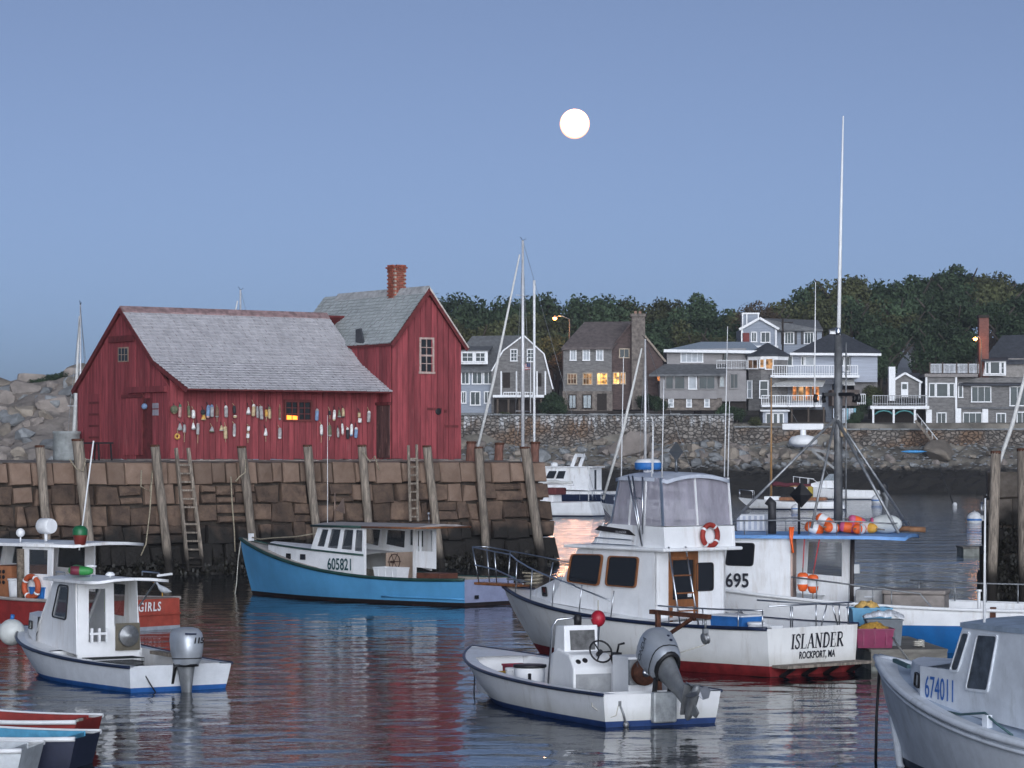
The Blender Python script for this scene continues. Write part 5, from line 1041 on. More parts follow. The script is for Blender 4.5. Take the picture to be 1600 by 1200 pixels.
rb = [(6.25,.75,.0,70,20,'orange lobster buoy with white band lying on the fishing boat roof'),(6.05,.55,.16,65,-15,'orange lobster buoy stacked on others on the fishing boat roof'),(5.85,.85,.02,85,60,'orange buoy leaning on the mast on the roof'),(5.5,.75,.02,80,10,'orange and pink buoy beside the roof rail'),(5.35,.6,.15,75,40,'pinkish orange buoy on top of the roof heap'),(5.25,.9,.0,88,75,'short orange buoy at the edge of the roof heap'),(5.1,.65,.02,85,-30,'yellow buoy next to the big white fender')]
for i, (x, y, dz, tl, az, nm) in enumerate(rb):
    m_ = [YEL, WHITE2] if i == 6 else ([PNK, ORANGE] if i in (3, 4) else BO)
    lobster_buoy('lobster_buoy', nm, EB.w(x, y, 2.58+dz), .115, .42, m_, [0,0,0,1,1,0,0,0], Matrix.Rotation(EB.rz+R(az), 4, 'Z') @ Matrix.Rotation(R(tl), 4, 'Y'), True, 'buoys heaped on the fishing boat roof')
o = thing('white_fender', 'large pale egg-shaped fender on the fishing boat roof', 'fender', EB.w(4.75,.5,2.68)); O('ball', MB().ball((0,0,0), .2, 18, 10, sq=(1.75,1.1,1)), mat('fender_white', (0,0,0)), o); O('collar', MB().lathe([(.12,-.03),(.15,0),(.12,.03)], 14, 0, Matrix.Translation((-.3,0,0)) @ Matrix.Rotation(R(90), 4, 'Y')), PNK, o)
mb = MB(); mb.tube([(-.4,0,0),(0,.05,.02),(.4,0,0)], .06, 7); O('log_roller', mb, mat('bark', (.2,.1,.05), .8, var=.5), loc=EB.w(4.35,.1,2.55), rot=(0,0,EB.rz), label='short wooden roller at the aft end of the roof', cat='roller')
for i, (x, dz) in enumerate(((6.42,0),(6.2,-.04))):
    o = lobster_buoy('hanging_buoy', 'orange and white buoy hanging from the roof by a red rope', EB.w(x, 1.26, 1.45+dz), .12, .4, BO, [0,0,0,1,1,0,0,0], None, True, 'pair of hanging orange buoys')
    mb = MB(); mb.tube([(0,0,.2),(.04+.1*i,.02,.95)], .013, 5); O('hang_rope', mb, mat('red_rope', (.5,.05,.06), .8), o)
mb = MB(); mb.tube([(0,0,0),(.03,.05,-.3),(.0,.02,-.55),(.05,.04,-.2),(.06,0,0)], .03, 6); O('orange_rope_hank', mb, ORANGE, loc=EB.w(6.62,1.3,2.62), rot=(0,0,EB.rz), label='orange rope hank hanging over the roof edge', cat='rope')

# ---------------------------------------------------------------- red boat ... GIRLS
DB = Boat('red_lobster_boat', 'weathered red lobster boat with Girls lettered on its transom', -8.68, 68.2, 50)
REDH = streaks(mat('red_hull', (.23,.025,.022), .5, var=.2), (.1,.02,.02), .5, 2.5); ORR = streaks(mat('orange_red_transom', (.33,.06,.04), .55, var=.25, scale=2.5), (.4,.13,.09), .6, 3)  # transom red is lighter and more orange than the hull
DB.hull(9.4, 2.75, 2.2, .74, 1.25, .1, .6, .42, 2.3, .09, REDH, mat('blue_grey_bottom', (.12,.15,.2), .6), mat('grey_boot', (.3,.32,.36), .6), .0, rail=mat('rail_grey', (.35,.32,.3), .7), rr=.045, gun=.2, transm=ORR, kw=(1.02,.66))
DB.deck(5.6, 9.3, 0, .05, mat('deck_buff', (.4,.36,.32), .7)); DB.well(.08, 5.6, .25, .2, mat('liner_dark', (.2,.16,.14), .8))
lettering(DB.t, 'GIRLS', .3, WHITE2, STERN(-.012, -.12, .55), .8, .1, .006, space=1.25)
mb = MB(); mb.box(-.05,0,-1.1,1.1,.36,.4); DB.part('transom_moulding', mb, ORR)
q = [(3.25,1.02,.7),(2.15,1.06,.7),(2.15,1.02,2.05),(3.25,1.0,2.05)]
framewall(DB, 'shelter_panel', q, [(.2,.85,.45,.88)], .05, WHITE, CLEAR)
mb = MB(); rows = [[(x, 1.1*k, 2.03+.05*(1-k*k)) for k in (1,.5,0,-.5,-1)] for x in (6.2,4.5,3,1.25)]
mb.grid(rows); mb.grid([[(x,y,z-.07) for x,y,z in r] for r in rows], flip=True); ed = rows[0]+[r[-1] for r in rows[1:]]+rows[-1][::-1][1:]+[r[0] for r in rows[::-1]][1:]; mb.grid([[(x,y,z-.07) for x,y,z in ed], ed], flip=True); rf = DB.part('roof', mb, WHITE)
framewall(DB, 'wheelhouse_side', [(6.4,.95,1.0),(5.0,1.02,.9),(5.0,1.02,2.0),(6.1,.95,2.0)], [(.15,.85,.4,.9)], .05, WHITE, CLEAR)
framewall(DB, 'wheelhouse_side', [(2.9,-1.02,.8),(6.4,-.95,1.0),(6.1,-.95,2.0),(2.9,-1.02,2.0)], [(.1,.4,.45,.9),(.5,.9,.45,.9)], .05, WHITE, CLEAR)
framewall(DB, 'wheelhouse_front', [(6.4,-.95,1.0),(6.4,.95,1.0),(6.1,.95,2.0),(6.1,-.95,2.0)], [(.08,.46,.4,.9),(.54,.92,.4,.9)], .05, WHITE, CLEAR)
mb = MB(); mb.box(4.0,4.9,-.6,.7,.3,1.45); DB.part('console_locker', mb, mat('locker_orange_brown', (.32,.13,.06), .7, var=.3, scale=3))
for i in range(9): mb = MB(); mb.lathe([(.05,0),(.05,.012),(.03,.014)], 10, 0, Matrix.Translation((4.3+.15*(i % 3), .71, 1.05+.13*(i//3))) @ Matrix.Rotation(R(-90), 4, 'X')); DB.part('gauge', mb, BLACK)
mb = MB(); mb.tube([(2.75,.7,2.08),(2.75,.7,2.3)], .04, 7); mb.lathe([(.17,-.22),(.19,-.15),(.19,.15),(.17,.18)], 16, 0, Matrix.Translation((2.75,.7,2.45)) @ Matrix.Rotation(R(0), 4, 'Z') @ Matrix.Rotation(R(90), 4, 'Y')); mb.lathe([(.1,.18),(.13,.24),(.06,.3)], 12, 1, Matrix.Translation((2.75,.7,2.45)) @ Matrix.Rotation(R(90), 4, 'Y')); O('floodlight', mb, [WHITE2, BLACK], rf)
mb = MB(); mb.tube([(3.45,.9,2.05),(3.45,.9,2.2)], .02, 6); mb.ball((3.45,.9,2.28), .11, 12, 8); O('deck_light', mb, WHITE2, rf)
mb = MB(); mb.tube([(3.2,1.1,.7),(3.22,1.1,1.9)], .09, 8); DB.part('rope_wrapped_post', mb, mat('rope_grey', (.16,.13,.1), .9, var=.5, scale=14, bump=.02))
torus_ring('life_ring_orange', 'orange life ring propped on the rail of the red boat', DB.w(2.75,1.16,1.0), Matrix.Rotation(DB.rz, 4, 'Z') @ Matrix.Rotation(R(90), 4, 'X'), .25, .07, None, mat('lifering_orange', (.42,.08,.03), .6))
tote('blue_tub', 'blue tub on the side deck of the red boat', DB.w(2.65,.9,.72), DB.rz, .55, .35, .26, BLUEP, 'tub')
bucket('bait_pail', 'white pail standing in the red boat', DB.w(3.75,.75,.68), .22, .48, WHITE2)
o = thing('marker_buoy', 'tall white marker pole on a green and red float', 'buoy', DB.w(1.35,.85,2.2)); GRB = mat('buoy_green_dark', (.015,.13,.05), .4); RDB = mat('buoy_dark_red', (.16,.025,.02), .5)
O('float', MB().lathe([(.05,-.22),(.13,-.16),(.16,.0),(.18,.06),(.18,.2),(.12,.27),(.02,.29)], 16, 0, None, mis=[1,1,1,0,0,0]), [GRB, RDB], o); O('pole', MB().tube([(-.02,0,-.3),(.32,0,2.3)], .02, 6), WHITE2, o)
# gull on the transom
g = thing('gull', 'small grey gull standing on the red boat transom', 'bird', DB.w(.05,-.62,.78), DB.rz+.6)
mb = MB(); mb.grid([[(x, r*math.cos(t_), z+r*1.0*math.sin(t_)) for t_ in [2*math.pi*j/10 for j in range(10)]] for x, r, z in ((-.2,.008,.12),(-.13,.045,.14),(-.04,.08,.16),(.05,.085,.19),(.11,.065,.24),(.13,.045,.29),(.15,.05,.33),(.18,.035,.345),(.2,.012,.34))], close=True); O('body', mb, mat('gull_grey', (.42,.44,.47), .8, var=.2), g)
O('beak', MB().lathe([(.014,0),(.001,.06)], 6, 0, Matrix.Translation((.2,0,.34)) @ Matrix.Rotation(R(95), 4, 'Y')), YEL, g)
for sy in (.025,-.025): O('leg', MB().tube([(.02,sy,-.0),(.02,sy,.12)], .008, 5), YEL, g)

# ---------------------------------------------------------------- white boat 674011
u28 = (-math.sin(R(28)), math.cos(R(28))); Yb = 18450/480.0; Xb = (1412-800)/F*Yb
GB = Boat('white_workboat', 'pale weathered workboat with cabin numbered 674011', Xb-8.5*u28[0], Yb-8.5*u28[1], 28)
CHALK = streaks(mat('chalky_white', (.7,.74,.79), .55, var=.1, scale=2.5), (.36,.38,.36), .55, 3, .4)
GB.hull(9.1, 2.9, 2.5, .68, 1.4, .1, .62, .45, 2.2, .1, CHALK, mat('bottom_brown', (.16,.13,.11), .7), mat('boot_slate', (.05,.07,.1), .6), 0, rail=CHALK, rr=.05, gun=.2)
GB.deck(3.6, 9.05, 0, .05, mat('deck_pale_blue', (.45,.53,.64), .75, var=.1)); GB.well(.1, 3.6, .25, .2, CHALK)
mb = MB(); mb.tube([GB.pt(t, GB.zs(t)-.1)+Vector((0,.02,0)) for t in [i/20 for i in range(21)]], .03, 6); GB.part('rub_strake', mb, CHALK)
mb = MB(); mb.tube([(8.62+.16,.0,.62),(8.6,.05,.35),(8.45,.1,.02),(8.2,.14,-.2)], .05, 7); GB.part('stem_band', mb, CHALK)
trp = [(8.1,.2,1.2),(7.6,.52,1.12),(7.04,.8,1.02)]
mb = MB()
for sg in (1,-1): mb.grid([[(x,sg*y,z-.1) for x,y,z in trp],[(x-.05,sg*y*.95,1.43) for x,y,z in trp]], flip=(sg > 0), sm=False)
mb.grid([[(x-.05,y*k*.95,1.43+.04*(1-k*k)) for k in (1,.5,0,-.5,-1)] for x,y,z in trp]); mb.add([(8.1,.2,1.1),(8.1,-.2,1.1),(8.05,-.19,1.43),(8.05,.19,1.43)], [(3,2,1,0)])
tk = GB.part('trunk_cabin', mb, CHALK)
def gy(x): return .82+(7.0-x)*.1 if x < 7.02 else .52+(7.6-x)*.5
rwin(tk, [(7.4,gy(7.4)+.0,1.16),(7.12,gy(7.12)-.0,1.14),(7.12,gy(7.12)-.02,1.32),(7.4,gy(7.4)-.02,1.34)], BLACK, None, .05, .02, .02, (.3,.95,.05), 'port_light')
lettering(GB.t, '674011', .4, NUMB, basis((6.52, gy(6.52)+.004, 1.17), (-.995,.0995,-.02), (0,0,1)), .62)
q = [(5.75,.92,1.2),(3.4,1.1,.7),(3.4,1.02,2.02),(5.3,.82,2.02)]
n_ = Vector((.1,1,0)).normalized(); ws_ = GB.part('house_side', MB().prism([(x, gy(x), z) for x, z in ((7.02,.98),(3.5,.78),(3.5,2.04),(5.95,2.04),(6.3,1.44),(7.02,1.44))], (0,-.05,0)), CHALK)
SALT = mat('salted_window', (.06,.07,.085), .22, var=.5, scale=4, spec=.6)
for u0, u1, v0, v1, t0, t1 in ((6.27,6.08,1.42,1.95,5.97,5.78),(5.9,5.38,1.22,1.95,5.62,5.14)):
    rwin(ws_, [Vector((x, gy(x), z))+n_*.004 for x, z in ((u0,v0),(u1,v0),(t1,v1),(t0,v1))], CHALK, SALT, .05, .035, .02, tuple(n_))
framewall(GB, 'wheelhouse_side', [(3.5,-1.17,.8),(6.3,-.89,.95),(5.95,-.92,2.04),(3.5,-1.17,2.04)], [(.3,.6,.4,.9)], .05, CHALK, SALT)
framewall(GB, 'wheelhouse_front', [(6.3,-.84,1.3),(6.3,.84,1.3),(5.95,.87,2.04),(5.95,-.87,2.04)], [(.08,.46,.4,.9),(.54,.92,.4,.9)], .05, CHALK, SALT)
mb = MB(); rows = [[(x, y*k, 2.05+.06*(1-k*k)) for k in (1,.5,0,-.5,-1)] for x, y in ((6.02,.93),(5.0,1.05),(3.7,1.14),(2.3,1.12))]
mb.grid(rows); mb.grid([[(x,y,z-.06) for x,y,z in r] for r in rows], flip=True); ed = rows[0]+[r[-1] for r in rows[1:]]+rows[-1][::-1][1:]+[r[0] for r in rows[::-1]][1:]; mb.grid([[(x,y,z-.06) for x,y,z in ed], ed], flip=True); rf = GB.part('roof', mb, mat('roof_slate_blue', (.3,.37,.46), .7, var=.2))
O('antenna', MB().tube([(5.7,.8,2.05),(5.68,.8,3.6)], [.02,.01], 6), WHITE2, rf)
mb = MB(); mb.box(5.12,5.22,1.12,1.2,.74,.98); GB.part('side_cleat', mb, CHALK)
mb = MB(); tl = [(7.6,gy(7.6)+.04,1.05),(7.0,.82,.98),(6.4,.95,.93),(5.8,1.08,.93),(5.2,1.17,1.0),(5.0,1.17,.9),(4.6,1.22,.78)]; mb.tube(tl, .016, 5); GB.part('side_line', mb, mat('green_rope', (.06,.12,.13), .8))
mb = MB(); mb.bar((8.5,.15,1.4),(7.9,.35,1.36),.05,.05); GB.part('bow_chock', mb, mat('green_rope', (0,0,0)))
mb = MB(); mb.box(6.6,7.1,-.2,.25,1.46,1.52); GB.part('hatch', mb, mat('deck_pale_blue', (0,0,0)))
mb = MB(); mb.tube([(9.02,.02,1.3),(9.05,.05,.6),(9.06,.06,-.3)], .022, 5); GB.part('mooring_pennant', mb, BLACK)
# bow line from the dock to the workboat
pa, pb = Vector((7.35,55.6,.62)), Vector(GB.w(7.2,-.4,1.45)); mb = MB(); mb.tube([pa.lerp(pb, s_)-Vector((0,0,.5*math.sin(math.pi*s_)))-pa for s_ in [i/10 for i in range(11)]], .02, 5)
O('dock_line', mb, ROPEW, loc=tuple(pa), label='slack mooring line from the float to the workboat', cat='rope')
# ---------------------------------------------------------------- float with totes between the boats
dk = thing('floating_dock', 'low grey floating dock beside the cruiser stern', 'dock', (7.55,57.2,0), R(3)); DKW = mat('dock_planks', (.17,.16,.14), .85, var=.35, scale=5, stretch=(.3,3,1), rnd=.2)
O('float_body', MB().box(-.72,.72,-1.7,2.3,-.15,.36), mat('dock_concrete', (.22,.23,.21), .9, var=.35, scale=3), dk)
for i in range(20): O('plank', MB().box(-.76,.76,-1.74+i*.204,-1.74+i*.204+.19,.363,.41), DKW, dk)
O('fascia', MB().box(-.74,.74,-1.78,-1.745,.1,.405), DKW, dk)
mb = MB(); mb.tube([(.3+.1*math.cos(a*.7), -1.2+.1*math.sin(a*.7), .43+.004*a) for a in range(30)], .018, 5); O('rope_coil', mb, ROPEW, dk)
tote('magenta_tote', 'magenta fish tote on the grey float', (7.02,56.0,.412), R(2), .74, .5, .36, mat('magenta_plastic', (.2,.01,.065), .45, var=.15))
tote('light_blue_tote', 'light blue fish tote behind the cruiser stern rail', (7.15,57.6,.412), R(5), .8, .55, .68, mat('light_blue_plastic', (.12,.33,.5), .5, var=.12))
for i, (x, y, z, sx, sy, c, nm) in enumerate(((7.02,56.0,.75,.3,.2,(.5,.28,.05),'heap of yellow rope and net on the magenta tote'),(7.1,57.6,1.09,.24,.16,(.6,.38,.12),'yellow oilskin heap in the light blue tote'),(7.3,56.6,.95,.4,.14,(.62,.64,.68),'crumpled white plastic sheet on the float'))):
    mb = MB(); rows = []
    for a in range(9):
        rows.append([((sx*(b/8*2-1)), sy*(a/8*2-1), max(-.02,.14*(1-((b/4-1)**2)*.8)*(1-((a/4-1)**2)*.8)+.09*noise.noise((b*.9+i*9,a*.9,i)))) for b in range(9)])
    mb.grid(rows); O(['rope_heap','oilskin_heap','plastic_sheet'][i], mb, mat('heap_%d' % i, c, .75, var=.35, scale=14, bump=.03), loc=(x,y,z), rot=(0,0,R(5)), label=nm, cat=['net','oilskin','sheet'][i])
tote('slate_tote', 'dark slate tote under the crumpled white sheet', (7.3,56.6,.412), R(2), .7, .4, .5, mat('slate_plastic', (.14,.16,.18), .6))
# ---------------------------------------------------------------- dinghies
def dinghy(name, label, ox, oy, ang, inner, outer, rail, L=3.3):
    b = Boat(name, label, ox, oy, ang, 'dinghy'); b.hull(L, 1.4, 1.05, .42, .62, .03, .35, .5, 2.4, .03, outer, outer, outer, .1, rail=rail, rr=.035, gun=.09, gunm=rail, low=-.12)
    b.well(.04, L-.5, .06, .09, inner, inner)
    for x in (.25, 1.35, 2.2): t = b.st(x); w_ = b.bs(t)-.1; b.part('thwart', MB().box(x-.13,x+.13,-w_,w_,.26,.3), inner)
    return b
d1 = dinghy('red_dinghy', 'small red dinghy with white rail', -6.05, 40.6, 78, mat('dinghy_red', (.25,.03,.025), .6, var=.2), mat('dinghy_red', (0,0,0)), WHITE2)
d1.part('transom_pad', MB().box(.03,.06,-.1,.1,.3,.42), mat('pad_grey', (.5,.5,.42), .7))
d2 = dinghy('blue_dinghy', 'small dinghy, light blue inside with dark navy hull', -5.72, 38.2, 80, mat('dinghy_blue', (.08,.3,.46), .6, var=.2), mat('dinghy_navy', (.02,.025,.05), .4), WHITE2)
d3 = dinghy('white_dinghy', 'pale grey dinghy just showing beside the blue one', -6.2, 36.7, 84, mat('dinghy_pale', (.5,.53,.55), .6), mat('dinghy_pale', (0,0,0)), WHITE2)
# ---------------------------------------------------------------- yachts beyond the pier
ALU = mat('mast_alloy', (.62,.62,.63), .4, .3, var=.08); SAILC = mat('sail_white', (.62,.62,.6), .8, var=.1)
def sloop(name, label, sx, sy, ang, L, B, mastx, mh, hullm=None, boom=True, sailm=None, jib=True, mastm=None, fb=1.0, cab=True, rmast=.07, group=None, spread=(.55,)):
    b = Boat(name, label, sx, sy, ang, 'sailboat', group); b.hull(L, B, B*.6, fb*.9, fb*1.25, .12, L*.13, .45, 2.1, .1, hullm or GELCOAT, NAVY, NAVY, -.3, rail=None, gun=.1)
    b.deck(.3, L-.1, 0, .06, WHITE)
    if cab:
        mb = MB(); pr = [(mastx+1.2,.25),(mastx,.5),(mastx-2.2,.6),(mastx-2.8,.58)]
        for sg in (1,-1): mb.grid([[(x,sg*y*B/3,fb*.85) for x,y in pr],[(x,sg*y*B/3*.9,fb+.45) for x,y in pr]], flip=(sg > 0), sm=False)
        mb.grid([[(x,y*B/3*.9*k,fb+.45+.05*(1-k*k)) for k in (1,0,-1)] for x,y in pr]); mb.add([(pr[-1][0],pr[-1][1]*B/3*s_,z) for s_,z in ((1,fb*.85),(-1,fb*.85),(-.9,fb+.45),(.9,fb+.45))], [(0,1,2,3)])
        c_ = b.part('coach_roof', mb, WHITE)
        for k in range(3): O('port_light', MB().box(mastx-.4-.8*k,mastx-.05-.8*k,.53*B/3,.585*B/3,fb+.1,fb+.3), GLASSD, c_)
    mm = mastm or ALU
    m_ = b.part('mast', MB().tube([(mastx,0,fb*.9),(mastx,0,mh*.6),(mastx,0,mh)], [rmast,rmast*.95,rmast*.6], 8), mm)
    O('masthead', MB().tube([(mastx-.25,0,mh+.12),(mastx,0,mh),(mastx+.2,0,mh+.25)], .02, 4), BLACK, m_)
    for s_ in spread: O('spreader', MB().tube([(mastx,-.9*B/3,mh*s_),(mastx,.9*B/3,mh*s_)], .025, 5), mm, m_)
    bx_ = mastx-L*.38
    if boom:
        O('boom', MB().tube([(mastx,0,fb+1.15),(bx_,0,fb+1.05)], .06, 6), mm, m_); n = 10
        O('furled_sail', MB().tube([(mastx-.1-(mastx-.2-bx_)*i/n, .03*math.sin(i*2), fb+1.25+.05*math.sin(i*1.3)-.05*i/n) for i in range(n+1)], [.2-.1*i/n for i in range(n+1)], 8), sailm or SAILC, m_)
    if jib: O('furled_jib', MB().tube([(L-.15,0,fb*1.25+.25),((mastx+L)/2,0,mh*.5),(mastx+.25,0,mh*.95)], [.09,.11,.05], 7), SAILC, m_)
    for y in (B/2*.9,-B/2*.9): O('shroud', MB().tube([(mastx,y,fb),(mastx,y*.55,mh*.55),(mastx,0,mh*.97)], .014, 4), GALV, m_)
    O('backstay', MB().tube([(.2,0,fb),(mastx,0,mh)], .014, 4), GALV, m_)
    tubes(b, 'stern_rail', [[(1.0,B*.3,fb),(1.0,B*.3,fb+.65),(.1,B*.26,fb+.65),(.1,-B*.26,fb+.65),(1.0,-B*.3,fb+.65),(1.0,-B*.3,fb)],[(.1,B*.26,fb),(.1,B*.26,fb+.65)],[(.1,-B*.26,fb),(.1,-B*.26,fb+.65)]], .022, STEEL)
    tubes(b, 'bow_rail', [[(L-1.2,.5,fb*1.15),(L-1.2,.5,fb*1.15+.6),(L-.1,.2,fb*1.25+.65),(L-.1,-.2,fb*1.25+.65),(L-1.2,-.5,fb*1.15+.6),(L-1.2,-.5,fb*1.15)],[(L-.1,.2,fb*1.25),(L-.1,.2,fb*1.25+.65)],[(L-.1,-.2,fb*1.25),(L-.1,-.2,fb*1.25+.65)]], .022, STEEL)
    return b
def sx(px, Y): return (px-800)*Y/F
b = sloop('sailing_sloop', 'white sloop with tall alloy mast moored just past the pier end', sx(936,200), 200, 60, 10.8, 3.2, 6.1, 19.4, rmast=.13, fb=1.15, spread=(.38,.58,.8))
b.part('dodger', MB().box(3.0,4.2,-.8,.8,1.5,2.0), mat('maroon_canvas', (.12,.03,.03), .8), bevel=.1)
O('mizzen_pole', MB().tube([(5.4,-.4,1.2),(5.4,-.4,16.6)], .09, 7), WHITE2, b.t)
O('radar_pole', MB().tube([(.5,.6,1.0),(.5,.6,3.2)], .04, 6), WHITE2, b.t)
sloop('moored_sloop', 'sloop with furled jib moored behind the white cruiser', sx(1105,185), 185, 62, 7.6, 2.5, 4.4, 11.8, rmast=.1, fb=.9)
sloop('hidden_sloop', 'thin white mast and stay rising left of the red shed', sx(150,160), 160, 20, 7.5, 2.4, 4.3, 12.8, rmast=.06, fb=.9, boom=False)
sloop('distant_sloop', 'sailboat whose masthead shows over the red shed roof', sx(468,230), 230, 70, 9.5, 2.9, 5.2, 17.6, rmast=.11, fb=1.0)
sloop('harbour_sloop', 'sailboat behind the right pier with furled jib leaning skyward', sx(1770,140), 140, 74, 7.4, 2.4, 4.2, 11.5, rmast=.08, fb=1.0)
b = sloop('daysailer', 'low white daysailer with tan wooden mast and burgundy sail cover', sx(1322,226), 226, 78, 8.5, 2.3, 5.9, 10.4, jib=False, mastm=mat('spruce_mast', (.36,.2,.08), .5, var=.2), sailm=mat('burgundy_cover', (.1,.02,.03), .8), fb=.75, cab=False, rmast=.09, spread=())
b.part('coaming', MB().box(1.5,5.2,-.6,.6,.72,.98), TEAK, bevel=.05); b.part('cuddy', MB().box(5.2,6.4,-.5,.5,.75,1.05), WHITE, bevel=.05)
b.part('companion', MB().box(2.6,3.0,-.2,.2,.98,1.8), mat('yellow_oilskin', (.4,.3,.04), .7), bevel=.05)
# motor yacht
MY = Boat('motor_yacht', 'white motor yacht with navy hull moored beyond the pier', sx(955,256), 256, 66, 'motor boat'); MY.hull(11.5, 3.6, 3.2, 1.1, 1.7, .05, 1.2, .45, 2.2, .85, WHITE, NAVY, NAVY, 0, gun=.15); MY.deck(.2, 11.4, 0, .05, WHITE)
framewall(MY, 'deckhouse_side', [(8.2,1.3,1.3),(1.5,1.45,1.2),(1.5,1.4,3.2),(6.8,1.25,3.2)], [(.28,.42,.5,.85),(.45,.58,.5,.85)], .06, WHITE, GLASSD)
framewall(MY, 'deckhouse_front', [(8.2,-1.3,1.3),(8.2,1.3,1.3),(6.8,1.25,3.2),(6.8,-1.25,3.2)], [(.08,.46,.5,.9),(.54,.92,.5,.9)], .06, WHITE, GLASSD)
framewall(MY, 'deckhouse_side', [(1.5,-1.45,1.2),(8.2,-1.3,1.3),(6.8,-1.25,3.2),(1.5,-1.4,3.2)], [(.3,.6,.5,.85)], .06, WHITE, GLASSD)
framewall(MY, 'deckhouse_aft', [(1.5,1.45,1.2),(1.5,-1.45,1.2),(1.5,-1.4,3.2),(1.5,1.4,3.2)], [(.4,.6,.02,.9)], .06, WHITE, GLASSD)
MY.part('deckhouse_roof', MB().box(1.2,6.9,-1.5,1.5,3.2,3.32), WHITE, bevel=.05)
for k in range(3): MY.part('port_light', MB().lathe([(.12,0),(.12,.03)], 10, 0, Matrix.Translation((8.3-.0+.55*k,MY.bs(MY.st(8.3+.55*k))+.0,1.25)) @ Matrix.Rotation(R(-90), 4, 'X')), BLACK)
MY.part('radar_dome', MB().lathe([(.3,0),(.34,.1),(.3,.3),(.1,.36)], 14, 0, Matrix.Translation((5.5,0,3.32))), WHITE2); MY.part('radar_arch', MB().bar((3.4,.9,3.3),(3.0,.9,4.3),.12,.3).bar((3.4,-.9,3.3),(3.0,-.9,4.3),.12,.3).bar((3.0,-1,4.3),(3.0,1,4.3),.12,.3), WHITE)
# cabin motorboat in front of the weedy shore
MX = Boat('white_motorboat', 'white sport boat with dark outboard near the weedy shore', sx(1375,282), 282, 80, 'motor boat'); MX.hull(8.6, 2.7, 2.5, .9, 1.5, .05, 1.1, .45, 2.3, .1, GELCOAT, NAVY, NAVY, 0, gun=.15); MX.deck(2.6, 8.5, 0, .05, WHITE); MX.well(.3,2.6,.4,.15)
MX.part('cuddy', MB().prism([(7.4,.5,1.35),(5.6,.8,1.85),(4.4,.9,1.9),(4.4,.95,1.1),(7.2,.6,1.2)], (0,-1.5,0)), WHITE); MX.part('windscreen', MB().prism([(5.5,.85,1.85),(4.9,.85,2.5),(4.0,.9,2.5),(4.0,.95,1.85)], (0,-1.7,0)), mat('screen_grey', (.2,.24,.27), .15, alpha=.8))
outboard(MX, -.2, .7, 20, BLACK, 1.4)
tubes(MX, 'bow_rail', [[(5.5,1.1,1.3),(6.5,.95,2.0),(8.5,.2,2.25),(8.5,-.2,2.25),(6.5,-.95,2.0)]]+[[(x,y,1.4),(x,y,z)] for x,y,z in ((7,.75,2.05),(7.8,.45,2.15),(8.45,.15,2.25),(7,-.75,2.05))], .03, WHITE2)
# mooring balls
BALL = mat('mooring_white', (.62,.63,.64), .5, var=.1)
for px, Y, r, nm in ((1370,262,.5,'white mooring ball by the sport boat stern'),(1243,222,.35,'small white mooring ball below the daysailer'),(1523,180,.5,'white mooring ball with a navy stripe near the right pier'),(1290,258,.2,'tiny mooring ball beside the daysailer')):
    o = thing('mooring_ball', nm, 'mooring buoy', (sx(px,Y),Y,r*.45), 0, 'mooring balls'); O('ball', MB().ball((0,0,0), r, 18, 12), BALL, o); O('stripe', MB().lathe([(r*1.002,-.12*r),(r*1.012,-.05*r),(r*1.012,.05*r),(r*1.002,.12*r)], 18), BLUEP, o); O('eye', MB().tube([(-.05,0,r*.95),(0,0,r*1.15),(.05,0,r*.95)], .02, 5), STEEL, o)
o = thing('spar_buoy', 'thin dark spar buoy leaning in the open harbour', 'buoy', (sx(1492,245),245,0)); O('spar', MB().tube([(0,0,-.2),(-1.3,0,3.2)], .04, 5), BLACK, o); O('float', MB().ball((0,0,.1), .2, 12, 8), BALL, o)
# ---------------------------------------------------------------- right-hand pier, dark with weed
rp = thing('weedy_pier', 'dark weed-hung stone pier end at the right', 'pier', (13.62,84.0,0), R(-9)); random.seed(8)
RGR = tide(mat('right_granite', (.17,.145,.125), .85, var=.35, scale=2, bump=.05, bscale=5, rnd=.3, col2=(.09,.075,.06)), 2.5, .6, (.013,.011,.009), .5)
O('rubble_core', MB().prism([(.25,.1,-1),(9,.1,-1),(9,.35,3.6),(.45,.35,3.6)], (0,9,0)), CORE, rp)
f_ = lambda z: z/3.7*.25
for k, (z0, z1) in enumerate(((-.4,.5),(.5,1.3),(1.3,2.1),(2.1,2.9),(2.9,3.7))):
    x = .35*(z0+z1)/2/3.7
    while x < 7:
        x1 = x+random.uniform(.7,1.5); mb = MB(); stone(mb, x+.02, x1-.02, z0+.02, z1-.02, .5, .05, f_); O('stone', mb, RGR, rp); x = x1
    y = .5
    while y < 8:
        y1 = y+random.uniform(.8,1.5); mb = MB(); e = .35*(z0+z1)/2/3.7; mb.box(e-random.uniform(0,.06),e+.4,y+.02,y1-.02,z0+.02,z1-.02); O('stone', mb, RGR, rp, bevel=.04); y = y1
mb = MB()
for i in range(3500):
    x = random.uniform(.05,6); z = 2.3-random.random()**.6*2.4+.3*noise.noise((x*1.2,3,0)); x += .35*max(z,0)/3.7; y = f_(z)-random.uniform(.03,.17); s_ = random.uniform(.03,.08); a = random.uniform(0,6.28); u = Vector((math.cos(a)*s_, random.uniform(-.03,.03), math.sin(a)*s_)); v = Vector((-math.sin(a)*s_*.5, random.uniform(-.05,.05), math.cos(a)*s_*.5-.04)); p = Vector((x, y, max(z, .0)))
    mb.add([p-u, p-v, p+u, p+v], [(0,1,2,3)])
O('seaweed', mb, mat('rockweed', (0,0,0)), rp, kind='stuff')
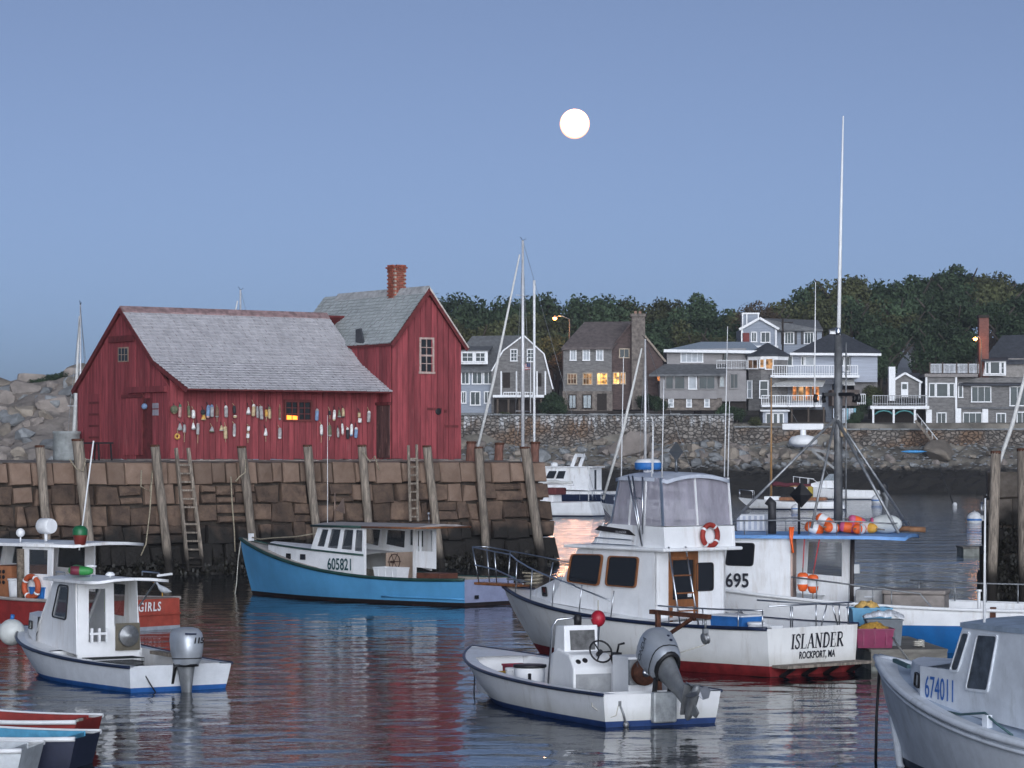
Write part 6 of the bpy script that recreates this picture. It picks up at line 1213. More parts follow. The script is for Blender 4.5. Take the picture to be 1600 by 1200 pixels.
for i, (tx, ty, bx, by, r, nm) in enumerate(((1556,706,1548,938,.15,'tall dark pile at the corner of the right pier'),(1597,702,1600,940,.15,'reddish pile on the face of the right pier'))):
    T = P(tx,ty,83.2); Bq = P(bx,by,82.6); o = thing('timber_pile', nm, 'piling', (Bq.x,Bq.y,-.6), 0, 'piles of the right pier'); off = Vector((Bq.x,Bq.y,-.6))
    O('log', MB().tube([(Bq-off)*0, (T-off)*.5, T-off], [r*.9,r,r], 11), PILE, o); O('cap', MB().lathe([(r*1.04,-.06),(r*1.05,.01),(r*.9,.03)], 11, 0, Matrix.Translation(T-off)), RUST, o)
fd = thing('harbour_float', 'low planked float beyond the right pier', 'dock', (sx(1530,121),121,0)); O('float_body', MB().box(-.8,2.2,-.9,.9,-.1,.3), mat('dock_concrete', (0,0,0)), fd)
for i in range(11): O('plank', MB().box(-.84+.28*i,-.84+.28*i+.26,-.95,.95,.305,.38), DKW, fd)
# ---------------------------------------------------------------- far shore: terrain, sea wall, boulders
random.seed(77)
def lerpl(tab, x):
    if x <= tab[0][0]: return tab[0][1]
    for (a, b), (c, d) in zip(tab, tab[1:]):
        if x <= c: return b+(d-b)*(x-a)/(c-a)
    return tab[-1][1]
SHORE = tide(mat('shore_ground', (.17,.155,.13), .95, var=.5, scale=.25, bump=.3, bscale=.8), 3.1, 1.2, (.02,.018,.015), .8)
def land(X, Y):
    d = Y-330-1.5*noise.noise((X*.12, 0, 0)); z = lerpl([(-8,-2),(0,0),(3,1.6),(9,3.1),(14,5.2),(15.5,5.9),(16.5,8.2),(45,9.2),(80,14),(120,20),(200,26)], d)
    if d < 15: z += (.55*noise.noise((X*.7, Y*.7, 2))+.35*noise.noise((X*1.7, Y*1.7, 5)))*min(1, max(0, (d+2)/3))
    return z
ys = [322+i*.8 for i in range(32)]+[348+i*5 for i in range(32)]; xs = [-26+i*.9 for i in range(118)]
mb = MB(); mb.grid([[(x, y, land(x, y)) for x in xs] for y in ys], sm=False); O('far_shore', mb, SHORE, kind='structure')
def head(X, Y):
    d = Y-286-2*noise.noise((X*.15, 7, 0)); top = lerpl([(-85,9.0),(-62,10.4),(-54,11.6),(-49,12.6),(-44,13.6),(-38,13),(-26,9)], X)
    z = top*min(1, max(-.2, d/24))**.85 if d > 0 else d*.3
    return z+(.5*noise.noise((X*.5, Y*.5, 9))+.3*noise.noise((X*1.4, Y*1.4, 3)))*min(1, max(0, d))
mb = MB(); mb.grid([[(x, y, head(x, y)) for x in [-85+i*.9 for i in range(66)]] for y in [280+i*.9 for i in range(50)]], sm=False)
O('rocky_headland', mb, tide(mat('headland_rock', (.26,.23,.205), .9, var=.4, scale=.5, bump=.25, bscale=1.2, col2=(.15,.13,.115)), 2.6, .8, (.03,.028,.026), .5), kind='structure')
def rock_mesh(seed, npt=18):
    random.seed(seed); bm = bmesh.new()
    for i in range(npt):
        v = Vector((random.gauss(0,1), random.gauss(0,1), random.gauss(0,1))).normalized(); v = Vector([math.copysign(abs(c)**.7, c) for c in v]); bm.verts.new((v.x, v.y*.8, v.z*.68))
    bmesh.ops.convex_hull(bm, input=bm.verts); bmesh.ops.delete(bm, geom=[v for v in bm.verts if not v.link_faces], context='VERTS')
    bmesh.ops.bevel(bm, geom=bm.edges[:], offset=.06, segments=1, affect='EDGES', clamp_overlap=True)
    me = bpy.data.meshes.new('boulder'); bm.to_mesh(me); bm.free(); return me
ROCKM = [tide(mat('boulder_granite_%d' % i, c, .9, var=.3, scale=1.2, bump=.08, bscale=4, rnd=.25, col2=tuple(x*.62 for x in c)), 2.9, .5, (.022,.02,.017), .3) for i, c in enumerate(((.27,.235,.21),(.24,.25,.255),(.29,.25,.205)))]
RM = []
for i in range(9): me = rock_mesh(100+i, 15+i % 4*3); me.materials.append(ROCKM[i % 3]); RM.append(me)
def blabel(px): return lambda k, r: '%s %s boulder in the rubble below the %s' % ('large' if r > .8 else ('mid-sized' if r > .6 else 'small'), ('warm grey','bluish grey','tan')[k], 'gambrel house' if px < 870 else 'saltbox house' if px < 1020 else 'flat-roofed house' if px < 1150 else 'turret house')
def boulder(X, Y, r, zf, label, group, sink=.35, flat=1.):
    k_ = random.randrange(9); label = label(k_ % 3, r) if callable(label) else label; o = bpy.data.objects.new('boulder', RM[k_]); COL.objects.link(o); o.location = (X, Y, zf(X, Y)+r*(.62-sink)*flat); o.scale = (r*random.uniform(.9,1.25), r, r*random.uniform(.75,1.05)*flat); o.rotation_euler = (random.uniform(-.4,.4), random.uniform(-.4,.4), random.uniform(0,6.28)); tag(o, label, 'boulder', group); return o
random.seed(31); G1 = 'boulders along the far shore'; G2 = 'boulders on the rocky headland'
boulder(sx(985,341), 341, 2.5, land, 'huge rounded granite boulder below the stained sea wall', G1, .3); boulder(sx(1470,341), 341.5, 2.9, land, 'long brown ledge of rock beside the blue kayak', G1, .3, .7)
boulder(sx(1145,341), 341, 1.6, land, 'big pale boulder below the stone-based grey house', G1); boulder(sx(845,341), 341, 1.4, land, 'bluish boulder among the far shore rocks', G1)
n = 0
for px in range(716, 1340, 10):
    for Y, r0, r1 in ((343.5,.45,1.0),(341,.5,1.1),(338.5,.4,.9)):
        if random.random() < .82: boulder(sx(px+random.uniform(-7,7), Y), Y+random.uniform(-1,1), random.uniform(r0,r1), land, blabel(px), G1)
for px in range(1340, 1620, 13):
    for Y in (341, 338.5):
        if random.random() < .6: boulder(sx(px+random.uniform(-7,7), Y), Y+random.uniform(-1,1), random.uniform(.3,.75), land, 'small stone on the beach below the shingled houses', G1)
for i in range(105):
    px = random.uniform(-60,190); Y = random.uniform(287,312); d = (Y-286)/26
    boulder(sx(px, Y), Y, random.uniform(.7,1.35) if d < .45 else random.uniform(.7,1.7), head, (lambda k, r, d=d: '%s %s %s' % ('big' if r > 1.2 else 'small', ('warm grey','bluish','tan')[k], 'granite block in the riprap at the foot of the headland' if d < .5 else 'granite outcrop high on the headland slope')), G2, .5)
# small rubble that nobody could count
mb = MB(); random.seed(9)
for i in range(2600):
    X, Y = random.uniform(-20,72), random.uniform(334.5,346); r = random.uniform(.12,.35); z = land(X, Y); vs_ = [(X+r*random.uniform(.7,1.3)*a, Y+r*b*random.uniform(.7,1.2), z+r*c*random.uniform(.5,1)) for a,b,c in ((1,0,.3),(0,1,.3),(-1,0,.3),(0,-1,.3),(.1,.1,1),(.4,-.6,.8))]
    mb.add(vs_, [(0,1,4),(1,2,4),(2,3,5,4),(3,0,5),(0,4,5)])
O('shingle_beach', mb, ROCKM[1], label='small broken stones strewn between the shore boulders', cat='stones', kind='stuff')
# sea wall
def swall_mat(name, stain):
    m = bpy.data.materials.new(name); m.use_nodes = True; t = m.node_tree; N = t.nodes; L = t.links; b = N['Principled BSDF']; b.inputs['Roughness'].default_value = .95
    g = N.new('ShaderNodeTexCoord'); vo = N.new('ShaderNodeTexVoronoi'); vo.inputs['Scale'].default_value = 1.7; mp = N.new('ShaderNodeMapping'); mp.inputs['Scale'].default_value = (1,1,1.5); L.new(g.outputs['Object'], mp.inputs[0]); L.new(mp.outputs[0], vo.inputs['Vector'])
    rp = N.new('ShaderNodeValToRGB'); e = rp.color_ramp.elements; e[0].color = (.11,.095,.08,1); e[1].color = (.26,.235,.21,1); sp = N.new('ShaderNodeSeparateColor'); L.new(vo.outputs['Color'], sp.inputs[0]); L.new(sp.outputs[0], rp.inputs[0])
    nz = N.new('ShaderNodeTexNoise'); nz.inputs['Scale'].default_value = .22; nz.inputs['Detail'].default_value = 6; L.new(g.outputs['Object'], nz.inputs['Vector'])
    mr = N.new('ShaderNodeMapRange'); mr.inputs['From Min'].default_value = .48; mr.inputs['From Max'].default_value = .62; mr.inputs['To Max'].default_value = .75; L.new(nz.outputs['Fac'], mr.inputs['Value'])
    mx = N.new('ShaderNodeMix'); mx.data_type = 'RGBA'; L.new(mr.outputs[0], mx.inputs[0]); L.new(rp.outputs[0], mx.inputs[6]); mx.inputs[7].default_value = (.17,.1,.055,1); out = mx.outputs[2]
    if stain:                                 # whitewash runs from the coping
        sx_ = N.new('ShaderNodeSeparateXYZ'); L.new(g.outputs['Object'], sx_.inputs[0]); m2 = N.new('ShaderNodeMapping'); m2.inputs['Scale'].default_value = (1.6,1.6,.18); L.new(g.outputs['Object'], m2.inputs[0])
        n2 = N.new('ShaderNodeTexNoise'); n2.inputs['Scale'].default_value = 1.0; n2.inputs['Detail'].default_value = 7; n2.inputs['Roughness'].default_value = .75; L.new(m2.outputs[0], n2.inputs['Vector'])
        a = N.new('ShaderNodeMapRange'); a.inputs['From Min'].default_value = 0.5; a.inputs['From Max'].default_value = 3.6; a.inputs['To Min'].default_value = -.22; a.inputs['To Max'].default_value = .06; L.new(sx_.outputs['Z'], a.inputs['Value'])
        ad = N.new('ShaderNodeMath'); L.new(n2.outputs['Fac'], ad.inputs[0]); L.new(a.outputs[0], ad.inputs[1]); c = N.new('ShaderNodeMapRange'); c.inputs['From Min'].default_value = .5; c.inputs['From Max'].default_value = .62; c.inputs['To Max'].default_value = .8; L.new(ad.outputs[0], c.inputs['Value'])
        m3 = N.new('ShaderNodeMix'); m3.data_type = 'RGBA'; L.new(c.outputs[0], m3.inputs[0]); L.new(out, m3.inputs[6]); m3.inputs[7].default_value = (.55,.56,.57,1); out = m3.outputs[2]
    L.new(out, b.inputs['Base Color']); bp = N.new('ShaderNodeBump'); bp.inputs['Distance'].default_value = .3; v2 = N.new('ShaderNodeTexVoronoi'); v2.feature = 'DISTANCE_TO_EDGE'; v2.inputs['Scale'].default_value = 1.7; L.new(mp.outputs[0], v2.inputs['Vector'])
    c2 = N.new('ShaderNodeMapRange'); c2.inputs['From Max'].default_value = .12; L.new(v2.outputs['Distance'], c2.inputs['Value']); L.new(c2.outputs[0], bp.inputs['Height']); L.new(bp.outputs[0], b.inputs['Normal']); return m
def seawall(nm, pa, pb, Y, yt, yb, stain, dep=3.0):
    A, B_ = P(pa, yb, Y), P(pb, yb, Y); T = P(pa, yt, Y).z; o = thing('sea_wall', nm, 'wall', (A.x, Y, A.z)); n = int((B_.x-A.x)/.8); h = T-A.z
    rows = [[(i*(B_.x-A.x)/n, .15*h*k/6*.4-.12*noise.noise((i*.9+pa, k*1.1, 0)), -1.2+(h+1.2)*k/6) for i in range(n+1)] for k in range(7)]
    mb = MB(); mb.grid(rows, sm=False); mb.grid([rows[-1], [(x, dep, z) for x, y, z in rows[-1]]], sm=False)
    for e in (0, -1): mb.grid([[r[e] for r in rows], [(r[e][0], dep, r[e][2]) for r in rows]], flip=(e == 0), sm=False)
    O('masonry', mb, swall_mat('sea_wall_%d' % pa, stain), o)
    x = 0; i = 0; random.seed(pa)
    while x < B_.x-A.x-.2:
        w_ = min(random.uniform(.9,1.7), B_.x-A.x-x); O('coping_stone', MB().box(x+.02, x+w_-.02, -.12, .7, h, h+random.uniform(.14,.24)), ROCKM[1], o); x += w_
    return o
seawall('long stained fieldstone sea wall below the shingled houses', 712, 1146, 345, 649, 700, True)
seawall('rough stone sea wall below the turret house', 1147, 1322, 345.3, 668, 705, False)
seawall('stone sea wall with the wooden stair below the porch house', 1323, 1660, 344.6, 672, 716, False)

# ---------------------------------------------------------------- houses
class House:
    def __init__(s, name, label, px, py, Y): b = P(px, py, Y); s.b = Vector((b.x, b.y, b.z)); s.t = thing(name, label, 'house', tuple(b)); s.Y = Y
    def pt(s, px, py, Y): return P(px, py, Y)-s.b
    def o(s, name, mb, m, par=None): return O(name, mb, m, par or s.t)
    def vol(s, name, pl, Y, dep, m, par=None): mb = MB(); mb.prism([s.pt(a, b, Y) for a, b in pl], (0, dep, 0)); return s.o(name, mb, m, par)
    def rect(s, name, x0, y0, x1, y1, Y, dep, m, par=None): return s.vol(name, [(x0,y0),(x1,y0),(x1,y1),(x0,y1)], Y, dep, m, par)
    def slab(s, name, pl, m, t=.18, par=None): mb = MB(); mb.prism([s.pt(*p) for p in pl], (0, 0, -t)); return s.o(name, mb, m, par)
    def win(s, x0, y0, x1, y1, Y, lit=None, nx=2, nz=2, fm=None, fw=.13, par=None, sill=True, Y2=None):
        # Y2: distance at the right-hand edge when the wall recedes
        Y2 = Y2 or Y; L = lambda px: Y+(Y2-Y)*(px-x0)/max(1e-6, x1-x0); fm = fm or WHITE2
        a, b, c, d = [s.pt(px, py, L(px)) for px, py in ((x0,y1),(x1,y1),(x1,y0),(x0,y0))]; n = Vector((0,-1,0)) if Y2 == Y else (b-a).cross(d-a).normalized()
        mb = MB(); up = (d-a).normalized(); rt = (b-a).normalized(); k = n*.09
        for p, q in ((a-up*fw/2, d+up*fw/2), (b-up*fw/2, c+up*fw/2)): mb.bar(p+k*.4, q+k*.4, fw, .1, up=n)
        mb.bar(d+k*.4, c+k*.4, fw, .1, up=n); mb.bar(a+k*.4-rt*.1, b+k*.4+rt*.1, fw, .16, up=n)
        w_ = s.o('window', mb, fm, par)
        pm = lit or WPANE; mb = MB(); mb.prism([a+k*.1, b+k*.1, c+k*.1, d+k*.1], -n*.03); O('pane', mb, pm, w_)
        mb = MB()
        for i in range(1, nx): p, q = a.lerp(b, i/nx), d.lerp(c, i/nx); mb.bar(p+k*.25, q+k*.25, .06, .05, up=n)
        for j in range(1, nz): p, q = a.lerp(d, j/nz), b.lerp(c, j/nz); mb.bar(p+k*.3, q+k*.3, .06, .05, up=n)
        if nx > 1 or nz > 1: O('muntins', mb, fm, w_)
        return w_
    def rail(s, x0, x1, yt, yb, Y, m=None, n=None, name='balustrade', Y2=None):
        Y2 = Y2 or Y; A, B_ = s.pt(x0, yt, Y), s.pt(x1, yt, Y2); C = s.pt(x0, yb, Y); h = A.z-C.z; n = n or max(4, int((B_-A).length/.28)); m = m or WHITE2
        r = s.o(name, MB().bar(A, B_, .1, .09), m); O('bottom_rail', MB().bar(A-Vector((0,0,h*.86)), B_-Vector((0,0,h*.86)), .07, .07), m, r)
        mb = MB()
        for i in range(n+1): p = A.lerp(B_, i/n); mb.bar(p-Vector((0,0,h)), p, .09 if i % 6 == 0 else .055)
        o = O('balusters', mb, m, r); o['kind'] = 'stuff'
WPANE = mat('house_pane', (.025,.042,.048), .12, var=.3, scale=.6, spec=.12); WPALE = mat('pane_curtained', (.3,.33,.36), .4, var=.2, scale=1)
def litmat(name, col, s):                    # a room seen through the glass: lamp glow, curtains and furniture in patches
    m = emis(name, col, s); t = m.node_tree; N = t.nodes; e = next(n for n in N if n.type == 'EMISSION'); tc = N.new('ShaderNodeTexCoord'); nz = N.new('ShaderNodeTexNoise'); nz.inputs['Scale'].default_value = 1.3; nz.inputs['Detail'].default_value = 3; t.links.new(tc.outputs['Object'], nz.inputs['Vector'])
    mr = N.new('ShaderNodeMapRange'); mr.inputs['From Min'].default_value = .38; mr.inputs['From Max'].default_value = .66; mr.inputs['To Min'].default_value = s*.15; mr.inputs['To Max'].default_value = s*1.5; t.links.new(nz.outputs['Fac'], mr.inputs['Value']); t.links.new(mr.outputs[0], e.inputs[1]); return m
LIT1 = litmat('lit_window_bright', (1.0,.5,.14), 1.3); LIT2 = litmat('lit_window_dim', (1.0,.55,.25), .3); LIT3 = litmat('lit_window_warm', (1.0,.36,.12), .6); LIT4 = litmat('lit_window_faint', (.8,.5,.34), .12)
SHG = mat('wall_shingle_grey', (.17,.165,.16), .9, var=.3, scale=1.5, stretch=(1,1,3), bump=.05, bscale=5); SHBR = mat('wall_shingle_brown', (.085,.06,.055), .9, var=.3, scale=1.5, stretch=(1,1,3), bump=.05, bscale=5)
CLAP = mat('clapboard_blue_grey', (.26,.29,.34), .8, var=.12, scale=1, stretch=(.3,.3,6)); CLAPL = mat('clapboard_pale', (.36,.39,.45), .8, var=.12, scale=1, stretch=(.3,.3,6)); TAUPE = mat('clapboard_taupe', (.26,.25,.25), .8, var=.12, scale=1)
RFD = mat('roof_dark_slate', (.05,.055,.065), .85, var=.3, scale=2, bump=.03); RFB = mat('roof_brown', (.12,.1,.095), .9, var=.3, scale=2, bump=.04); RFG = mat('roof_grey', (.13,.135,.14), .9, var=.25, scale=2, bump=.03); RFL = mat('roof_pale', (.36,.42,.48), .6, var=.1)
FST = mat('fieldstone', (.22,.19,.165), .9, var=.6, scale=2.2, bump=.12, bscale=3, col2=(.1,.085,.075)); DARK = mat('dark_timber_and_shade', (.03,.024,.02), .9, var=.3)  # DARK serves dark timber and the sheets that stand for shade
# --- gambrel house
h = House('gambrel_house', 'grey gambrel house with white dormer windows beside the red shed', 720, 645, 352)
h.vol('wall', [(700,645),(772,645),(772,577),(700,577)], 352, 7, CLAP); h.rect('foundation', 698, 645, 775, 668, 351.8, 7, mat('foundation_grey', (.17,.175,.18), .9, var=.25))
h.slab('roof', [(696,579,351.4),(774,579,351.4),(822,524,357),(738,525,357)], RFG, .25); h.slab('rear_roof', [(738,525,357),(822,524,357),(822,575,362),(738,575,362)], RFG, .25)
gw_ = h.vol('gable_wall', [(768,645),(862,645),(862,605),(850,552),(818,524),(786,547),(768,578)], 350.8, 1, SHG)
for a, b in (((768,580),(786,548)),((786,548),(818,524)),((818,524),(850,553)),((850,553),(864,608))): h.o('rake_board', MB().bar(h.pt(*a,350.6), h.pt(*b,350.6), .16, .25, up=(0,1,0)), WHITE2)
h.slab('gambrel_roof', [(850,552,350.6),(866,610,350.6),(866,610,360),(850,552,360)], RFG, .2); h.slab('gambrel_roof', [(818,523,350.6),(850,552,350.6),(850,552,360),(818,523,360)], RFG, .2)
d = h.rect('dormer', 719, 547, 762, 569, 350.9, 4, WHITE); h.slab('dormer_roof', [(717,547,350.7),(764,547,350.7),(770,541,355),(719,541,355)], RFG, .15)
for a in ((722,551,739,565),(743,551,758,565)): h.win(*a, 350.8, None, 2, 2)
for a in ((721,580,733,600),(738,580,753,600),(756,580,770,600)): h.win(*a, 351.9, None, 2, 1)
for a in ((721,612,728,630),(735,612,750,633),(757,612,766,630)): h.win(*a, 351.9, None, 2, 1)
for a in ((798,546,808,564),(824,546,835,565)): h.win(*a, 350.7, None, 2, 3)
h.rect('porch_floor', 770, 617, 850, 621, 348.6, 2, WHITE2); h.rail(787, 832, 613, 621, 348.5)
for px in (782,806,838,851): h.rect('porch_post', px, 580, px+2.2, 617, 349.2, .2, WHITE2)
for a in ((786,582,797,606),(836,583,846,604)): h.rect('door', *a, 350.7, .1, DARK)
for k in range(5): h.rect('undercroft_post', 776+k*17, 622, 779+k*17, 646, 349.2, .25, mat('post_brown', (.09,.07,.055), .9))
h.rect('undercroft_shade', 772, 624, 858, 646, 350.5, .2, DARK)  # dark sheet painted in for the shade below the porch floor
fp = thing('flagpole', 'white flagpole with a small striped flag before the gambrel house', 'flagpole', tuple(P(829,645,347.5))); H_ = 82*347.5/F
O('pole', MB().tube([(0,0,0),(0,0,H_)], [.06,.04], 6), WHITE2, fp); fl_ = O('flag', MB().grid([[(-1.05*i/6, .08*math.sin(i*1.1), H_-.35-.75*j/7-.12*i/6) for i in range(7)] for j in range(8)], mi=[0,1,0,1,0,1,0]), [mat('flag_red', (.3,.06,.07), .8), mat('flag_white', (.5,.5,.5), .8)], fp); O('canton', MB().box(-.45,-.02,-.1,.1,H_-.78,H_-.38), mat('flag_blue', (.03,.05,.14), .8), fp)
# --- shingled house with the stone chimney
h = House('saltbox_house', 'tall shingled house with lit windows and fieldstone chimney', 880, 640, 353)
h.vol('front_wall', [(880,640),(956,640),(956,541),(880,541)], 353, 9, SHG)
h.vol('gable_side', [(956,640),(1036,640),(1036,562),(988,505),(956,541)], 353.6, 8, SHBR)
h.slab('roof', [(877,543,352.4),(957,542,352.4),(990,502,358),(913,503,358)], RFB, .3); h.slab('rear_roof', [(913,503,358),(990,502,358),(1042,566,362),(960,566,362)], RFB, .3)
h.o('rake_board', MB().bar(h.pt(989,502,353.3), h.pt(1040,565,353.3), .22, .3, up=(0,1,0)), mat('trim_tan', (.3,.25,.2), .8)); h.o('rake_board', MB().bar(h.pt(957,541,353.2), h.pt(989,502,353.3), .15, .3, up=(0,1,0)), SHBR)
ch = h.rect('chimney', 987, 494, 1008, 640, 352.6, 1.6, FST); h.rect('chimney_cap', 985.5, 490, 1009.5, 494.5, 352.4, 2, FST, ch)
for a in (991,998): h.rect('chimney_pot', a, 486, a+4, 490, 353, .5, mat('pot_clay', (.25,.15,.11), .8), ch)
for a in ((891,546,900,563),(911,546,921,563),(932,546,942,563)): h.win(*a, 352.9, WPALE, 2, 1)
for a, l in (((887,584,901,600),LIT4),((911,583,925,601),LIT2),((933,583,949,601),LIT1)): h.win(*a, 352.9, l, 3, 2, mat('frame_tan', (.4,.33,.25), .7))
h.win(958,582,968,600, 353.5, LIT1, 2, 2, mat('frame_tan', (0,0,0))); h.win(969,582,977,600, 353.5, LIT2, 2, 2, mat('frame_tan', (0,0,0))); h.win(968,545,983,559, 353.5, None, 2, 1, mat('frame_tan', (0,0,0)))
h.rect('stone_base', 879, 611, 957, 642, 352.85, .3, FST)
for a in ((889,617,900,638),(911,617,924,638)): h.win(*a, 352.8, mat('pane_blueish', (.12,.17,.2), .2), 2, 1, DARK)
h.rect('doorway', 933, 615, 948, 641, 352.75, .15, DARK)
# --- taupe flat-roofed house
h = House('flat_roof_house', 'taupe two-storey house with low roof and glazed porch', 1032, 640, 352)
h.vol('upper_wall', [(1042,583),(1166,583),(1166,544),(1042,546)], 353, 8, TAUPE); h.slab('roof', [(1037,547,352),(1192,549,352),(1172,534,361),(1096,534,361)], RFL, .3); h.o('fascia', MB().bar(h.pt(1037,548,351.9), h.pt(1192,550,351.9), .2, .35), WHITE2)
h.slab('porch_roof', [(1014,585,349.4),(1136,584,349.4),(1136,569,353),(1038,569,353)], RFG, .25); h.rect('porch_wall', 1031, 585, 1120, 613, 350.2, 3, TAUPE); h.rect('porch_base', 1031, 611, 1120, 623, 350.05, 3, TAUPE)
h.rect('side_wing', 1120, 580, 1166, 627, 351.6, 6, TAUPE); h.rect('stone_base', 1032, 622, 1128, 641, 350.4, 4, FST); h.rect('rear_base', 1128, 622, 1166, 645, 352.4, 4, DARK)
h.win(1064,549,1098,566, 352.9, WPALE, 4, 1); h.win(1130,549,1136,562, 352.9, None, 1, 1, DARK)
for a in ((1040,586,1052,608),(1054,586,1070,608),(1092,586,1117,608)): h.win(*a, 350.1, None, 2 if a[2]-a[0] > 20 else 1, 1, TAUPE)
h.win(1076,586,1088,608, 350.1, WPALE, 1, 1); h.win(1141,584,1153,607, 351.5, None, 2, 1, TAUPE); h.win(1124,585,1132,605, 351.5, mat('pane_blueish', (0,0,0)), 1, 1, TAUPE)
for px in (1045,1073,1101): h.win(px,623,px+7,636, 350.3, WPALE, 1, 2)
h.rail(1120,1166,563,577, 351.4, GALV)
h.rect('lit_side_pane', 1027, 584, 1033, 595, 350.6, .1, LIT3)
# --- blue-grey gable house behind
h = House('blue_gable_house', 'blue-grey gable house with black shutters up the slope', 1158, 546, 372)
h.vol('gable_wall', [(1158,556),(1214,556),(1214,513),(1187,498),(1158,514)], 372, 8, CLAP); h.rect('wing_wall', 1214, 514, 1284, 560, 373, 7, CLAP)
for a, b in (((1155,515),(1187,497)),((1187,497),(1217,514))): h.o('rake_board', MB().bar(h.pt(*a,371.7), h.pt(*b,371.7), .3, .3, up=(0,1,0)), WHITE2)
h.slab('wing_roof', [(1187,497,372),(1216,514,371.6),(1286,515,372.4),(1278,500,380)], RFG, .2); h.slab('gable_roof', [(1155,515,371.6),(1187,497,371.6),(1187,497,380),(1155,515,380)], RFG, .2)
for px in (1158,1211): h.rect('corner_board', px, 514, px+3, 556, 371.8, .2, WHITE2)
t_ = h.rect('roof_tower', 1160, 490, 1186, 512, 374, 3, CLAP); h.rect('tower_trim', 1159, 488.5, 1187, 491, 373.8, 3.4, WHITE2, t_)
for px in (1159.5,1166,1184): h.rect('corner_board', px, 491, px+1.8, 511, 373.8, .2, WHITE2, t_)
h.rect('red_door', 1160, 520, 1171, 540, 371.8, .1, mat('door_red', (.16,.03,.025), .7)); h.win(1174,519,1182,534, 371.9, None, 2, 1); h.win(1189,519,1203,535, 371.9, None, 2, 1)
for a in ((1226,519,1240,537),(1257,519,1271,537)):
    h.win(*a, 372.9, None, 3, 1)
    for px in (a[0]-5.5, a[2]+1.8): h.rect('shutter', px, 518, px+3.6, 538, 372.85, .08, BLACK)
h.rect('deck_wall', 1172, 540, 1216, 556, 369.5, 2, WHITE2)
# --- turret house
h = House('turret_house', 'shingled house with octagonal turret, white balconies and glowing ground floor', 1166, 640, 351)
M_ = Matrix.Translation(h.pt(1199,642,353)); r_ = 33*352/F; hh = 86*352/F
h.o('turret', MB().lathe([(r_,0),(r_,hh)], 8, 0, M_ @ Matrix.Rotation(R(22.5), 4, 'Z'), sm=False), SHG); h.o('turret_roof', MB().lathe([(r_*1.12,hh-.1),(r_*1.12,hh+.12),(.02,hh+1.65)], 8, 0, M_ @ Matrix.Rotation(R(22.5), 4, 'Z'), sm=False), RFD); h.o('turret_frieze', MB().lathe([(r_*1.03,hh-.55),(r_*1.05,hh-.12)], 8, 0, M_ @ Matrix.Rotation(R(22.5), 4, 'Z'), sm=False), WHITE2)
for a, l in (((1187,561,1194,575),LIT2),((1196,560,1208,577),LIT2)): h.win(*a, 350.3, l, 1, 1)
h.win(1169,562,1184,576, 351.5, LIT4, 2, 1, Y2=350.5); h.win(1168,595,1175,622, 351.6, WPALE, 1, 2, Y2=351); h.win(1187,595,1200,622, 350.3, None, 1, 2)
h.rect('main_wall', 1226, 551, 1336, 600, 354, 8, CLAPL); h.rect('right_wall', 1330, 551, 1371, 597, 353, 9, CLAPL); h.rect('lower_wall', 1226, 597, 1300, 672, 354.5, 6, CLAP); h.rect('right_lower_wall', 1335, 590, 1371, 640, 354.5, 6, TAUPE)
h.slab('hip_roof', [(1234,552,352.6),(1376,553,352.2),(1318,521,358),(1298,521,358)], RFD, .2); h.slab('hip_roof', [(1376,553,352.2),(1376,549,363),(1318,521,358)], RFD, .15); h.slab('hip_roof', [(1234,552,352.6),(1298,521,358),(1240,549,363)], RFD, .15)
h.o('fascia', MB().bar(h.pt(1234,553,352.4), h.pt(1377,554,352), .15, .3), WHITE2); h.rect('cupola', 1297, 515, 1313, 522, 357.4, 1.2, WHITE2); h.slab('cupola_roof', [(1295,515,357),(1315,515,357),(1305,511,358)], RFD, .1)
for a, l in (((1230,556,1238,572),None),((1252,557,1256,571),None),((1258,557,1272,571),WPALE),((1305,557,1318,572),None),((1320,557,1328,580),None)): h.win(*a, 353.9 if a[0] < 1330 else 352.9, l, 1, 1)
h.rect('upper_balcony', 1204, 586, 1343, 590, 349.5, 4, WHITE2); h.rail(1207, 1340, 571, 586, 349.6); h.slab('awning', [(1206,603,348.8),(1286,603,348.8),(1290,594,352),(1214,594,352)], mat('awning_white', (.62,.62,.6), .8), .08); h.slab('awning', [(1306,601,349.4),(1336,601,349.4),(1334,593,352),(1308,593,352)], mat('awning_white', (0,0,0)), .08)
h.rect('lower_balcony', 1190, 632, 1284, 636, 349.0, 5, WHITE2); h.rail(1190, 1284, 618, 632, 349.1)
for a, l in (((1238,602,1245,626),LIT3),((1247,602,1256,626),LIT2),((1258,602,1266,626),LIT3),((1268,602,1280,626),LIT3)): h.win(*a, 354.4, l, 1, 1, mat('frame_tan', (0,0,0)))
for a, l in (((1305,603,1315,608),LIT3),((1312,616,1316,621),LIT3)): h.rect('deck_lamp', *a, 349.5, .1, l)
h.rect('deck_terrace', 1300, 609, 1343, 634, 350, 4, mat('deck_brown', (.1,.08,.07), .9, var=.4, scale=3)); h.rect('sea_room', 1192, 640, 1231, 676, 349.6, 5, CLAPL); h.slab('sea_room_roof', [(1188,641,349),(1234,641,349),(1234,638,354),(1188,638,354)], WHITE2, .15)
h.win(1197,646,1206,665, 349.5, None, 1, 1); h.win(1208,646,1215,665, 349.5, None, 1, 1); h.win(1217,646,1224,665, 349.5, None, 1, 1)
h.rect('undercroft_shade', 1233, 640, 1290, 674, 353.5, .2, DARK)  # dark sheet stands in for shade beneath the balcony
for px in (1236,1262,1286): h.rect('deck_post', px, 636, px+2.5, 676, 349.6, .3, mat('post_brown', (0,0,0)))
